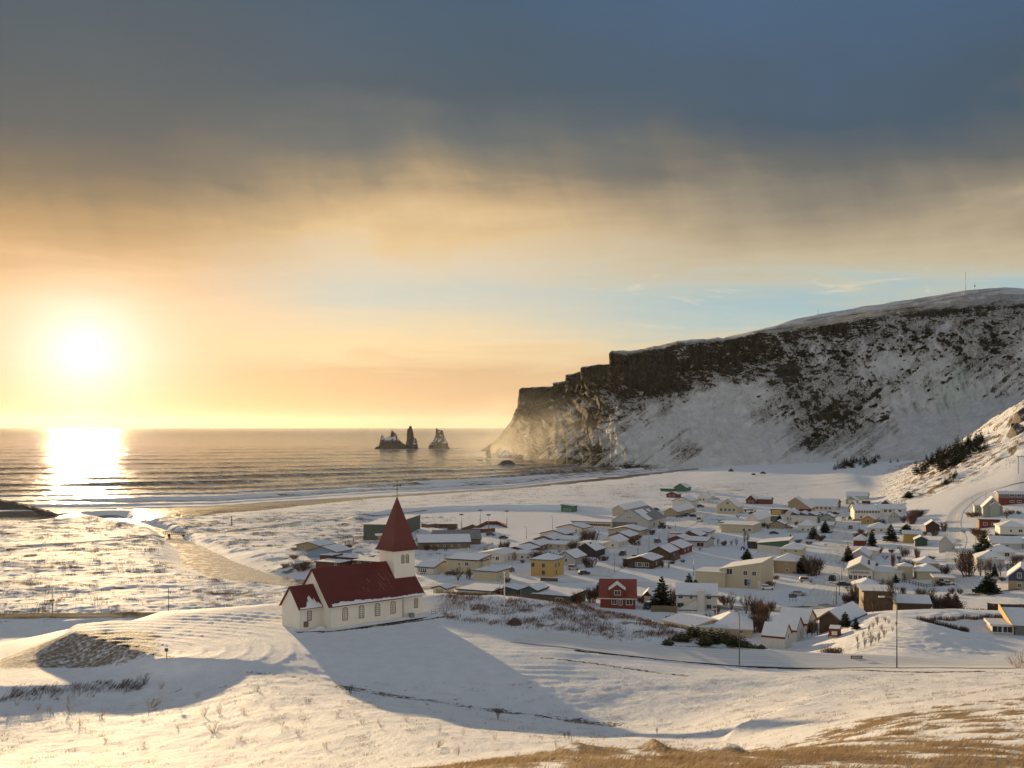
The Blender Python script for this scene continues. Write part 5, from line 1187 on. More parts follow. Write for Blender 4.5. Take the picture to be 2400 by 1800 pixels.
# ------------------------------------------------------------------ roads, paths, river
def strip(name, pts, width, m, lift=0.06, step=2.0, nx=8, smooth_n=6, attrs=None, zfun=None):
    P = np.array([(p[0], p[1]) for p in pts], float)
    seg = np.hypot(*np.diff(P, axis=0).T); L = np.concatenate([[0], np.cumsum(seg)])
    n_ = max(4, int(L[-1] / step)); s = np.linspace(0, L[-1], n_)
    x = np.interp(s, L, P[:, 0]); y = np.interp(s, L, P[:, 1])
    wd = np.interp(s, L, width) if isinstance(width, (list, tuple)) else np.full(n_, float(width))
    for _ in range(smooth_n * 4):
        x[1:-1] = (x[:-2] + 2 * x[1:-1] + x[2:]) / 4; y[1:-1] = (y[:-2] + 2 * y[1:-1] + y[2:]) / 4
    tx_, ty_ = np.gradient(x), np.gradient(y); l_ = np.hypot(tx_, ty_); nx_, ny_ = -ty_ / l_, tx_ / l_
    a = np.linspace(-0.5, 0.5, nx)
    jag = 0.08 * wd * fbm(s / 4.0, s * 0, 3, 301)
    XX = x[:, None] + nx_[:, None] * (wd + jag)[:, None] * a[None]; YY = y[:, None] + ny_[:, None] * (wd + jag)[:, None] * a[None]
    if zfun is None:
        zz = ground(XX, YY)
        ZZ = 0.5 * zz + 0.5 * np.maximum(zz, zz.mean(1, keepdims=True)) + lift - 0.25 * lift * (np.abs(a)[None] > 0.45)
    else: ZZ = zfun(XX, YY)
    me = np_mesh(name, np.stack([XX, YY, ZZ], -1).reshape(-1, 3), grid_faces(n_, nx), [m], True,
                 {'across': np.broadcast_to(a[None], XX.shape), 'along': np.broadcast_to(s[:, None], XX.shape), 'dirt': np.broadcast_to((attrs(s / L[-1]) if attrs else np.zeros(n_))[:, None], XX.shape)})
    # make sure the face normals look up
    if len(me.polygons) and me.polygons[0].normal.z < 0: me.flip_normals()
    o = link(name, me); tag(o, kind='structure')
    return o
road_m, n, b = new_mat('snowy_road')
aac = n.n('ShaderNodeAttribute', attribute_name='across').outputs['Fac']; aal = n.n('ShaderNodeAttribute', attribute_name='along').outputs['Fac']; adi = n.n('ShaderNodeAttribute', attribute_name='dirt').outputs['Fac']
v_ = n.vec(n.m('MULTIPLY', aac, 14.0), n.m('MULTIPLY', aal, 0.05), 0.0)
tr_ = n.noise(v_, 1.0, 4.0, 0.6)
v2_ = n.vec(n.m('MULTIPLY', aac, 9.0), n.m('MULTIPLY', aal, 0.5), 4.0)
cl_ = n.noise(v2_, 1.0, 4.0, 0.6)
dm = n.mr(n.m('ADD', n.m('MULTIPLY', adi, 1.2), n.m('SUBTRACT', n.m('ADD', n.m('MULTIPLY', tr_, 0.8), n.m('MULTIPLY', cl_, 0.4)), 0.62)), 0.28, 0.62)
c = n.mix(n.mr(tr_, 0.35, 0.65), (0.70, 0.685, 0.66, 1), (0.84, 0.83, 0.82, 1))
c = n.mix(dm, c, n.mix(cl_, (0.03, 0.026, 0.022, 1), (0.11, 0.09, 0.07, 1)))
n.set(b.inputs['Base Color'], c); b.inputs['Roughness'].default_value = 0.95; b.inputs['Specular IOR Level'].default_value = 0.1
bn = n.n('ShaderNodeBump', i_Height=tr_); bn.inputs['Strength'].default_value = 0.6; bn.inputs['Distance'].default_value = 0.15
n.set(b.inputs['Normal'], bn.outputs[0])
def hl(pts, ymin=290.0): return [hit(u, v, ymin) for u, v in pts]
strip('highway', [(-190, 292)] + hl([(0, 1443.5), (200, 1443), (380, 1442)], 255) + hl([(1000, 1377), (1200, 1377), (1373, 1387), (1550, 1409), (1724, 1428), (1860, 1438), (1950, 1445)]), 7.5, road_m, 0.10, attrs=lambda t_: np.interp(t_, [0, 0.40, 0.52, 1], [0.95, 0.9, 0.42, 0.40]))
strip('street', hl([(1925, 1446), (1945, 1410), (1956, 1370), (1966, 1320), (1975, 1280), (1982, 1245), (1988, 1215), (1992, 1190), (1994, 1172)]), 12, road_m, 0.09, attrs=lambda t_: 0.05 + 0 * t_)
strip('street', hl([(1402, 1350), (1440, 1318), (1480, 1295), (1530, 1268), (1575, 1243), (1620, 1222), (1655, 1200), (1675, 1178)]), 9, road_m, 0.09, attrs=lambda t_: 0.05 + 0 * t_)
strip('street', hl([(1000, 1368), (1200, 1367), (1402, 1358), (1560, 1374)]), 7, road_m, 0.09, attrs=lambda t_: 0.12 + 0 * t_)
strip('road', hl([(1235, 1494), (1400, 1518), (1560, 1533), (1733, 1542), (1900, 1548), (2100, 1553), (2280, 1564)], 140) + [(78, 145)], 10.5, road_m, 0.12, attrs=lambda t_: 0.12 + 0 * t_)
strip('hill_road', hl([(2292, 1402), (2268, 1370), (2245, 1335), (2236, 1295), (2246, 1265), (2232, 1232), (2240, 1200), (2280, 1165), (2330, 1143), (2400, 1128), (2500, 1110)]), 6.5, road_m, 0.12, attrs=lambda t_: 0.03 + 0 * t_)
strip('path', hl([(-150, 1286), (0, 1283), (180, 1272), (300, 1264), (395, 1257)]), 2.6, road_m, 0.16, attrs=lambda t_: 0.40 + 0 * t_)
strip('path', hl([(432, 1256), (520, 1248), (640, 1232), (820, 1212), (1000, 1196)]), 2.2, road_m, 0.16, attrs=lambda t_: 0.42 + 0 * t_)
ice_m, n, b = new_mat('river_ice')
geo = n.n('ShaderNodeNewGeometry'); nf = n.noise(geo.outputs['Position'], 0.35, 5.0, 0.6, 0.5)
n.set(b.inputs['Base Color'], n.mix(n.mr(nf, 0.4, 0.6), (0.30, 0.25, 0.18, 1), (0.66, 0.62, 0.55, 1)))
n.set(b.inputs['Roughness'], n.mr(nf, 0.4, 0.65, 0.13, 0.45))
bn = n.n('ShaderNodeBump', i_Height=nf); bn.inputs['Strength'].default_value = 0.2; bn.inputs['Distance'].default_value = 0.1; n.set(b.inputs['Normal'], bn.outputs[0])
strip('river', river_c, [w_ * 1.5 for w_ in river_w], ice_m, 0, step=2.5, smooth_n=1, zfun=lambda x, y: np.interp(y, [330, 420, 520, 600, 660, 705], [3.4, 2.6, 1.9, 1.5, 1.1, 0.4]) - 0.15)
# shallow lagoon inside the breakwater and the tide pool at the river mouth
for nm, pts, zz in (('lagoon', [(-220, 1206), (-100, 1205), (0, 1203), (60, 1204), (100, 1213), (60, 1223), (0, 1233), (-120, 1240), (-220, 1240)], 0.95),):
    q = [gp(u, v, zz) for u, v in pts]
    m_ = MB(); m_.poly([(x, y, zz) for x, y in q][::-1]); o = m_.build(nm, ice_m); tag(o, kind='structure')

# ------------------------------------------------------------------ rocks
rk_m, n, b = new_mat('wet_basalt')
geo = n.n('ShaderNodeNewGeometry'); nn = n.n('ShaderNodeSeparateXYZ', i_0=geo.outputs['Normal'])
asn = n.n('ShaderNodeAttribute', attribute_name='snowy').outputs['Fac']
n1 = n.noise(geo.outputs['Position'], 0.16, 6.0, 0.7)
c = n.ramp(n1, [(0.3, (0.03, 0.022, 0.015, 1)), (0.55, (0.08, 0.058, 0.04, 1)), (0.8, (0.16, 0.12, 0.08, 1))])
sm2 = n.mr(n.m('ADD', n.m('MULTIPLY', nn.outputs[2], 0.9), n.m('ADD', asn, n.m('MULTIPLY', n.m('SUBTRACT', n1, 0.5), 1.6))), 0.72, 1.0)
n.set(b.inputs['Base Color'], n.mix(sm2, c, (0.75, 0.75, 0.77, 1))); b.inputs['Roughness'].default_value = 0.8
bn = n.n('ShaderNodeBump', i_Height=n1); bn.inputs['Strength'].default_value = 0.8; bn.inputs['Distance'].default_value = 1.5; n.set(b.inputs['Normal'], bn.outputs[0])
def outcrop(name, prof, Y, thick, label, cat, seed, z0=-1.5, snowy=(0.1, 0.5), rough=1.0, nx=70, ny=44, group=None):
    """a rock standing in the water or on the land: prof gives its height across the view, thick its half depth"""
    us = np.array([p[0] for p in prof]); hs = np.array([p[1] for p in prof])
    x0, x1 = (us[0] - 1200) / F * Y, (us[-1] - 1200) / F * Y
    xs = np.linspace(x0, x1, nx); t_ = np.linspace(-1, 1, ny)
    H_ = np.interp(1200 + xs * F / Y, us, hs) * Y / F
    cxm = (x0 + x1) / 2
    XX, TT_ = np.meshgrid(xs, t_)
    dep = thick * (0.45 + 0.55 * np.sqrt(np.maximum(0.02, 1 - ((XX - cxm) / ((x1 - x0) / 2)) ** 2)))
    sc = (x1 - x0) / 60.0
    sharp = 1 - np.abs(TT_) ** 1.25
    ZZ = H_[None, :] * sharp
    nz_ = fbm(XX / (9 * sc) + seed, TT_ * thick / (9 * sc), 5, 400 + seed, gain=0.6)
    YY = Y + TT_ * dep + rough * 3.0 * sc * fbm(XX / (7 * sc), ZZ / (7 * sc) + 5, 4, 410 + seed)
    ZZ = np.maximum(ZZ + rough * 2.6 * sc * nz_ * np.minimum(1, ZZ / (10 * sc)) * (np.abs(TT_) > 0.06), 0) + z0 - 4 * (np.abs(TT_) > 0.97)
    XX = XX + rough * 1.2 * sc * fbm(TT_ * 5 + seed, ZZ / (8 * sc), 3, 420 + seed)
    sn = np.interp(ZZ - z0, [0, 12 * sc, 20 * sc, 60 * sc], [-0.4, snowy[0], snowy[1], snowy[0]])
    c0 = Vector((cxm, Y, 0))
    me = np_mesh(name, np.stack([XX - cxm, YY - Y, ZZ], -1).reshape(-1, 3), grid_faces(ny, nx), [rk_m], True, {'snowy': sn})
    o = link(name, me, None, c0); tag(o, label, cat, group)
    return o
def zp(pts, s, ox, oy, base): return [(ox + x / s, (base - y) / s) for x, y in pts]
ST = 7.373
outcrop('sea_stack', zp([(195, 602), (230, 560), (288, 545), (300, 430), (330, 330), (382, 402), (430, 392), (470, 378), (505, 255), (540, 303), (578, 322), (602, 410), (655, 460), (720, 512), (760, 560), (780, 602)], ST, 850, 0, 604), 2790, 26, 'jagged double peaked sea stack, leftmost of the rocks at sea', 'sea stack', 1, group='sea stacks off the headland')
outcrop('sea_stack', zp([(690, 602), (745, 490), (768, 400), (770, 262), (798, 236), (805, 192), (845, 192), (852, 236), (876, 322), (882, 406), (910, 398), (940, 460), (946, 545), (968, 602)], ST, 850, 0, 604), 2800, 20, 'tallest slender sea stack with a finger like top', 'sea stack', 2, group='sea stacks off the headland')
outcrop('sea_stack', zp([(1134, 602), (1150, 520), (1200, 470), (1240, 400), (1266, 330), (1256, 240), (1275, 226), (1300, 256), (1340, 268), (1370, 260), (1392, 286), (1402, 350), (1430, 420), (1470, 480), (1482, 560), (1520, 602)], ST, 850, 0, 604), 2790, 24, 'broad snow dusted sea stack with a horned top, right of the pair', 'sea stack', 3, group='sea stacks off the headland')
outcrop('rock_pillar', [(1137, 0), (1139, 17), (1143, 21), (1149, 18), (1151, 0)], 1990, 9, 'small square rock pillar just off the tip of the headland', 'rock', 4, nx=30, ny=20)
outcrop('rock_pillar', [(1168, 0), (1170, 16), (1180, 22), (1190, 20), (1198, 14), (1202, 0)], 1950, 12, 'squat dark rock block against the tip of the headland', 'rock', 5, nx=30, ny=20)
outcrop('rock', [(1160, 0), (1170, 8), (1182, 15), (1196, 15), (1204, 10), (1210, 0)], 1590, 14, 'low rounded dark rock in the surf below the headland', 'rock', 6, nx=40, ny=24, snowy=(-0.4, -0.3))
outcrop('rock', [(1112, 0), (1120, 3), (1130, 3.5), (1137, 0)], 1830, 6, 'flat reef in the surf off the headland', 'rock', 7, nx=30, ny=16, snowy=(-0.4, -0.3))
# rubble breakwater
bw = [gp(*p) for p in ((-160, 1176, 1), (-60, 1184, 1), (0, 1192, 1), (60, 1200, 1), (110, 1209, 1), (150, 1215, 1.2), (190, 1220, 1.5), (235, 1224, 1.5))]
P = np.array(bw); sg = np.concatenate([[0], np.cumsum(np.hypot(*np.diff(P, axis=0).T))]); ns_ = 200; s = np.linspace(0, sg[-1], ns_)
bx_, by_ = np.interp(s, sg, P[:, 0]), np.interp(s, sg, P[:, 1])
hh_ = np.interp(s / sg[-1], [0, 0.35, 0.5, 0.72, 0.82, 1], [7.5, 6.6, 5.6, 3.4, 1.0, 0.2]); a = np.linspace(-1, 1, 30)
tX, tY = np.gradient(bx_), np.gradient(by_); l_ = np.hypot(tX, tY)
AA, SS = np.meshgrid(a, s)
prof = np.clip(1.25 - np.abs(AA) * 1.3, -0.2, 1)
XX = bx_[:, None] + (-tY / l_)[:, None] * AA * (hh_ * 2.0 + 3)[:, None]; YY = by_[:, None] + (tX / l_)[:, None] * AA * (hh_ * 2.0 + 3)[:, None]
ZZ = hh_[:, None] * prof + 0.6 + 1.1 * fbm(SS / 3.5, AA * 6, 4, 431, gain=0.6)
o = link('breakwater', np_mesh('breakwater', np.stack([XX, YY, ZZ], -1).reshape(-1, 3), grid_faces(ns_, 30, True), [rk_m], True, {'snowy': np.full(ZZ.size, -0.75)}))
tag(o, 'dark rubble breakwater running out into the surf at the left edge', 'breakwater')
# crags on the sunlit hillside at the right edge
for i, (u, v, w_, h_, lb) in enumerate(((2402, 985, 44, 38, 'dark crag with a sunlit edge at the right end of the hill ridge'), (2386, 1018, 34, 36, 'lower dark crag just below the ridge crag'), (2312, 1105, 16, 12, 'small rock ledge on the sunlit slope'))):
    p = hit(u, v, 500)
    outcrop('crag', [(u - w_ / 2, 0), (u - w_ * 0.42, h_ * 0.7), (u - w_ * 0.1, h_), (u + w_ * 0.3, h_ * 0.8), (u + w_ / 2, 0)], p.y + 5, 12, lb, 'rock', 10 + i, z0=p.z - 2, nx=40, ny=24, snowy=(0.0, 0.1))
for i, (u, v, w_, h_, lb) in enumerate(((1205, 1462, 40, 20, 'dark boulder heap at the end of the church terrace'), (1766, 1113, 12, 5, 'lone boulder in the snow field under the cliff'), (1788, 1110, 16, 6, 'flat boulder in the snow field under the cliff'), (1713, 1105, 14, 8, 'boulder at the foot of the cliff talus'))):
    p = hit(u, v, 150 if i == 0 else 600)
    outcrop('boulder', [(u - w_ / 2, 0), (u - w_ * 0.3, h_ * 0.6), (u, h_), (u + w_ * 0.3, h_ * 0.7), (u + w_ / 2, 0)], p.y, w_ * p.y / F * 0.4, lb, 'boulder', 20 + i, z0=p.z - 0.3, nx=30, ny=20, snowy=(-0.25, -0.2) if i == 0 else (-0.2, -0.1))
# antennas on the plateau
def antenna(u, Y, v0, v1, label, dish):
    x = (u - 1200) / F * Y; zb = CAMZ - (v0 - HZ) / F * Y - 3; zt = CAMZ - (v1 - HZ) / F * Y
    r = empty('antenna_mast', (x, Y, zb)); tag(r, label, 'antenna')
    m_ = MB(); m_.tube([(0, 0, 0), (0, 0, zt - zb)], [0.5, 0.3], 5); m_.build('mast', STEEL, r)
    m_ = MB()
    if dish:
        m_.tube([(0, -1.2, zt - zb - 2.0), (0, 0.6, zt - zb - 2.0)], [1.6, 0.5], 10)
        m_.tube([(1.2, 0, zt - zb - 4), (1.2, 0, zt - zb + 2)], 0.2, 4); m_.build('dish', STEEL, r)
    else:
        for k in range(1, 5): m_.box(-0.9, 0.9, -0.15, 0.15, (zt - zb) * k / 5, (zt - zb) * k / 5 + 0.4)
        m_.build('crossbars', STEEL, r)
antenna(2263, 2118, 681, 637, 'tall thin radio mast on the snowy plateau', False)
antenna(2284, 2130, 679, 668, 'short red antenna with a dish beside the tall radio mast', True)
antenna(1917, 2010, 737, 725, 'small lone antenna on the cliff top left of the radio mast', False)
# ------------------------------------------------------------------ vegetation
def ribbon(V_, F_, p, q, w0, w1, rs_):
    d = np.array(q) - np.array(p); L = np.linalg.norm(d) + 1e-9
    r = rs_.normal(size=3); sdir = np.cross(d / L, r); sdir /= np.linalg.norm(sdir) + 1e-9
    b = len(V_)
    V_ += [tuple(np.array(p) - sdir * w0), tuple(np.array(p) + sdir * w0), tuple(np.array(q) + sdir * w1), tuple(np.array(q) - sdir * w1)]
    F_.append((b, b + 1, b + 2, b + 3))
def twig_mesh(name, seed, stems, spread, lean, levels, m, w=0.012, base=0.08, kids=3, wind=0.0):
    w = w * (1.0 if m is TWIG3 else 1.9)
    """unit-high leafless shrub: stems fan out and fork"""
    rs_ = np.random.RandomState(seed); V_, F_ = [], []
    def grow(p, d, L, w_, lv):
        n_ = 2
        for i in range(n_):
            q = p + d * L / n_
            ribbon(V_, F_, p, q, w_ * (1 - 0.3 * i), w_ * (0.85 - 0.3 * i), rs_)
            p = q; d = d + rs_.normal(size=3) * 0.13 + np.array([0, 0, 0.07]); d /= np.linalg.norm(d)
            if lv > 0:
                for _ in range(kids - (1 if i == 0 else 0)):
                    e = d + rs_.normal(size=3) * 0.48; e[2] = abs(e[2]) * 0.8 + 0.25; e /= np.linalg.norm(e)
                    grow(p.copy(), e, L * rs_.uniform(0.45, 0.7), w_ * 0.6, lv - 1)
    for s_ in range(stems):
        t_ = rs_.uniform(0, 6.283); r = base * math.sqrt(rs_.rand())
        d = np.array([math.cos(t_) * lean * rs_.uniform(0.2, 1), math.sin(t_) * lean * rs_.uniform(0.2, 1), 1.0]); d /= np.linalg.norm(d)
        grow(np.array([r * math.cos(t_), r * math.sin(t_), -0.04]), d, rs_.uniform(0.42, 0.62), w, levels)
    V_ = np.array(V_); V_[:, 2] /= max(V_[:, 2].max(), 0.2)
    V_[:, :2] *= spread / max(np.percentile(np.hypot(V_[:, 0], V_[:, 1]), 97), 0.05) * 0.5
    return np_mesh(name, V_, F_, [m], False)
def spruce_mesh(seed, layers=15, flare=0.5, m=None, droop=0.28, thick=1.0):
    rs_ = np.random.RandomState(seed); V_, F_ = [], []
    for l in range(layers):
        z = 0.10 + 0.86 * (l / (layers - 1)) ** 0.92
        R = flare * (1 - z) ** 0.82 * rs_.uniform(0.85, 1.1) + 0.015
        nb = int(7 + 9 * (1 - z))
        for k in range(nb):
            t_ = 6.283 * (k + rs_.rand() * 0.8) / nb; r = R * rs_.uniform(0.62, 1.12)
            c_, s_ = math.cos(t_), math.sin(t_)
            z0 = z + rs_.normal() * 0.012
            p0 = np.array([0, 0, z0]); tip = np.array([c_ * r, s_ * r, z0 - droop * r + 0.10 * r * rs_.rand() + 0.05])
            nsub = 5
            for j in range(nsub):
                f = (j + 0.5) / nsub; pc = p0 * (1 - f) + tip * f; wl = r * 0.30 * (1 - f * 0.55) * thick
                for sg_ in (-1, 1):
                    q = pc + np.array([-s_ * sg_ * wl + c_ * r * 0.16, c_ * sg_ * wl + s_ * r * 0.16, -0.25 * wl - 0.01 * rs_.rand()])
                    hw = 0.17 * r + 0.012
                    b = len(V_)
                    V_ += [tuple(pc - np.array([c_, s_, 0]) * hw), tuple(pc + np.array([c_, s_, 0]) * hw), tuple(q + np.array([c_, s_, 0]) * hw * 0.25), tuple(q + np.array([0, 0, -hw * 0.6]))]
                    F_.append((b, b + 1, b + 2, b + 3))
    return np_mesh('spruce_crown', V_, F_, [m or NEEDLE], False)
def trunk_mesh(h=0.95, r=0.02):
    m_ = MB(); m_.tube([(0, 0, -0.05), (0, 0, h * 0.5), (0, 0, h)], [r, r * 0.6, r * 0.15], 6); return m_.mesh('trunk', [BARK])
TRUNK = trunk_mesh()
SPR = [spruce_mesh(i, 14 + i, 0.30) for i in range(3)]
SPRF = spruce_mesh(8, 13, 0.5, None, 0.12, 1.1)
SMALL = [spruce_mesh(20 + i, 8, 0.36) for i in range(2)]
PINE = [spruce_mesh(30 + i, 6, 0.42, NEEDLE2, -0.3, 1.3) for i in range(2)]
VASE = [twig_mesh('twigs', 40 + i, 10, 1.0, 0.7, 2, TWIG, 0.011) for i in range(3)]
DENSE = [twig_mesh('twigs', 50 + i, 34, 1.0, 0.85, 2, TWIG, 0.014, 0.28) for i in range(2)]
DENSER = [twig_mesh('twigs', 60 + i, 34, 1.0, 0.85, 2, TWIG2, 0.014, 0.28) for i in range(2)]
THICK = [twig_mesh('twigs', 70 + i, 60, 1.0, 0.5, 2, TWIG2 if i else TWIG, 0.012, 0.42, 3) for i in range(2)]
CROWN = [twig_mesh('bare_crown', 80 + i, 5, 1.0, 0.55, 3, TWIG, 0.013, 0.02, 3) for i in range(3)]
DRY = [twig_mesh('twigs', 90 + i, 12, 1.0, 0.8, 1, TWIG3, 0.012, 0.16, 3) for i in range(4)]
HEDGE = [twig_mesh('twigs', 100 + i, 70, 1.0, 0.35, 1, TWIG2 if i else TWIG, 0.010, 0.48, 4) for i in range(2)]
rv = random.Random(11)
def plant(name, cat, me, u, v, w, h, label, group=None, ymin=290.0, trunk=False, Y=None, depth=None, crown='crown'):
    if Y is None: p = hit(u, v, ymin)
    else:
        x = (u - 1200) / F * Y; p = Vector((x, Y, float(ground(x, Y))))
    W_, H_ = w * p.y / F, h * p.y / F
    if trunk:
        r = empty(name, p, rv.uniform(0, 6.28)); tag(r, label, cat, group)
        o = link(crown, me, r); o.scale = (W_, W_, H_)
        t_ = link('trunk', TRUNK, r); t_.scale = (H_, H_, H_)
    else:
        r = link(name, me, None, p); r.rotation_euler = (0, 0, rv.uniform(0, 6.28) if depth is None else 0); r.scale = (W_, depth or W_, H_)
        tag(r, label, cat, group)
    return r
def S_(i, u, v, w, h, label, **k): return plant('spruce_tree', 'tree', SPR[i % 3], u, v, w * 2.5, h * 1.06, label, k.pop('group', None), trunk=True, **k)
S_(0, 1551, 1424, 42, 68, 'large dense spruce right of the red house and its garage', ymin=235)
S_(1, 1615, 1386, 24, 40, 'taller of two spruces behind the white house with an outside stair')
S_(2, 1630, 1386, 24, 26, 'shorter of two spruces behind the white house with an outside stair')
S_(1, 1422, 1385, 24, 26, 'upper spruce behind the left end of the red house')
S_(0, 1404, 1400, 26, 34, 'lower dark spruce at the left end of the red house')
S_(2, 1751, 1315, 22, 27, 'lone spruce behind the modern cream building')
S_(0, 1853, 1277, 10, 24, 'slim spruce at the corner of the shop with the green gable board')
S_(1, 1906, 1263, 22, 27, 'spruce below the white house on a grey base')
S_(2, 1934, 1249, 18, 28, 'spruce in front of the two grey houses on main street')
S_(0, 1827, 1223, 12, 16, 'small spruce beside the green container')
S_(1, 1988, 1317, 22, 36, 'spruce on main street above the community hall')
S_(2, 2044, 1283, 18, 40, 'dark slim spruce right of the dark red house')
S_(0, 2088, 1270, 26, 40, 'tall spruce at the foot of the sunlit bank')
S_(1, 2125, 1251, 28, 22, 'spruce leaning over the ochre yellow house')
S_(0, 2306, 1308, 38, 54, 'big dark spruce at the corner of the wide grey bungalow')
plant('spruce_tree', 'tree', SPRF, 2316, 1410, 62, 47, 'wide spreading spruce in the snow beside the navy blue house', trunk=True)
S_(2, 2222, 1430, 28, 42, 'left of two dark spruces in the brown thicket', Y=268)
S_(1, 2240, 1429, 24, 36, 'right of two dark spruces in the brown thicket', Y=270)
S_(0, 2099, 1366, 12, 20, 'young spruce on the garden fence line')
S_(2, 1893, 1478, 18, 24, 'small spruce behind the white cottages with red roof edges', Y=243)
S_(1, 1981, 1492, 24, 34, 'spruce at the corner of the brown timber bungalow', Y=226)
S_(0, 2006, 1490, 16, 28, 'sunlit young spruce at the foot of the bank', Y=214)
S_(1, 1882, 1344, 30, 40, 'dark spruce at the left end of the thick brown grove')
S_(2, 2129, 1168, 22, 16, 'lone round spruce low on the sunlit slope')
S_(1, 1337, 1266, 26, 15, 'dark green garden spruce hidden among the sea side bungalows')
S_(0, 2331, 1352, 14, 30, 'slim spruce among the leafless trees before the grey house')
# spruce plantations below the cliff: each tree its own object
def planting(poly, n_, h, label, group, ymin, seed):
    rr = random.Random(seed); k = 0
    us = [p[0] for p in poly]; vs = [p[1] for p in poly]
    def inside(x, y):
        c_ = False; j = len(poly) - 1
        for i in range(len(poly)):
            if (poly[i][1] > y) != (poly[j][1] > y) and x < (poly[j][0] - poly[i][0]) * (y - poly[i][1]) / (poly[j][1] - poly[i][1]) + poly[i][0]: c_ = not c_
            j = i
        return c_
    while k < n_:
        u, v = rr.uniform(min(us), max(us)), rr.uniform(min(vs), max(vs))
        if inside(u, v):
            hh2 = h * rr.uniform(0.7, 1.25)
            plant('spruce_tree', 'tree', SMALL[k % 2], u, v, hh2 * 0.95, hh2, label, group, ymin=ymin, trunk=True); k += 1
PL1 = 'dark young spruce in the ragged band along the foot of the cliff talus'
planting([(1955, 1102), (2000, 1080), (2035, 1070), (2070, 1062), (2092, 1062), (2060, 1078), (2030, 1090), (1990, 1098)], 46, 17, PL1, 'spruces at the foot of the talus', 700, 1)
planting([(2020, 1099), (2060, 1072), (2110, 1052), (2128, 1050), (2100, 1062), (2070, 1076), (2040, 1092)], 40, 15, PL1, 'spruces at the foot of the talus', 700, 5)
PL2 = 'dark young spruce in the dense plantation on the sunlit slope'
planting([(2132, 1118), (2180, 1085), (2240, 1050), (2300, 1030), (2308, 1040), (2262, 1066), (2200, 1095), (2150, 1118)], 95, 24, PL2, 'spruces planted on the sunlit slope', 560, 2)
planting([(2195, 1105), (2240, 1075), (2290, 1050), (2322, 1045), (2290, 1065), (2245, 1090), (2210, 1108)], 55, 20, PL2, 'spruces planted on the sunlit slope', 560, 3)
planting([(2206, 1135), (2240, 1112), (2246, 1116), (2215, 1138)], 18, 13, 'dark young spruce in the short strip below the plantation', 'spruces in the short strip', 560, 4)
for u, v in ((2139, 1045), (2087, 1085), (2104, 1083), (2330, 1010), (2317, 1018)):
    plant('spruce_tree', 'tree', SMALL[0], u, v, 9, 10, 'stray young spruce standing apart from the plantations', 'stray spruces on the slopes', ymin=560, trunk=True)
def B(me, u, v, w, h, label, **k): return plant(k.pop('name', 'shrub'), 'shrub', me, u, v, w, h, label, k.pop('group', None), **k)
def T(i, u, v, w, h, label, **k): return plant('bare_tree', 'tree', CROWN[i % 3], u, v, w, h, label, k.pop('group', None), trunk=True, **k)
B(DENSE[0], 705, 1338, 56, 28, 'wide dark thicket left of the church roof')
B(DENSER[0], 858, 1311, 28, 16, 'brown shrub behind the church roof ridge')
B(DENSER[1], 668, 1330, 24, 12, 'low reddish scrub at the farthest left garden')
T(0, 1073, 1360, 40, 36, 'leafless tree before the left window of the cream two storey house')
T(1, 1094, 1356, 26, 28, 'leafless tree at the middle of the cream two storey house')
T(2, 1042, 1334, 16, 22, 'slim leafless tree left of the cream two storey house')
B(VASE[0], 1100, 1358, 18, 24, 'grey twiggy bush right of the two leafless trees')
B(DENSE[1], 1183, 1292, 32, 28, 'rounded brown bush left of the brown bungalow row')
B(VASE[1], 1139, 1295, 16, 14, 'small sparse bush above the long white bungalow')
B(VASE[2], 1155, 1295, 12, 16, 'thin upright bush above the long white bungalow')
B(DENSE[0], 1256, 1316, 38, 32, 'tall brown bush between the two white annexes and the yellow house')
B(DENSER[0], 1287, 1313, 40, 24, 'broad brown shrubbery above the yellow house')
B(DENSE[1], 1382, 1275, 50, 40, 'big round brown thicket below the amber windowed workshop')
B(DENSE[0], 1345, 1290, 32, 26, 'brown bush left of the white two storey house')
B(DENSE[1], 1381, 1330, 42, 30, 'dark brown bush beside the pale grey gabled house')
B(DENSER[1], 1189, 1366, 22, 14, 'low bush beside the beige garage')
B(DENSE[0], 1173, 1401, 28, 30, 'upright brown thicket behind the white flagpole', ymin=262)
B(DENSER[0], 1355, 1416, 30, 34, 'tall reddish thicket left of the red house', ymin=255)
B(THICK[0], 1386, 1412, 34, 40, 'dense brown thicket touching the red house', ymin=255)
B(HEDGE[0], 1414, 1314, 30, 13, 'clipped brown hedge on the street corner')
B(DENSE[1], 1485, 1276, 32, 20, 'garden bush behind the parked red car')
B(DENSE[0], 1527, 1253, 24, 16, 'bush at the corner of the grey storage hall')
B(DENSE[1], 1697, 1279, 16, 13, 'round little bush on the open snow')
for i, (u, h_) in enumerate(((1683, 22), (1700, 16), (1714, 16), (1726, 22), (1744, 42), (1752, 38))):
    T(i, u, 1279, 10, h_, 'thin leafless sapling in the line on the open snow', group='saplings on the open snow')
B(THICK[1], 1799, 1344, 32, 44, 'rusty brown thicket between the modern cream building and the tan house')
B(THICK[0], 1905, 1349, 52, 52, 'thick square brown grove beside main street')
B(HEDGE[0], 1814, 1357, 28, 9, 'low clipped hedge in a planter, upper one of two in the car park', name='hedge')
B(HEDGE[1], 1803, 1374, 32, 13, 'brown clipped hedge in a planter, lower one of two in the car park', name='hedge')
T(0, 2015, 1254, 14, 20, 'small leafless tree before the golden cottage')
B(DENSE[0], 1922, 1268, 26, 16, 'scrub below the grey houses on main street')
B(DENSE[1], 1578, 1416, 28, 42, 'grey twiggy thicket right of the large spruce')
T(1, 1715, 1433, 32, 48, 'vase shaped bare tree left of the dark roadside grove', ymin=250)
T(2, 1749, 1438, 32, 54, 'tall bare tree at the left end of the roadside grove', ymin=250)
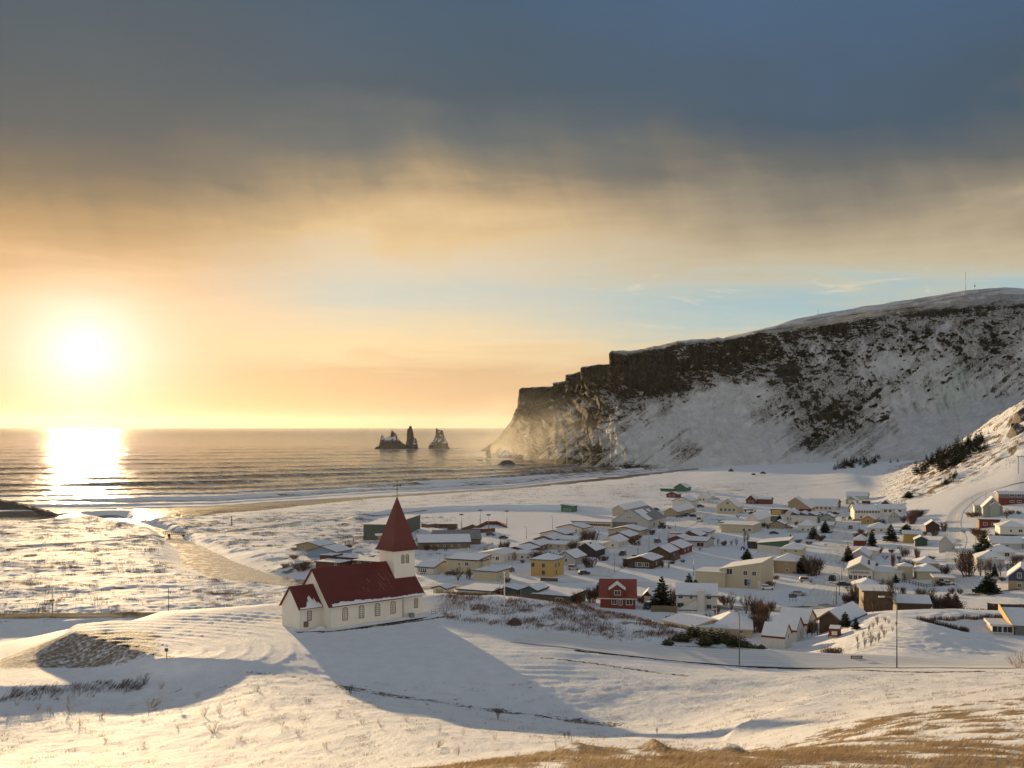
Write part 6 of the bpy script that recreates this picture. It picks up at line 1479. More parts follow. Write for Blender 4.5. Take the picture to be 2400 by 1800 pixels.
B(THICK[0], 1772, 1452, 40, 58, 'dark roadside grove, its tall left half', ymin=245)
B(THICK[1], 1790, 1462, 38, 60, 'dark roadside grove, its taller right half', ymin=240)
B(DENSE[0], 1810, 1432, 24, 28, 'wispy bush right of the roadside grove', ymin=250)
B(THICK[0], 1775, 1482, 54, 46, 'low thicket below the roadside grove', ymin=232)
B(DENSE[0], 1567, 1456, 20, 16, 'small round bush before the outside stair', ymin=245)
B(DENSER[1], 1600, 1457, 48, 24, 'wide reddish bush before the outside stair', ymin=245)
B(DENSE[1], 1680, 1440, 20, 24, 'bush at the right corner of the white two storey house', ymin=245)
B(DENSE[0], 1715, 1494, 60, 26, 'scrub covering the front of the broad cream bungalow', Y=226)
B(DENSER[0], 1905, 1486, 26, 36, 'rusty bush between the cottages and the brown bungalow', Y=240)
for i, (u, h_) in enumerate(((1892, 24), (1902, 28), (1916, 30), (1936, 26), (1925, 20))):
    T(i, u, 1490, 12, h_, 'slender bare sapling in front of the brown timber bungalow', group='saplings before the brown bungalow', Y=236 - i)
B(THICK[0], 1985, 1436, 24, 27, 'egg shaped dark bush, left of a pair by the street corner')
B(THICK[0], 2006, 1434, 25, 24, 'rounder dark bush, right of a pair by the street corner')
T(1, 1997, 1442, 30, 54, 'tall bare tree between the egg shaped dark bushes')
T(0, 2046, 1436, 30, 62, 'tall bare tree before the flat roofed brown house', Y=249)
T(2, 2028, 1438, 26, 54, 'slim bare tree at the left end of the flat roofed brown house', Y=249)
T(1, 2091, 1432, 40, 84, 'tallest bare tree, between the two brown houses', Y=249)
T(0, 2070, 1432, 22, 58, 'bare tree before the right half of the flat roofed brown house', Y=249)
B(THICK[1], 2126, 1430, 52, 54, 'large rusty thicket in front of the red brown garage house', Y=268)
B(THICK[0], 2165, 1430, 50, 62, 'tall dark brown thicket right of the red brown garage house', Y=270)
B(THICK[0], 2204, 1432, 52, 50, 'dense brown thicket around the two dark spruces', Y=266)
B(DENSE[1], 2243, 1432, 44, 38, 'brown thicket right of the two dark spruces', Y=264)
B(DENSER[0], 2272, 1424, 14, 14, 'small round bush by the wooden fence', Y=262)
B(HEDGE[0], 2300, 1424, 46, 12, 'brown hedge at the left end of the dark fence', Y=260)
B(DENSE[0], 2214, 1348, 36, 28, 'round bare bush beside the cream garage house')
B(DENSE[1], 2205, 1373, 26, 14, 'low dark bush under the cream garage house windows')
B(DENSE[0], 2268, 1352, 58, 62, 'huge bare thicket on the slope left of the leafless trees')
B(DENSE[1], 2262, 1322, 44, 40, 'grey bare bush above the huge thicket')
for i, (u, v, w_, h_) in enumerate(((2298, 1350, 22, 46), (2310, 1356, 26, 50), (2322, 1346, 22, 42), (2345, 1350, 20, 40), (2362, 1346, 24, 36), (2376, 1340, 20, 38), (2390, 1345, 22, 40))):
    T(i, u, v, w_, h_, 'leafless garden tree in the row before the grey hipped houses', group='leafless trees before the grey houses')
B(THICK[1], 2296, 1257, 46, 22, 'dark twiggy hedge below the red cabin')
B(HEDGE[0], 2326, 1266, 48, 16, 'low hedge along the garden of the wide grey bungalow')
T(2, 2360, 1216, 28, 26, 'round headed bare tree right of the steep grey green gable')
B(HEDGE[1], 2282, 1211, 40, 12, 'reddish hedge below the pale green wing')
B(DENSE[0], 2388, 1205, 14, 10, 'small bush high on the right slope')
B(DENSE[1], 2063, 1236, 30, 24, 'brown thicket right of the golden cottage')
B(THICK[1], 2137, 1228, 32, 34, 'brown thicket at the foot of the bank by the hotel extension')
B(THICK[0], 2150, 1212, 38, 20, 'brown scrub behind the hotel extension')
B(DENSE[0], 2117, 1225, 16, 20, 'bush right of the pale grey gabled house')
B(HEDGE[1], 2095, 1190, 46, 9, 'line of brown scrub behind the tiny brown hut')
B(DENSER[1], 2212, 1245, 18, 26, 'rusty bush right of the dark brown cabin')
B(DENSER[0], 2147, 1252, 22, 15, 'sunlit rusty bush left of the dark brown cabin')
B(DENSE[1], 2120, 1304, 26, 22, 'grey bush on the sunlit garden bank')
B(DENSE[0], 2125, 1338, 48, 32, 'broad brown bush left of the cream houses')
B(DENSE[1], 2150, 1310, 16, 30, 'upright brown bush on the garden bank')
B(THICK[1], 2093, 1330, 12, 38, 'columnar brown tree on the garden fence line')
B(DENSE[0], 2018, 1252, 18, 15, 'low scrub beside main street')
B(DENSE[1], 2108, 1312, 12, 10, 'tiny bush by the garden wall')
T(1, 2120, 1366, 14, 28, 'small bare tree in the fenced garden of the cream house')
B(DENSE[0], 2180, 1316, 28, 18, 'sunlit twiggy bush below the tall grey gabled house')
B(DRY[0], 2385, 1572, 52, 52, 'sunlit golden bush at the right edge of the road', ymin=140)
B(DRY[1], 2398, 1566, 46, 56, 'second sunlit golden bush, cut by the right edge of the view', ymin=140)
for i, (u, v, w_, h_) in enumerate(((2041, 1513, 20, 40), (2059, 1505, 14, 30), (2072, 1494, 13, 26), (2011, 1525, 11, 26), (2027, 1520, 13, 30), (2052, 1504, 8, 14), (2092, 1480, 9, 15), (2056, 1466, 14, 28), (2075, 1458, 10, 16), (2046, 1474, 12, 22), (2036, 1480, 11, 20), (2010, 1508, 12, 24), (2083, 1462, 8, 14), (2022, 1496, 10, 20), (2066, 1480, 10, 20), (2100, 1466, 7, 12))):
    T(i, u, v, w_, h_, 'bare sapling planted on the sunlit snow bank', group='saplings on the snow bank', ymin=150)
for i, (u, v, w_, h_) in enumerate(((1570, 1478, 22, 15), (1598, 1490, 26, 18), (1622, 1500, 28, 20), (1645, 1508, 26, 24), (1668, 1516, 34, 26), (1690, 1520, 30, 24), (1712, 1522, 28, 22), (1735, 1524, 26, 18), (1756, 1526, 30, 15), (1784, 1528, 24, 8), (1610, 1482, 20, 14), (1650, 1497, 24, 18), (1730, 1512, 24, 18), (1584, 1484, 22, 14), (1635, 1500, 24, 20), (1657, 1508, 28, 22), (1680, 1516, 30, 24), (1701, 1520, 28, 22), (1722, 1520, 28, 20), (1745, 1524, 26, 18), (1770, 1526, 24, 12), (1560, 1474, 18, 12))):
    plant('dwarf_pine', 'shrub', PINE[i % 2], u, v, w_ * 1.5, h_ * 1.45, 'olive green dwarf pine in the scrub above the descending road', 'dwarf pines above the road', Y=162 + (i % 3) * 3, trunk=True)
B(THICK[1], 1950, 1538, 62, 22, 'tan twiggy scrub behind the road bend', Y=168)
# small garden shrubs between the houses
gs = [(1225, 1320, 14, 10), (1330, 1300, 14, 10), (1310, 1296, 12, 9), (1400, 1308, 14, 8), (1440, 1262, 16, 10), (1475, 1266, 14, 9), (1500, 1262, 12, 9), (1418, 1290, 10, 8), (1460, 1334, 14, 9), (1466, 1328, 16, 12), (1552, 1330, 10, 18), (1568, 1332, 12, 16), (1575, 1322, 16, 9), (1600, 1318, 14, 8), (1640, 1290, 12, 9), (1560, 1294, 10, 9),
      (1690, 1226, 14, 9), (1730, 1214, 14, 9), (1790, 1236, 12, 14), (1800, 1240, 10, 16), (1846, 1240, 16, 14), (1852, 1244, 12, 12), (1866, 1232, 10, 12), (1878, 1232, 8, 14), (1915, 1266, 14, 14), (1930, 1262, 12, 10), (1950, 1250, 10, 10), (1870, 1272, 20, 9), (1896, 1276, 18, 9), (1936, 1280, 10, 8), (2008, 1262, 16, 18), (2026, 1262, 18, 20),
      (2040, 1262, 16, 18), (2000, 1300, 14, 14), (2062, 1296, 16, 18), (2074, 1312, 18, 14), (2090, 1296, 16, 12), (2052, 1330, 14, 14), (2070, 1372, 18, 20), (2086, 1378, 20, 22), (2060, 1386, 22, 26), (2108, 1390, 18, 18), (2118, 1396, 14, 26), (2160, 1398, 24, 22), (2186, 1396, 24, 24), (2230, 1392, 16, 16), (2250, 1392, 14, 14), (1990, 1392, 20, 26), (2002, 1398, 18, 22), (1992, 1412, 24, 18),
      (2240, 1318, 14, 14), (2290, 1290, 20, 18), (2300, 1270, 22, 18), (2340, 1262, 22, 12), (2306, 1222, 20, 10), (2370, 1205, 16, 12), (2345, 1160, 14, 8), (2380, 1320, 18, 22), (2392, 1316, 16, 18), (2374, 1362, 20, 12), (2350, 1362, 22, 12), (2330, 1364, 16, 10), (2260, 1250, 14, 9), (2190, 1256, 20, 14), (2166, 1255, 16, 12), (2110, 1290, 14, 12), (1960, 1462, 12, 22), (1906, 1462, 14, 30), (1880, 1500, 14, 24), (1868, 1462, 12, 20),
      (1500, 1412, 16, 14), (1535, 1400, 12, 20), (1690, 1412, 18, 22), (1700, 1420, 20, 30), (1660, 1452, 18, 20), (1640, 1458, 20, 16), (1390, 1400, 16, 16), (1240, 1392, 14, 10), (1215, 1396, 16, 14), (1070, 1396, 16, 12), (1040, 1380, 12, 8), (1000, 1290, 18, 16), (1020, 1291, 18, 14), (1044, 1292, 18, 14), (730, 1300, 20, 12), (690, 1310, 22, 12), (690, 1290, 16, 9), (820, 1284, 16, 10)]
for i, (u, v, w_, h_) in enumerate(gs):
    plant('garden_shrub', 'shrub', (DENSE[i % 2], DENSER[i % 2], VASE[i % 3])[i % 3], u, v, w_ * 1.1, h_, 'small leafless brown garden shrub among the village houses', 'garden shrubs among the houses', ymin=245)
# single dry shrubs standing in the foreground snow
fs = [(40, 1655, 14, 16), (88, 1664, 22, 18), (115, 1668, 18, 14), (165, 1668, 24, 26), (160, 1650, 8, 18), (235, 1682, 30, 18), (350, 1660, 60, 24), (375, 1615, 22, 18), (478, 1680, 22, 28), (515, 1674, 20, 26), (500, 1718, 50, 20), (190, 1700, 24, 20), (165, 1702, 16, 10), (560, 1735, 22, 12), (465, 1636, 18, 14), (600, 1620, 26, 14),
      (660, 1702, 18, 16), (712, 1690, 34, 14), (720, 1648, 26, 16), (765, 1755, 22, 16), (700, 1725, 22, 18), (790, 1678, 20, 12), (890, 1698, 16, 14), (895, 1708, 14, 12), (1030, 1715, 20, 20), (1085, 1722, 14, 16), (1020, 1752, 44, 18), (1072, 1770, 16, 22), (1160, 1735, 14, 18), (1215, 1772, 22, 12), (1305, 1752, 12, 18), (1340, 1742, 14, 26), (1415, 1738, 8, 20),
      (850, 1695, 24, 12), (955, 1690, 20, 12), (570, 1672, 18, 14), (640, 1660, 16, 12), (250, 1738, 20, 12), (420, 1710, 16, 12), (335, 1750, 18, 12)]
for i, (u, v, w_, h_) in enumerate(fs):
    plant('dry_shrub', 'shrub', DRY[i % 4], u, v, w_ * 1.1, h_ * 1.15, 'small leafless dry shrub poking through the foreground snow', 'dry shrubs in the foreground snow', ymin=60)
for i, (u, v, w_, h_) in enumerate(((822, 1626, 20, 22), (1168, 1684, 16, 30), (337, 1606, 12, 18), (1332, 1732, 10, 24), (1323, 1728, 10, 14), (1540, 1722, 7, 22))):
    plant('bare_sapling', 'shrub', VASE[i % 3], u, v, w_, h_, 'thin bare sapling on the edge of the car park ditch', 'saplings along the car park ditch', ymin=90)

# ------------------------------------------------------------------ grass (nobody could count it)
def blades(name, X, Y, n_per, hgt, wid, m, spread, lean=0.5, seed=0):
    rs_ = np.random.RandomState(seed)
    X = np.repeat(X, n_per) + rs_.normal(size=len(X) * n_per) * spread; Y = np.repeat(Y, n_per) + rs_.normal(size=len(Y) * n_per) * spread
    Z = ground(X, Y) - 0.02; n_ = len(X)
    t_ = rs_.rand(n_) * 6.283; h = np.repeat(hgt, n_per) if np.ndim(hgt) else np.full(n_, hgt); h = h * rs_.uniform(0.45, 1.25, n_)
    lx = h * (lean * np.cos(t_) * 0.6 + 0.45 * lean); ly = h * lean * np.sin(t_) * 0.6
    a = rs_.rand(n_) * 6.283; wx, wy = np.cos(a) * wid, np.sin(a) * wid * 0.5
    V_ = np.empty((n_, 4, 3))
    V_[:, 0] = np.stack([X - wx, Y - wy, Z], -1); V_[:, 1] = np.stack([X + wx, Y + wy, Z], -1)
    V_[:, 2] = np.stack([X + lx + wx * 0.15, Y + ly, Z + h], -1); V_[:, 3] = np.stack([X + lx * 0.4 - wx * 0.7, Y + ly * 0.4 - wy, Z + h * 0.55], -1)
    me = np_mesh(name, V_.reshape(-1, 3), np.arange(n_ * 4).reshape(-1, 4), [m], False)
    o = link(name, me); tag(o, kind='stuff'); return o
gm_, n, b = new_mat('dead_grass')
geo = n.n('ShaderNodeNewGeometry'); nz = n.noise(geo.outputs['Position'], 1.3, 3.0, 0.6)
n.set(b.inputs['Base Color'], n.ramp(nz, [(0.3, (0.19, 0.125, 0.075, 1)), (0.5, (0.35, 0.255, 0.155, 1)), (0.7, (0.52, 0.42, 0.28, 1))])); b.inputs['Roughness'].default_value = 0.8
b.inputs['Specular IOR Level'].default_value = 0.2
tl = n.n('ShaderNodeBsdfTranslucent'); n.t.links.new(b.inputs['Base Color'].links[0].from_socket, tl.inputs[0])
mxs = n.n('ShaderNodeMixShader', i_0=0.35, i_1=b.outputs[0], i_2=tl.outputs[0]); n.t.links.new(mxs.outputs[0], [q for q in n.t.nodes if q.bl_idname == 'ShaderNodeOutputMaterial'][0].inputs[0])
def scatter(attr_grid, cond, n_, seed, power=1.0):
    rs_ = np.random.RandomState(seed)
    A = np.where(cond, attr_grid, 0.0)[:-1, :-1] ** power
    cell = (GX[:-1, 1:] - GX[:-1, :-1]) * (GY[1:, :-1] - GY[:-1, :-1])
    pr = (A * np.abs(cell)).ravel(); pr = pr / pr.sum()
    k = rs_.choice(len(pr), n_, p=pr); i, j = np.unravel_index(k, A.shape)
    f1, f2 = rs_.rand(n_), rs_.rand(n_)
    return GX[i, j] * (1 - f1) + GX[i, j + 1] * f1, GY[i, j] * (1 - f2) + GY[i + 1, j] * f2
inview = (GU > -250) & (GU < 2650) & (GY > 6)
x_, y_ = scatter(grass * NEARG, inview & (GY < 30), 5200, 1, 2.2)
blades('dry_grass', x_, y_, 10, 0.085, 0.0035, gm_, 0.06, 0.9, 1)
x_, y_ = scatter(grass * NEARG, inview & (GY >= 28) & (GY < 120), 9000, 2, 1.8)
blades('dry_grass', x_, y_, 6, 0.12, 0.008, gm_, 0.12, 0.8, 2)
x_, y_ = scatter(np.clip(FORES * sstep(0.0, 0.5, fbm(GX / 4.0, GY / 3.0, 4, 67)), 0, 1) + 0.004 * FORES, inview & (GY < 136), 3600, 3)
blades('dry_grass', x_, y_, 6, 0.20, 0.010, TWIG3, 0.25, 0.8, 3)
x_, y_ = scatter(KNOLL * sstep(-0.3, 0.3, pat), inview & (GY > 160) & (GY < 205), 3800, 4)
blades('dry_grass', x_, y_, 7, 0.55, 0.018, TWIG2, 0.35, 0.5, 4)
x_, y_ = scatter(FLAT * sstep(0.12, 0.5, pat + 0.5 * pat2), inview & (GY > 280) & (GY < 640) & (chan < 0.3), 8000, 5)
blades('dry_grass', x_, y_, 8, 0.55, 0.045, TWIG2, 0.7, 0.4, 5)
x_, y_ = scatter(DUNE * sstep(0.0, 0.4, fbm(GX / 25.0, GY / 9.0, 4, 65)), inview & (GY > 560) & (GY < 1000) & (GZ > 2), 4500, 6)
blades('dry_grass', x_, y_, 5, 0.5, 0.07, TWIG2, 1.2, 0.4, 6)
x_, y_ = scatter(HILLR * sstep(-0.15, 0.3, fbm(GX / 4.5, GY / 8.0, 4, 64)), inview & (GY > 600), 9000, 7)
blades('dry_grass', x_, y_, 5, 0.8, 0.11, TWIG2, 1.0, 0.4, 7)
# bank of brown weeds on the shaded roadside at the left
bk = hl([(10, 1632), (120, 1622), (250, 1612), (340, 1604)], 120)
rs_ = np.random.RandomState(5); f_ = rs_.rand(170); bx2 = np.interp(f_, np.linspace(0, 1, 4), [p.x for p in bk]); by2 = np.interp(f_, np.linspace(0, 1, 4), [p.y for p in bk]) + rs_.normal(size=170) * 1.1
blades('roadside_weeds', bx2, by2, 10, 0.55, 0.012, TWIG, 0.3, 0.9, 8)
# rows of stiff dry stems on the snow mound
for nm, pts, lb in (('stem_row', [(2150, 1455), (2200, 1453), (2250, 1452), (2300, 1450), (2356, 1448)], 'upper straight row of stiff dry stems along the snow mound'), ('stem_row', [(2155, 1458), (2190, 1468), (2220, 1478), (2250, 1486), (2268, 1491)], 'lower slanting row of stiff dry stems along the snow mound')):
    q = hl(pts, 205); f_ = rs_.rand(500); sx = np.interp(f_, np.linspace(0, 1, 5), [p.x for p in q]); sy_ = np.interp(f_, np.linspace(0, 1, 5), [p.y for p in q]) + rs_.normal(size=500) * 0.35
    o = blades(nm, sx, sy_, 4, 0.9, 0.022, TWIG, 0.12, 0.25, 9); o['kind'] = 'thing'; tag(o, lb, 'hedge')
# ------------------------------------------------------------------ vehicles
CARM = {}
def paint(k, c):
    if k not in CARM: CARM[k] = mat(k + '_car_paint', c, 0.35, 0.05, 2.0)
    return CARM[k]
PC = dict(white=(0.75, 0.74, 0.72), silver=(0.40, 0.39, 0.38), grey=(0.14, 0.14, 0.145), black=(0.02, 0.02, 0.022), red=(0.20, 0.035, 0.025), maroon=(0.11, 0.03, 0.022), blue=(0.035, 0.06, 0.12), navy=(0.03, 0.035, 0.06))
LAMP = mat('headlamp_glass', (0.6, 0.58, 0.5), 0.2, 0.1)
def car_meshes(kind):
    # side profile in metres (x along, z up); widths taper toward the roof
    if kind == 'suv': pr = [(-2.2, 0.35), (-2.25, 0.95), (-2.05, 1.05), (-1.8, 1.75), (0.35, 1.82), (1.05, 1.12), (2.1, 1.0), (2.25, 0.75), (2.2, 0.35)]; roofs = (3, 4); ln = 1.75
    elif kind == 'hatch': pr = [(-1.95, 0.3), (-2.0, 0.85), (-1.75, 1.45), (0.15, 1.5), (0.95, 0.95), (1.85, 0.82), (2.0, 0.6), (1.95, 0.3)]; roofs = (2, 3)
    else: pr = [(-2.2, 0.3), (-2.25, 0.8), (-1.6, 0.95), (-1.05, 1.42), (0.35, 1.45), (1.1, 0.92), (2.1, 0.78), (2.25, 0.55), (2.2, 0.3)]; roofs = (3, 4)
    zr0 = max(p[1] for p in pr); belt = 0.95 if kind != 'suv' else 1.05
    def hw(z): return 0.88 if z <= belt else 0.88 - 0.22 * (z - belt) / (zr0 - belt + 1e-6)
    body = MB(); n_ = len(pr)
    Lp = [(x, -hw(z), z) for x, z in pr]; Rp = [(x, hw(z), z) for x, z in pr]
    body.poly(Lp[::-1]); body.poly(Rp)
    for i in range(n_):
        j = (i + 1) % n_
        body.poly([Lp[i], Lp[j], Rp[j], Rp[i]], 0)
    gl = MB()
    a, r0, r1, c_ = pr[roofs[0] - 1], pr[roofs[0]], pr[roofs[1]], pr[roofs[1] + 1]
    for sgn in (-1, 1):
        q = [(a[0] + 0.25, belt + 0.05), (c_[0] - 0.25, belt + 0.05), (r1[0] - 0.05, zr0 - 0.14), (r0[0] + 0.12, zr0 - 0.14)]
        p = [(x, sgn * (hw(z) + 0.012), z) for x, z in q]
        gl.poly(p if sgn < 0 else p[::-1])
    for e, t_, sg_ in ((c_, r1, 1), (a, r0, -1)):
        q0 = (e[0] * 0.9 + t_[0] * 0.1, e[1] * 0.9 + t_[1] * 0.1); q1 = (e[0] * 0.14 + t_[0] * 0.86, e[1] * 0.14 + t_[1] * 0.86)
        o_ = 0.02 * sg_
        p = [(q0[0] + o_, -0.74, q0[1] + 0.02), (q0[0] + o_, 0.74, q0[1] + 0.02), (q1[0] + o_, 0.6, q1[1] + 0.02), (q1[0] + o_, -0.6, q1[1] + 0.02)]
        gl.poly(p if sg_ > 0 else p[::-1])
    sn = MB(); sn.box(r0[0] + 0.05, r1[0] - 0.05, -0.6, 0.6, zr0 - 0.01, zr0 + 0.09)
    xb = pr[roofs[1] + 2][0]; zb = pr[roofs[1] + 2][1]
    wm = MB(); wm.tube([(0, -0.11, 0), (0, 0.11, 0)], 0.33, 12); wm.tube([(0, -0.12, 0), (0, 0.12, 0)], 0.19, 8, 1)
    hd = MB(); hd.box(0, 0.05, -0.18, 0.18, -0.08, 0.08)
    return dict(body=body, glass=gl.mesh('window_glass', [GLASS]), snow=sn.mesh('roof_snow', [SNOW]), wheel=wm.mesh('wheel', [RUBBER, STEEL]), lamp=hd.mesh('headlight', [LAMP]), nose=(pr[-2][0], pr[-2][1]))
KIT = {k: car_meshes(k) for k in ('suv', 'hatch', 'sedan')}
_cb = {}
def car(kind, colour, u, v, az, label, snow=True, ymin=290.0, name='car'):
    p = hit(u, v, ymin); k = KIT[kind]
    r = empty(name, p + Vector((0, 0, 0.05)), math.radians(90 - az)); tag(r, label, 'car')
    if (kind, colour) not in _cb: _cb[(kind, colour)] = k['body'].mesh('car_body', [paint(colour, PC[colour])])
    link('body', _cb[(kind, colour)], r); link('window_glass', k['glass'], r)
    if snow: link('roof_snow', k['snow'], r)
    for x in (-1.35, 1.35):
        for y in (-0.8, 0.8): link('wheel', k['wheel'], r, (x, y, 0.33))
    for y in (-0.6, 0.6): link('headlight', k['lamp'], r, (k['nose'][0] - 0.02, y, k['nose'][1] + 0.08))
car('suv', 'grey', 1150, 1256, 100, 'dark off road car below the brick walled sports enclosure', False)
car('sedan', 'maroon', 1180, 1263, 105, 'dark red car parked right of the off road car', False)
car('suv', 'grey', 1196, 1341, 20, 'grey car standing in the yard left of the yellow house')
car('suv', 'silver', 1345, 1336, 108, 'silver estate car right of the yellow house')
car('hatch', 'black', 1369, 1347, 70, 'small dark car on the street corner near the yellow house')
car('sedan', 'maroon', 1058, 1348, 100, 'dark red car half hidden by bare trees at the cream house')
car('suv', 'black', 1459, 1302, 205, 'black off road car driving on the left street')
car('hatch', 'black', 1486, 1310, 200, 'small dark car beside the very dark brown bungalow')
car('suv', 'grey', 1541, 1272, 30, 'dark car parked midway up the left street')
car('suv', 'red', 1494, 1278, 200, 'red van with a snowy roof parked on the left street')
car('hatch', 'black', 1539, 1196, 40, 'small dark car behind the grey storage hall', False)
car('sedan', 'grey', 1592, 1213, 100, 'grey car, nearest in the row beside the tan warehouse')
car('sedan', 'black', 1602, 1211, 100, 'black car, second in the row beside the tan warehouse')
car('suv', 'grey', 1610, 1209, 100, 'dark off road car, third in the row beside the tan warehouse')
car('sedan', 'blue', 1608, 1204, 100, 'blue car, farther row beside the tan warehouse', False)
car('sedan', 'silver', 1624, 1200, 105, 'pale car, last of those beside the tan warehouse')
car('suv', 'black', 1625, 1212, 40, 'dark car parked apart, facing the tan warehouse row')
car('suv', 'black', 1642, 1189, 100, 'black pick up sized car beyond the tan warehouse', False)
car('sedan', 'silver', 1680, 1171, 100, 'far pale car on the street toward the cliff', False)
car('sedan', 'navy', 1763, 1205, 100, 'dark blue car beside the large cream gabled house', False)
car('sedan', 'black', 1814, 1252, 110, 'black car lying deep in snow above the green gabled shop')
car('sedan', 'black', 1872, 1294, 110, 'black car behind the shop with the green gable board')
car('suv', 'black', 1921, 1208, 60, 'black car in front of the white low workshop', False)
car('suv', 'silver', 1947, 1206, 100, 'green and grey car at the end of main street', False)
car('sedan', 'black', 1958, 1206, 100, 'dark car right behind the grey one at the end of main street', False)
car('suv', 'white', 1977, 1220, 205, 'white van driving down main street toward the viewer', False, name='van')
car('suv', 'black', 1993, 1218, 205, 'dark car parked on the upper right side of main street')
car('suv', 'grey', 1993, 1240, 205, 'grey car parked midway along main street')
car('suv', 'black', 1951, 1361, 25, 'dark car driving up main street past the community hall', False)
car('suv', 'silver', 1889, 1365, 100, 'silver estate car in the car park beside main street')
car('hatch', 'white', 1799, 1382, 100, 'white small car beside the lower planter hedge')
car('sedan', 'silver', 1871, 1396, 110, 'silver car behind the dark information board')
car('sedan', 'black', 1977, 1374, 95, 'dark car under the bushes before the community hall')
car('suv', 'black', 1518, 1427, 200, 'black car parked in front of the red house garage')
car('sedan', 'white', 2222, 1371, 100, 'white car nose beside the cream garage house')
def vehicle_box(name, cat, u, v, az, label, L, Wd, H_, body, extra=()):
    p = hit(u, v); r = empty(name, p, math.radians(90 - az)); tag(r, label, cat)
    m_ = MB(); m_.box(-L / 2, L / 2 - 2.2, -Wd / 2, Wd / 2, 0.9, H_); m_.build('cargo_box', body, r)
    m_ = MB()
    x0 = L / 2 - 2.1; m_.poly([(x0, -Wd / 2 + .1, .5), (x0 + 2.0, -Wd / 2 + .1, .5), (x0 + 2.0, -Wd / 2 + .1, 1.5), (x0 + 1.6, -Wd / 2 + .1, 2.5), (x0, -Wd / 2 + .1, 2.5)]); m_.poly([(x0, Wd / 2 - .1, .5), (x0 + 2.0, Wd / 2 - .1, .5), (x0 + 2.0, Wd / 2 - .1, 1.5), (x0 + 1.6, Wd / 2 - .1, 2.5), (x0, Wd / 2 - .1, 2.5)][::-1])
    for (xa, za, xb, zb, mi) in ((2.0, .5, 2.0, 1.5, 0), (2.0, 1.5, 1.6, 2.5, 1), (1.6, 2.5, 0, 2.5, 0)):
        m_.poly([(x0 + xa, -Wd / 2 + .1, za), (x0 + xa, Wd / 2 - .1, za), (x0 + xb, Wd / 2 - .1, zb), (x0 + xb, -Wd / 2 + .1, zb)], mi)
    m_.build('cab', [wallmat('white'), GLASS], r)
    for x in (-L / 2 + 1.2, L / 2 - 1.2):
        for y in (-Wd / 2 + 0.1, Wd / 2 - 0.1):
            o = link('wheel', KIT['suv']['wheel'], r, (x, y, 0.45)); o.scale = (1.35, 1.2, 1.35)
vehicle_box('truck', 'truck', 1640, 1223, 200, 'white box truck standing between the tan and dusty yellow warehouses', 7.0, 2.4, 3.6, wallmat('white'))
vehicle_box('truck', 'truck', 1758, 1200, 100, 'low flat truck with a blue load beside the large cream gabled house', 8.0, 2.4, 1.6, wallmat('navy'))
# containers, trailers
def boxthing(name, cat, u, v, az, label, L, Wd, H_, k, roof=True, ymin=290.0, legs=0.0):
    p = hit(u, v, ymin); r = empty(name, p, -math.radians(az)); tag(r, label, cat)
    m_ = MB(); m_.box(-L / 2, L / 2, -Wd / 2, Wd / 2, legs, H_)
    for i in range(int(L / 0.5)): m_.box(-L / 2 + i * 0.5 + 0.1, -L / 2 + i * 0.5 + 0.3, -Wd / 2 - 0.04, -Wd / 2, legs + 0.1, H_ - 0.1)
    m_.build('body', wallmat(k), r)
    if roof: m_ = MB(); m_.box(-L / 2 + 0.05, L / 2 - 0.05, -Wd / 2 + 0.05, Wd / 2 - 0.05, H_, H_ + 0.15); m_.build('roof_snow', SNOW, r)
    return r
boxthing('container', 'container', 1819, 1209, 25, 'bright yellow container below the dark brown container office', 4.6, 3, 3.2, 'yellow', False)
boxthing('container', 'container', 1817, 1222, 25, 'green container right of the white tank yard', 4.6, 2.6, 3.0, 'green')
boxthing('container', 'container', 1802, 1221, 25, 'white container left of the green one', 6.0, 2.6, 2.6, 'white')
boxthing('trailer', 'trailer', 2030, 1182, 25, 'bright red trailer at the far end of main street', 5.0, 2.4, 2.2, 'red', True, 290, 0.5)
r = boxthing('horse_trailer', 'trailer', 1957, 1493, 20, 'red and white trailer standing in the snow below the brown bungalow', 2.2, 3.6, 2.0, 'red', True, 215, 0.4)
m_ = MB(); m_.box(-0.55, 0.55, -1.86, -1.78, 0.7, 1.5); m_.build('panel', wallmat('white'), r)
for y in (-0.9, 0.5):
    for x in (-1.15, 1.15): link('wheel', KIT['suv']['wheel'], r, (x, y, 0.33)).rotation_euler = (0, 0, math.pi / 2)
def tent(u, v, label):
    p = hit(u, v); r = empty('play_tent', p, -0.4); tag(r, label, 'tent', 'blue play tents on the snow'); r.scale = (0.55, 0.55, 0.6)
    m_ = MB(); n_ = 8
    arc = [(1.5 * math.cos(math.pi * i / n_), 2.4 * math.sin(math.pi * i / n_) ** 0.8) for i in range(n_ + 1)]
    for (a, b_) in zip(arc[:-1], arc[1:]): m_.poly([(a[0], -1.4, a[1]), (b_[0], -1.4, b_[1]), (b_[0], 1.4, b_[1]), (a[0], 1.4, a[1])], 0, True)
    m_.poly([(a[0], 1.4, a[1]) for a in arc]); m_.poly([(a[0], -1.4, a[1]) for a in arc][::-1]); m_.build('shell', mat('blue_canvas', (0.03, 0.06, 0.22)), r)
    m_ = MB(); m_.poly([(-0.5, -1.45, 0), (0.5, -1.45, 0), (0.5, -1.45, 1.0), (0, -1.45, 1.4), (-0.5, -1.45, 1.0)]); m_.build('opening', SNOW, r)
tent(1741, 1289, 'blue dome shaped play tent, nearer of the two on the snow'); tent(1762, 1283, 'blue dome shaped play tent close to the small brown shed')
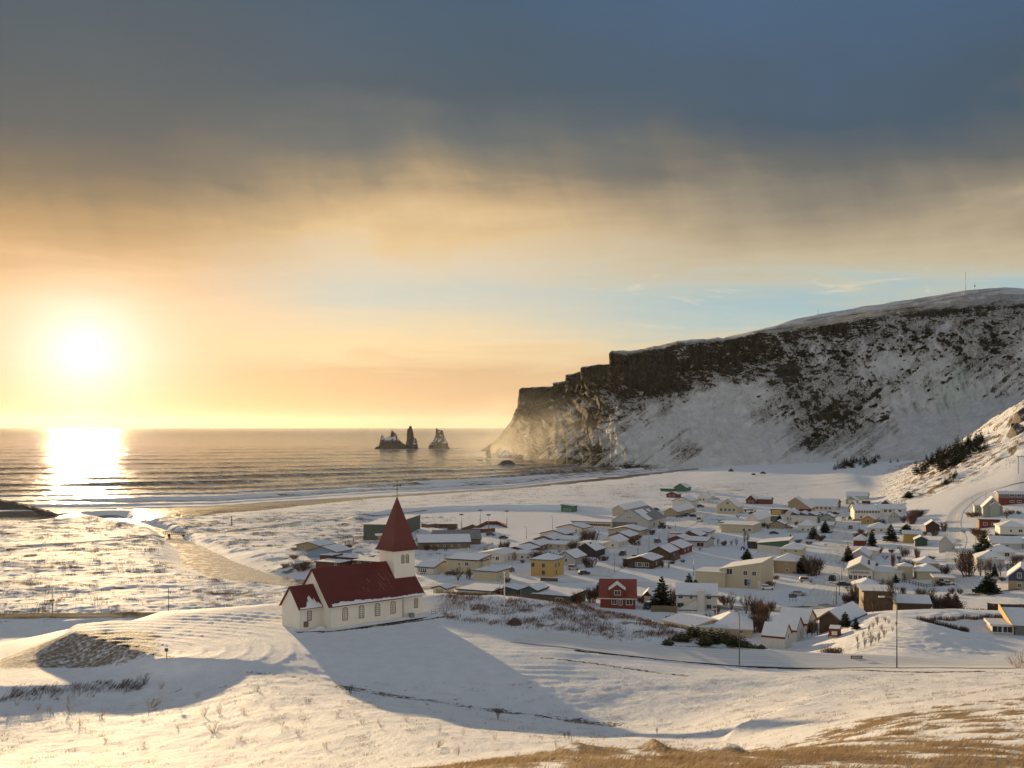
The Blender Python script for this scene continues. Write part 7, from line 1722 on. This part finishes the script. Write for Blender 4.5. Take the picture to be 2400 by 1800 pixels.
# tractor with a shovel by the storage hall
p = hit(1553, 1239); r = empty('wheel_loader', p, -0.5); tag(r, 'dark wheel loader parked at the corner of the grey storage hall', 'loader')
m_ = MB(); m_.box(-2.2, 1.0, -1, 1, 0.7, 1.7); m_.build('body', paint('black', PC['black']), r)
m_ = MB(); m_.box(-1.2, 0.4, -0.8, 0.8, 1.7, 3.0); m_.build('cab', GLASS, r)
m_ = MB(); m_.tube([(0.8, 0, 1.4), (2.4, 0, 1.7), (3.6, 0, 0.6)], 0.18, 6); m_.box(3.3, 4.2, -1.2, 1.2, 0.1, 0.9); m_.build('shovel', STEEL, r)
for x in (-1.5, 0.7):
    for y in (-1.05, 1.05): link('wheel', KIT['suv']['wheel'], r, (x, y, 0.7)).scale = (2, 1.6, 2)
# ------------------------------------------------------------------ lamps and poles
def lamp_mesh(h, arm, r=0.07, yaw=0):
    m_ = MB()
    if arm: m_.tube([(0, 0, -0.3), (0, 0, h * 0.86), (-arm * 0.10, 0, h * 0.94), (-arm * 0.45, 0, h * 0.985), (-arm, 0, h)], [r * 1.2, r, r * 0.9, r * 0.8, r * 0.7], 6)
    else: m_.tube([(0, 0, -0.3), (0, 0, h)], [r * 1.1, r * 0.8], 6)
    return m_
LHEAD = MB(); LHEAD.box(-0.75, 0.05, -0.16, 0.16, -0.10, 0.08); LHEAD.box(-0.70, 0.0, -0.13, 0.13, -0.14, -0.10, 1)
LH = LHEAD.mesh('lamp_head', [mat('lamp_grey', (0.55, 0.54, 0.52), 0.4, 0.1), LAMP])
def lamp(u, v0, v1, label, arm=0.0, yaw=0.0, ymin=290.0, name='street_lamp', group=None, r=0.10, head=True):
    p = hit(u, v0, ymin); h = (v0 - v1) * p.y / F
    o = empty(name, p, yaw); tag(o, label, 'street lamp' if name == 'street_lamp' else 'pole', group)
    lamp_mesh(h, arm, r).build('pole', STEEL, o)
    if head: link('lamp_head', LH, o, (-arm, 0, h))
    return o
lamp(1733, 1561, 1430, 'tall grey street lamp on the near verge, left of two in the foreground', 0.9, 0.3, 140, r=0.075)
lamp(2102, 1566, 1397, 'tall dark street lamp with an arm, right of two in the foreground', 1.9, 0.15, 140, r=0.085)
for i, (u, a, c_) in enumerate(((1440, 1341, 1296), (1467, 1320, 1288), (1495, 1301, 1270), (1521, 1287, 1259), (1545, 1265, 1247), (1566, 1262, 1236), (1583, 1250, 1227))):
    lamp(u, a, c_, 'thin street lamp in the line along the left street', 0.4, 0.4, group='lamps along the left street')
for i, (u, a, c_) in enumerate(((1960, 1420, 1367), (1967, 1396, 1343), (1973, 1368, 1319), (1978, 1340, 1297), (1982, 1304, 1279), (1987, 1284, 1259))):
    lamp(u, a, c_, 'curved street lamp in the line on the right side of main street', 2.0, 0.1, group='lamps along main street', r=0.11)
lamp(1953, 1436, 1407, 'short pale lamp post at the foot of main street', r=0.09)
lamp(1626, 1349, 1304, 'lone thin lamp post on the open snow left of the modern cream building')
lamp(1100, 1310, 1284, 'lamp post below the grey school wings')
lamp(1234, 1263, 1234, 'lamp post at the top of the snowy side road by the sports enclosure', 0.9)
lamp(1173, 1276, 1250, 'lamp post in front of the dark red car', 0.9)
lamp(1295, 1240, 1210, 'lamp post beside the green hut road', 0.6)
lamp(2278, 1189, 1164, 'lamp post at the bend below the high houses'); lamp(2310, 1167, 1152, 'lamp post high on the hill road')
lamp(2287, 1285, 1256, 'lamp post beside the big dark spruce'); lamp(2305, 1378, 1355, 'lamp post near the wide spreading spruce'); lamp(2252, 1299, 1281, 'lamp post below the tall grey gabled house')
lamp(1680, 1462, 1427, 'lamp post behind the broad cream bungalow', ymin=240)
lamp(123, 1436, 1378, 'lone thin pole on the snow flats, left of two by the dark road', name='utility_pole', ymin=275, head=False)
lamp(395, 1434, 1378, 'lone thin pole on the snow flats, right of two by the dark road', name='utility_pole', ymin=275, head=False)
lamp(543, 1232, 1209, 'dark marker post on the beach path', name='marker_post', head=False, r=0.3)
fp = lamp(1182.5, 1424, 1344, 'white wooden flagpole on the grassy knoll right of the church', name='flagpole', ymin=170, head=False, r=0.09)
fp.children[0].data.materials[0] = WHITEP
m_ = MB(); m_.tube([(0, 0, 0), (0, 0, 0.25)], 0.15, 8); h_ = 80 * fp.location.y / F; q = m_.build('finial', WHITEP, fp); q.location = (0, 0, h_)
FLH = MB(); FLH.box(-1.0, 1.0, -0.25, 0.25, -0.3, 0.4); FLHM = FLH.mesh('floodlight', [STEEL])
for i, (u, a, c_) in enumerate(((1081.6, 1246, 1206), (1125.5, 1232, 1196), (1145, 1246, 1207), (1188, 1237, 1198))):
    o = lamp(u, a, c_, ('floodlight pole, leftmost of four at the brick enclosure', 'floodlight pole behind the brick enclosure wall', 'floodlight pole in front of the brick enclosure wall', 'floodlight pole, rightmost of four at the brick enclosure')[i], name='floodlight_pole', r=0.16, head=False, group='floodlight poles')
    p = o.location; hh3 = (a - c_) * p.y / F; link('floodlight', FLHM, o, (0, 0, hh3))
# ------------------------------------------------------------------ fences, signs, small works
def fence(name, pts, h, label, k='wood', step=2.0, ymin=290.0, solid=True, cat='fence', Ys=None):
    q = hl(pts, ymin)
    c0 = q[0].copy(); r = empty(name, c0); tag(r, label, cat)
    m_ = MB(); pp = []
    for a, b_ in zip(q[:-1], q[1:]):
        n_ = max(1, int((b_ - a).length / step))
        for i in range(n_): pp.append(a.lerp(b_, i / n_))
    pp.append(q[-1])
    pp = [Vector((p.x, p.y, float(ground(p.x, p.y)))) - c0 for p in pp]
    for a, b_ in zip(pp[:-1], pp[1:]):
        d = (b_ - a); nn_ = Vector((-d.y, d.x, 0)).normalized() * 0.04
        for (z0, z1) in (((0.0, h),) if solid else ((h * 0.35, h * 0.35 + 0.14), (h * 0.85, h * 0.85 + 0.14))):
            A = [a - nn_ + Vector((0, 0, z0)), b_ - nn_ + Vector((0, 0, z0)), b_ - nn_ + Vector((0, 0, z1)), a - nn_ + Vector((0, 0, z1))]
            Bq = [v_ + 2 * nn_ for v_ in A]
            m_.poly(A); m_.poly(Bq[::-1]); m_.poly([A[3], A[2], Bq[2], Bq[3]])
    m_.build('boards', wallmat(k), r)
    for p in pp[:90]:
        m2 = MB(); m2.box(-0.07, 0.07, -0.07, 0.07, -0.3, h + 0.08); o = m2.build('post', wallmat(k), r); o.location = p
    return r
fence('board_fence', [(1526, 1434), (1555, 1434), (1586, 1436)], 1.7, 'weathered board fence between the red house and the white two storey house', 'wood', ymin=240)
fence('board_fence', [(1563, 1312), (1580, 1315), (1594, 1309)], 2.0, 'brown board fence beside the brown wooden bungalow', 'brown')
fence('board_fence', [(1267, 1362), (1307, 1364)], 1.2, 'brown board fence in front of the yellow house', 'brown')
fence('board_fence', [(2315, 1436), (2330, 1438), (2365, 1440), (2420, 1441)], 2.4, 'long dark brown fence behind the snow mound', 'dbrown', ymin=245)
fence('picket_fence', [(1122, 1322), (1160, 1324), (1217, 1323)], 0.8, 'low picket fence before the long low white bungalow', 'grey', 1.2, solid=False)
fence('rail_fence', [(985, 1348), (1020, 1338), (1043, 1330)], 1.2, 'dark rail fence right of the white house by the church tower', 'dbrown', 1.5, solid=False)
fence('rail_fence', [(795, 1278), (828, 1270), (855, 1262)], 1.3, 'rail fence before the dark green sports hall', 'wood', 1.8, solid=False)
fence('rail_fence', [(210, 1243), (250, 1240), (300, 1236)], 1.0, 'broken row of fence stakes near the river mouth', 'dbrown', 3.0, solid=False)
fence('rail_fence', [(2100, 1362), (2140, 1370), (2172, 1378), (2225, 1372)], 1.0, 'rail fence below the cream house with the round bush', 'dbrown', 2.0, solid=False)
fence('rail_fence', [(1995, 1546), (2020, 1546)], 0.5, 'short low rail on the far verge of the road', 'dbrown', 2.0, solid=False, ymin=140)
fence('pool_wall', [(988, 1236), (1030, 1238), (1072, 1238), (1048, 1250)], 2.2, 'low brown boarded wall round the bathing yard by the sports hall', 'brown', 4.0, cat='wall')
fence('brick_wall', [(1082, 1248), (1108, 1238), (1140, 1230), (1165, 1230), (1188, 1237)], 2.0, 'stepped dark brick wall at the back of the sports enclosure', 'brick', 5.0, cat='wall')
fence('brick_wall', [(1082, 1248), (1105, 1249), (1131, 1249), (1160, 1247)], 2.0, 'lower brick wall at the front of the sports enclosure', 'brick', 5.0, cat='wall')
fence('garden_wall', [(1078, 1290), (1120, 1290), (1156, 1276)], 0.9, 'pale green low wall right of the grey school wings', 'mint', 4.0, cat='wall')
fence('yard_wall', [(1846, 1248), (1868, 1249)], 2.0, 'grey yard wall left of the white house on a grey base', 'grey', 3.0, cat='wall')
fence('timber_edging', [(2330, 1400), (2388, 1406)], 0.25, 'low timber edging in the snow before the navy blue house', 'dbrown', 3.0, cat='edging')
# information board
def board(u, v, az, label, wd, h0, h1, legs, k, ymin=290.0, writing=0):
    p = hit(u, v, ymin); r = empty('sign_board', p, -math.radians(az)); tag(r, label, 'sign')
    m_ = MB(); m_.box(-wd / 2, wd / 2, -0.05, 0.05, h0, h1); m_.build('panel', wallmat(k), r)
    for i in range(legs):
        x = -wd / 2 + 0.25 + (wd - 0.5) * i / max(1, legs - 1)
        m_ = MB(); m_.tube([(x, 0.12, -0.2), (x, 0.12, h1)], 0.06, 6); m_.build('leg', STEEL, r)
board(1858, 1409, 10, 'dark information board on three legs in the car park', 2.2, 1.0, 2.0, 3, 'slate')
board(390, 1545, 5, 'small notice board on two posts at the corner of the church car park', 0.5, 1.05, 1.5, 2, 'wood', 140)
# football goals on the snowed pitch
for u, v, w_, lb in ((1023, 1218, 14, 'football goal frame, nearer one on the snowed pitch'), (1038, 1214, 16, 'football goal frame, farther one on the snowed pitch')):
    p = hit(u, v); r = empty('football_goal', p, 0.3); tag(r, lb, 'goal'); ww = w_ * p.y / F
    m_ = MB(); m_.tube([(-ww / 2, 0, 0), (-ww / 2, 0, 2.1), (ww / 2, 0, 2.1), (ww / 2, 0, 0)], 0.07, 5); m_.build('frame', WHITEP, r)
    m_ = MB(); m_.tube([(-ww / 2, 0, 2.1), (-ww / 2, 1.4, 0), (ww / 2, 1.4, 0), (ww / 2, 0, 2.1)], 0.05, 5); m_.build('rear_frame', STEEL, r)
# playground
p = hit(888, 1272); r = empty('play_tower', p, 0.3); tag(r, 'orange and grey climbing tower in the playground left of the spire', 'play tower')
for x in (-1.4, 1.4):
    for y in (-1, 1): m_ = MB(); m_.tube([(x, y, 0), (x, y, 3.4)], 0.1, 5); m_.build('post', WOODG, r)
m_ = MB(); m_.box(-1.4, 1.4, -1, 1, 1.4, 1.55); m_.build('deck', WOODG, r)
m_ = MB(); m_.box(-0.6, 0.9, -1.1, -1.0, 1.5, 3.2); m_.build('panel', wallmat('orange'), r)
m_ = MB(); m_.poly([(-1.7, -1.2, 3.3), (1.7, -1.2, 3.3), (1.7, 0, 4.2), (-1.7, 0, 4.2)]); m_.poly([(-1.7, 0, 4.2), (1.7, 0, 4.2), (1.7, 1.2, 3.3), (-1.7, 1.2, 3.3)]); m_.build('roof', SNOW, r)
p = hit(840, 1272); r = empty('swing_frame', p, 0.5); tag(r, 'dark swing frame in the playground by the sports hall', 'swing')
m_ = MB()
for x in (-2.4, 2.4): m_.tube([(x, -0.9, 0), (x, 0, 2.6), (x, 0.9, 0)], 0.09, 5)
m_.tube([(-2.4, 0, 2.6), (2.4, 0, 2.6)], 0.09, 5); m_.build('frame', DARKT, r)
for x in (-1, 1): m_ = MB(); m_.box(x - 0.25, x + 0.25, -0.1, 0.1, 0.55, 0.62); m_.tube([(x - 0.2, 0, 0.6), (x - 0.2, 0, 2.6)], 0.03, 4); m_.tube([(x + 0.2, 0, 0.6), (x + 0.2, 0, 2.6)], 0.03, 4); m_.build('seat', DARKT, r)
# footbridge
a_, b2 = hit(389, 1259), hit(437, 1254)
r = empty('footbridge', (a_ + b2) / 2 + Vector((0, 0, 1.1)), math.atan2(b2.y - a_.y, b2.x - a_.x)); tag(r, 'dark timber footbridge across the frozen stream', 'bridge'); Lb = (b2 - a_).length + 2
m_ = MB(); m_.box(-Lb / 2, Lb / 2, -0.9, 0.9, -0.25, 0); m_.build('deck', wallmat('dbrown'), r)
for y in (-0.9, 0.9):
    m_ = MB(); m_.box(-Lb / 2, Lb / 2, y - 0.06, y + 0.06, 0.95, 1.08); m_.box(-Lb / 2, Lb / 2, y - 0.05, y + 0.05, 0.45, 0.55)
    for i in range(13): m_.box(-Lb / 2 + Lb * i / 12 - 0.07, -Lb / 2 + Lb * i / 12 + 0.07, y - 0.07, y + 0.07, 0, 1.1)
    m_.build('railing', wallmat('dbrown'), r)
for x in (-Lb * 0.3, Lb * 0.3): m_ = MB(); m_.box(x - 0.3, x + 0.3, -0.8, 0.8, -2.5, -0.25); m_.build('pier', wallmat('dbrown'), r)
# electricity frame at the right edge
p = hit(2392, 1110, 500); r = empty('power_frame', p); tag(r, 'timber electricity frame on the hillside at the right edge', 'pylon')
for x in (-1.2, 2.4): m_ = MB(); m_.tube([(x, 0, 0), (x, 0, 9.5)], 0.16, 6); m_.build('pole', DARKT, r)
m_ = MB(); m_.box(-2.2, 3.6, -0.12, 0.12, 9.0, 9.3); m_.build('crossarm', DARKT, r)
for x in (-1.8, 0.6, 3.2): m_ = MB(); m_.tube([(x, 0, 9.3), (x, 0, 9.9)], 0.12, 6); m_.build('insulator', DARKT, r)
# flag banner by the modern building
p = hit(1754, 1381); r = empty('banner', p); tag(r, 'slim blue and red feather banner in front of the modern cream building', 'banner')
m_ = MB(); m_.tube([(0, 0, 0), (0, 0, 3.2)], 0.03, 5); m_.build('pole', STEEL, r)
m_ = MB(); m_.poly([(0, 0, 0.5), (0.55, 0.05, 0.6), (0.6, 0.05, 2.3), (0.3, 0, 3.1), (0, 0, 3.15)]); m_.poly([(0, 0.02, 0.5), (0.55, 0.07, 0.6), (0.6, 0.07, 2.3), (0.3, 0.02, 3.1), (0, 0.02, 3.15)][::-1]); m_.poly([(0.02, -0.02, 1.5), (0.5, 0.03, 1.5), (0.5, 0.03, 1.9), (0.02, -0.02, 1.9)], 1)
m_.build('flag', [mat('banner_blue', (0.25, 0.36, 0.5)), mat('banner_red', (0.4, 0.05, 0.05))], r)
# walker on the lane above the cottages
def person(u, v, az, label):
    p = hit(u, v, 240); me = bpy.data.meshes.new('person'); b = bmesh.new()
    J = dict(pel=(0, 0, 0.92), wst=(0, 0, 1.08), chest=(0, 0.01, 1.32), neck=(0, 0.02, 1.50), head=(0, 0.04, 1.62), top=(0, 0.03, 1.75), lk=(-0.10, 0.06, 0.50), la=(-0.10, -0.06, 0.08), lt=(-0.10, 0.10, 0.03), rk=(0.10, 0.12, 0.50), ra=(0.10, 0.22, 0.10), rt=(0.10, 0.38, 0.06),
             ls=(-0.20, 0.0, 1.42), le=(-0.26, -0.06, 1.14), lh=(-0.25, 0.04, 0.88), rs=(0.20, 0.0, 1.42), re=(0.26, -0.04, 1.14), rh=(0.24, 0.10, 0.90))
    R_ = dict(pel=0.17, wst=0.16, chest=0.19, neck=0.07, head=0.105, top=0.07, lk=0.075, la=0.05, lt=0.04, rk=0.075, ra=0.05, rt=0.04, ls=0.09, le=0.065, lh=0.045, rs=0.09, re=0.065, rh=0.045)
    ed = [('pel', 'wst'), ('wst', 'chest'), ('chest', 'neck'), ('neck', 'head'), ('head', 'top'), ('pel', 'lk'), ('lk', 'la'), ('la', 'lt'), ('pel', 'rk'), ('rk', 'ra'), ('ra', 'rt'), ('chest', 'ls'), ('ls', 'le'), ('le', 'lh'), ('chest', 'rs'), ('rs', 're'), ('re', 'rh')]
    ks = list(J); me.from_pydata([J[k] for k in ks], [(ks.index(a), ks.index(c_)) for a, c_ in ed], []); me.update()
    o = link('person', me, None, p); o.rotation_euler = (0, 0, -math.radians(az)); tag(o, label, 'person')
    sk = o.modifiers.new('skin', 'SKIN'); sb = o.modifiers.new('sub', 'SUBSURF'); sb.levels = 2; sb.render_levels = 2
    for i, k in enumerate(ks): me.skin_vertices[0].data[i].radius = (R_[k], R_[k])
    me.skin_vertices[0].data[0].use_root = True
    me.materials.append(mat('dark_coat', (0.03, 0.03, 0.05)))
    bpy.context.view_layer.update()
    nm = bpy.data.meshes.new_from_object(o.evaluated_get(bpy.context.evaluated_depsgraph_get()))
    o.modifiers.clear(); o.data = nm; nm.materials.clear(); nm.materials.append(mat('dark_coat', (0.03, 0.03, 0.05)))
person(1833, 1451, 80, 'person in a dark coat walking on the snowy lane below the car park')
# ------------------------------------------------------------------ haze
hz = MB(); hz.box(-46000, 46000, -200, 46000, -40, 420)
hm = bpy.data.materials.new('sea_haze'); hm.use_nodes = True
ht = hm.node_tree
for n_ in list(ht.nodes): ht.nodes.remove(n_)
hn = NT(ht)
pv_ = hn.n('ShaderNodeVolumePrincipled'); pv_.inputs['Color'].default_value = (0.95, 0.95, 0.95, 1)
pv_.inputs['Density'].default_value = 0.0000045; pv_.inputs['Anisotropy'].default_value = 0.6
ho = hn.n('ShaderNodeOutputMaterial'); ht.links.new(pv_.outputs[0], ho.inputs['Volume'])
haze = hz.build('haze', hm); tag(haze, kind='stuff')

# wind-blown spray drifting round the foot of the headland
bm_ = bmesh.new(); bmesh.ops.create_icosphere(bm_, subdivisions=3, radius=1.0)
me = bpy.data.meshes.new('sea_spray'); bm_.to_mesh(me); bm_.free()
sm = bpy.data.materials.new('blown_spray'); sm.use_nodes = True
stt = sm.node_tree
for n_ in list(stt.nodes): stt.nodes.remove(n_)
sn_ = NT(stt)
tcs = sn_.n('ShaderNodeTexCoord')
ln_ = sn_.n('ShaderNodeVectorMath', operation='LENGTH', i_0=tcs.outputs['Object'])
fall = sn_.m('POWER', sn_.m('SUBTRACT', 1.0, ln_.outputs['Value'], clamp=True), 1.3)
nzs = sn_.noise(tcs.outputs['Object'], 2.4, 3.0, 0.55)
dn = sn_.m('MULTIPLY', sn_.m('MULTIPLY', fall, sn_.mr(nzs, 0.35, 0.65, 0.25, 1.3)), 0.0008)
pvs = sn_.n('ShaderNodeVolumePrincipled'); pvs.inputs['Anisotropy'].default_value = 0.6; pvs.inputs['Color'].default_value = (0.95, 0.95, 0.95, 1)
sn_.set(pvs.inputs['Density'], dn)
so = sn_.n('ShaderNodeOutputMaterial'); stt.links.new(pvs.outputs[0], so.inputs['Volume'])
me.materials.append(sm)
spray = link('sea_spray', me, None, (30.0, 1830.0, 30.0)); spray.scale = (190, 420, 95); tag(spray, kind='stuff')
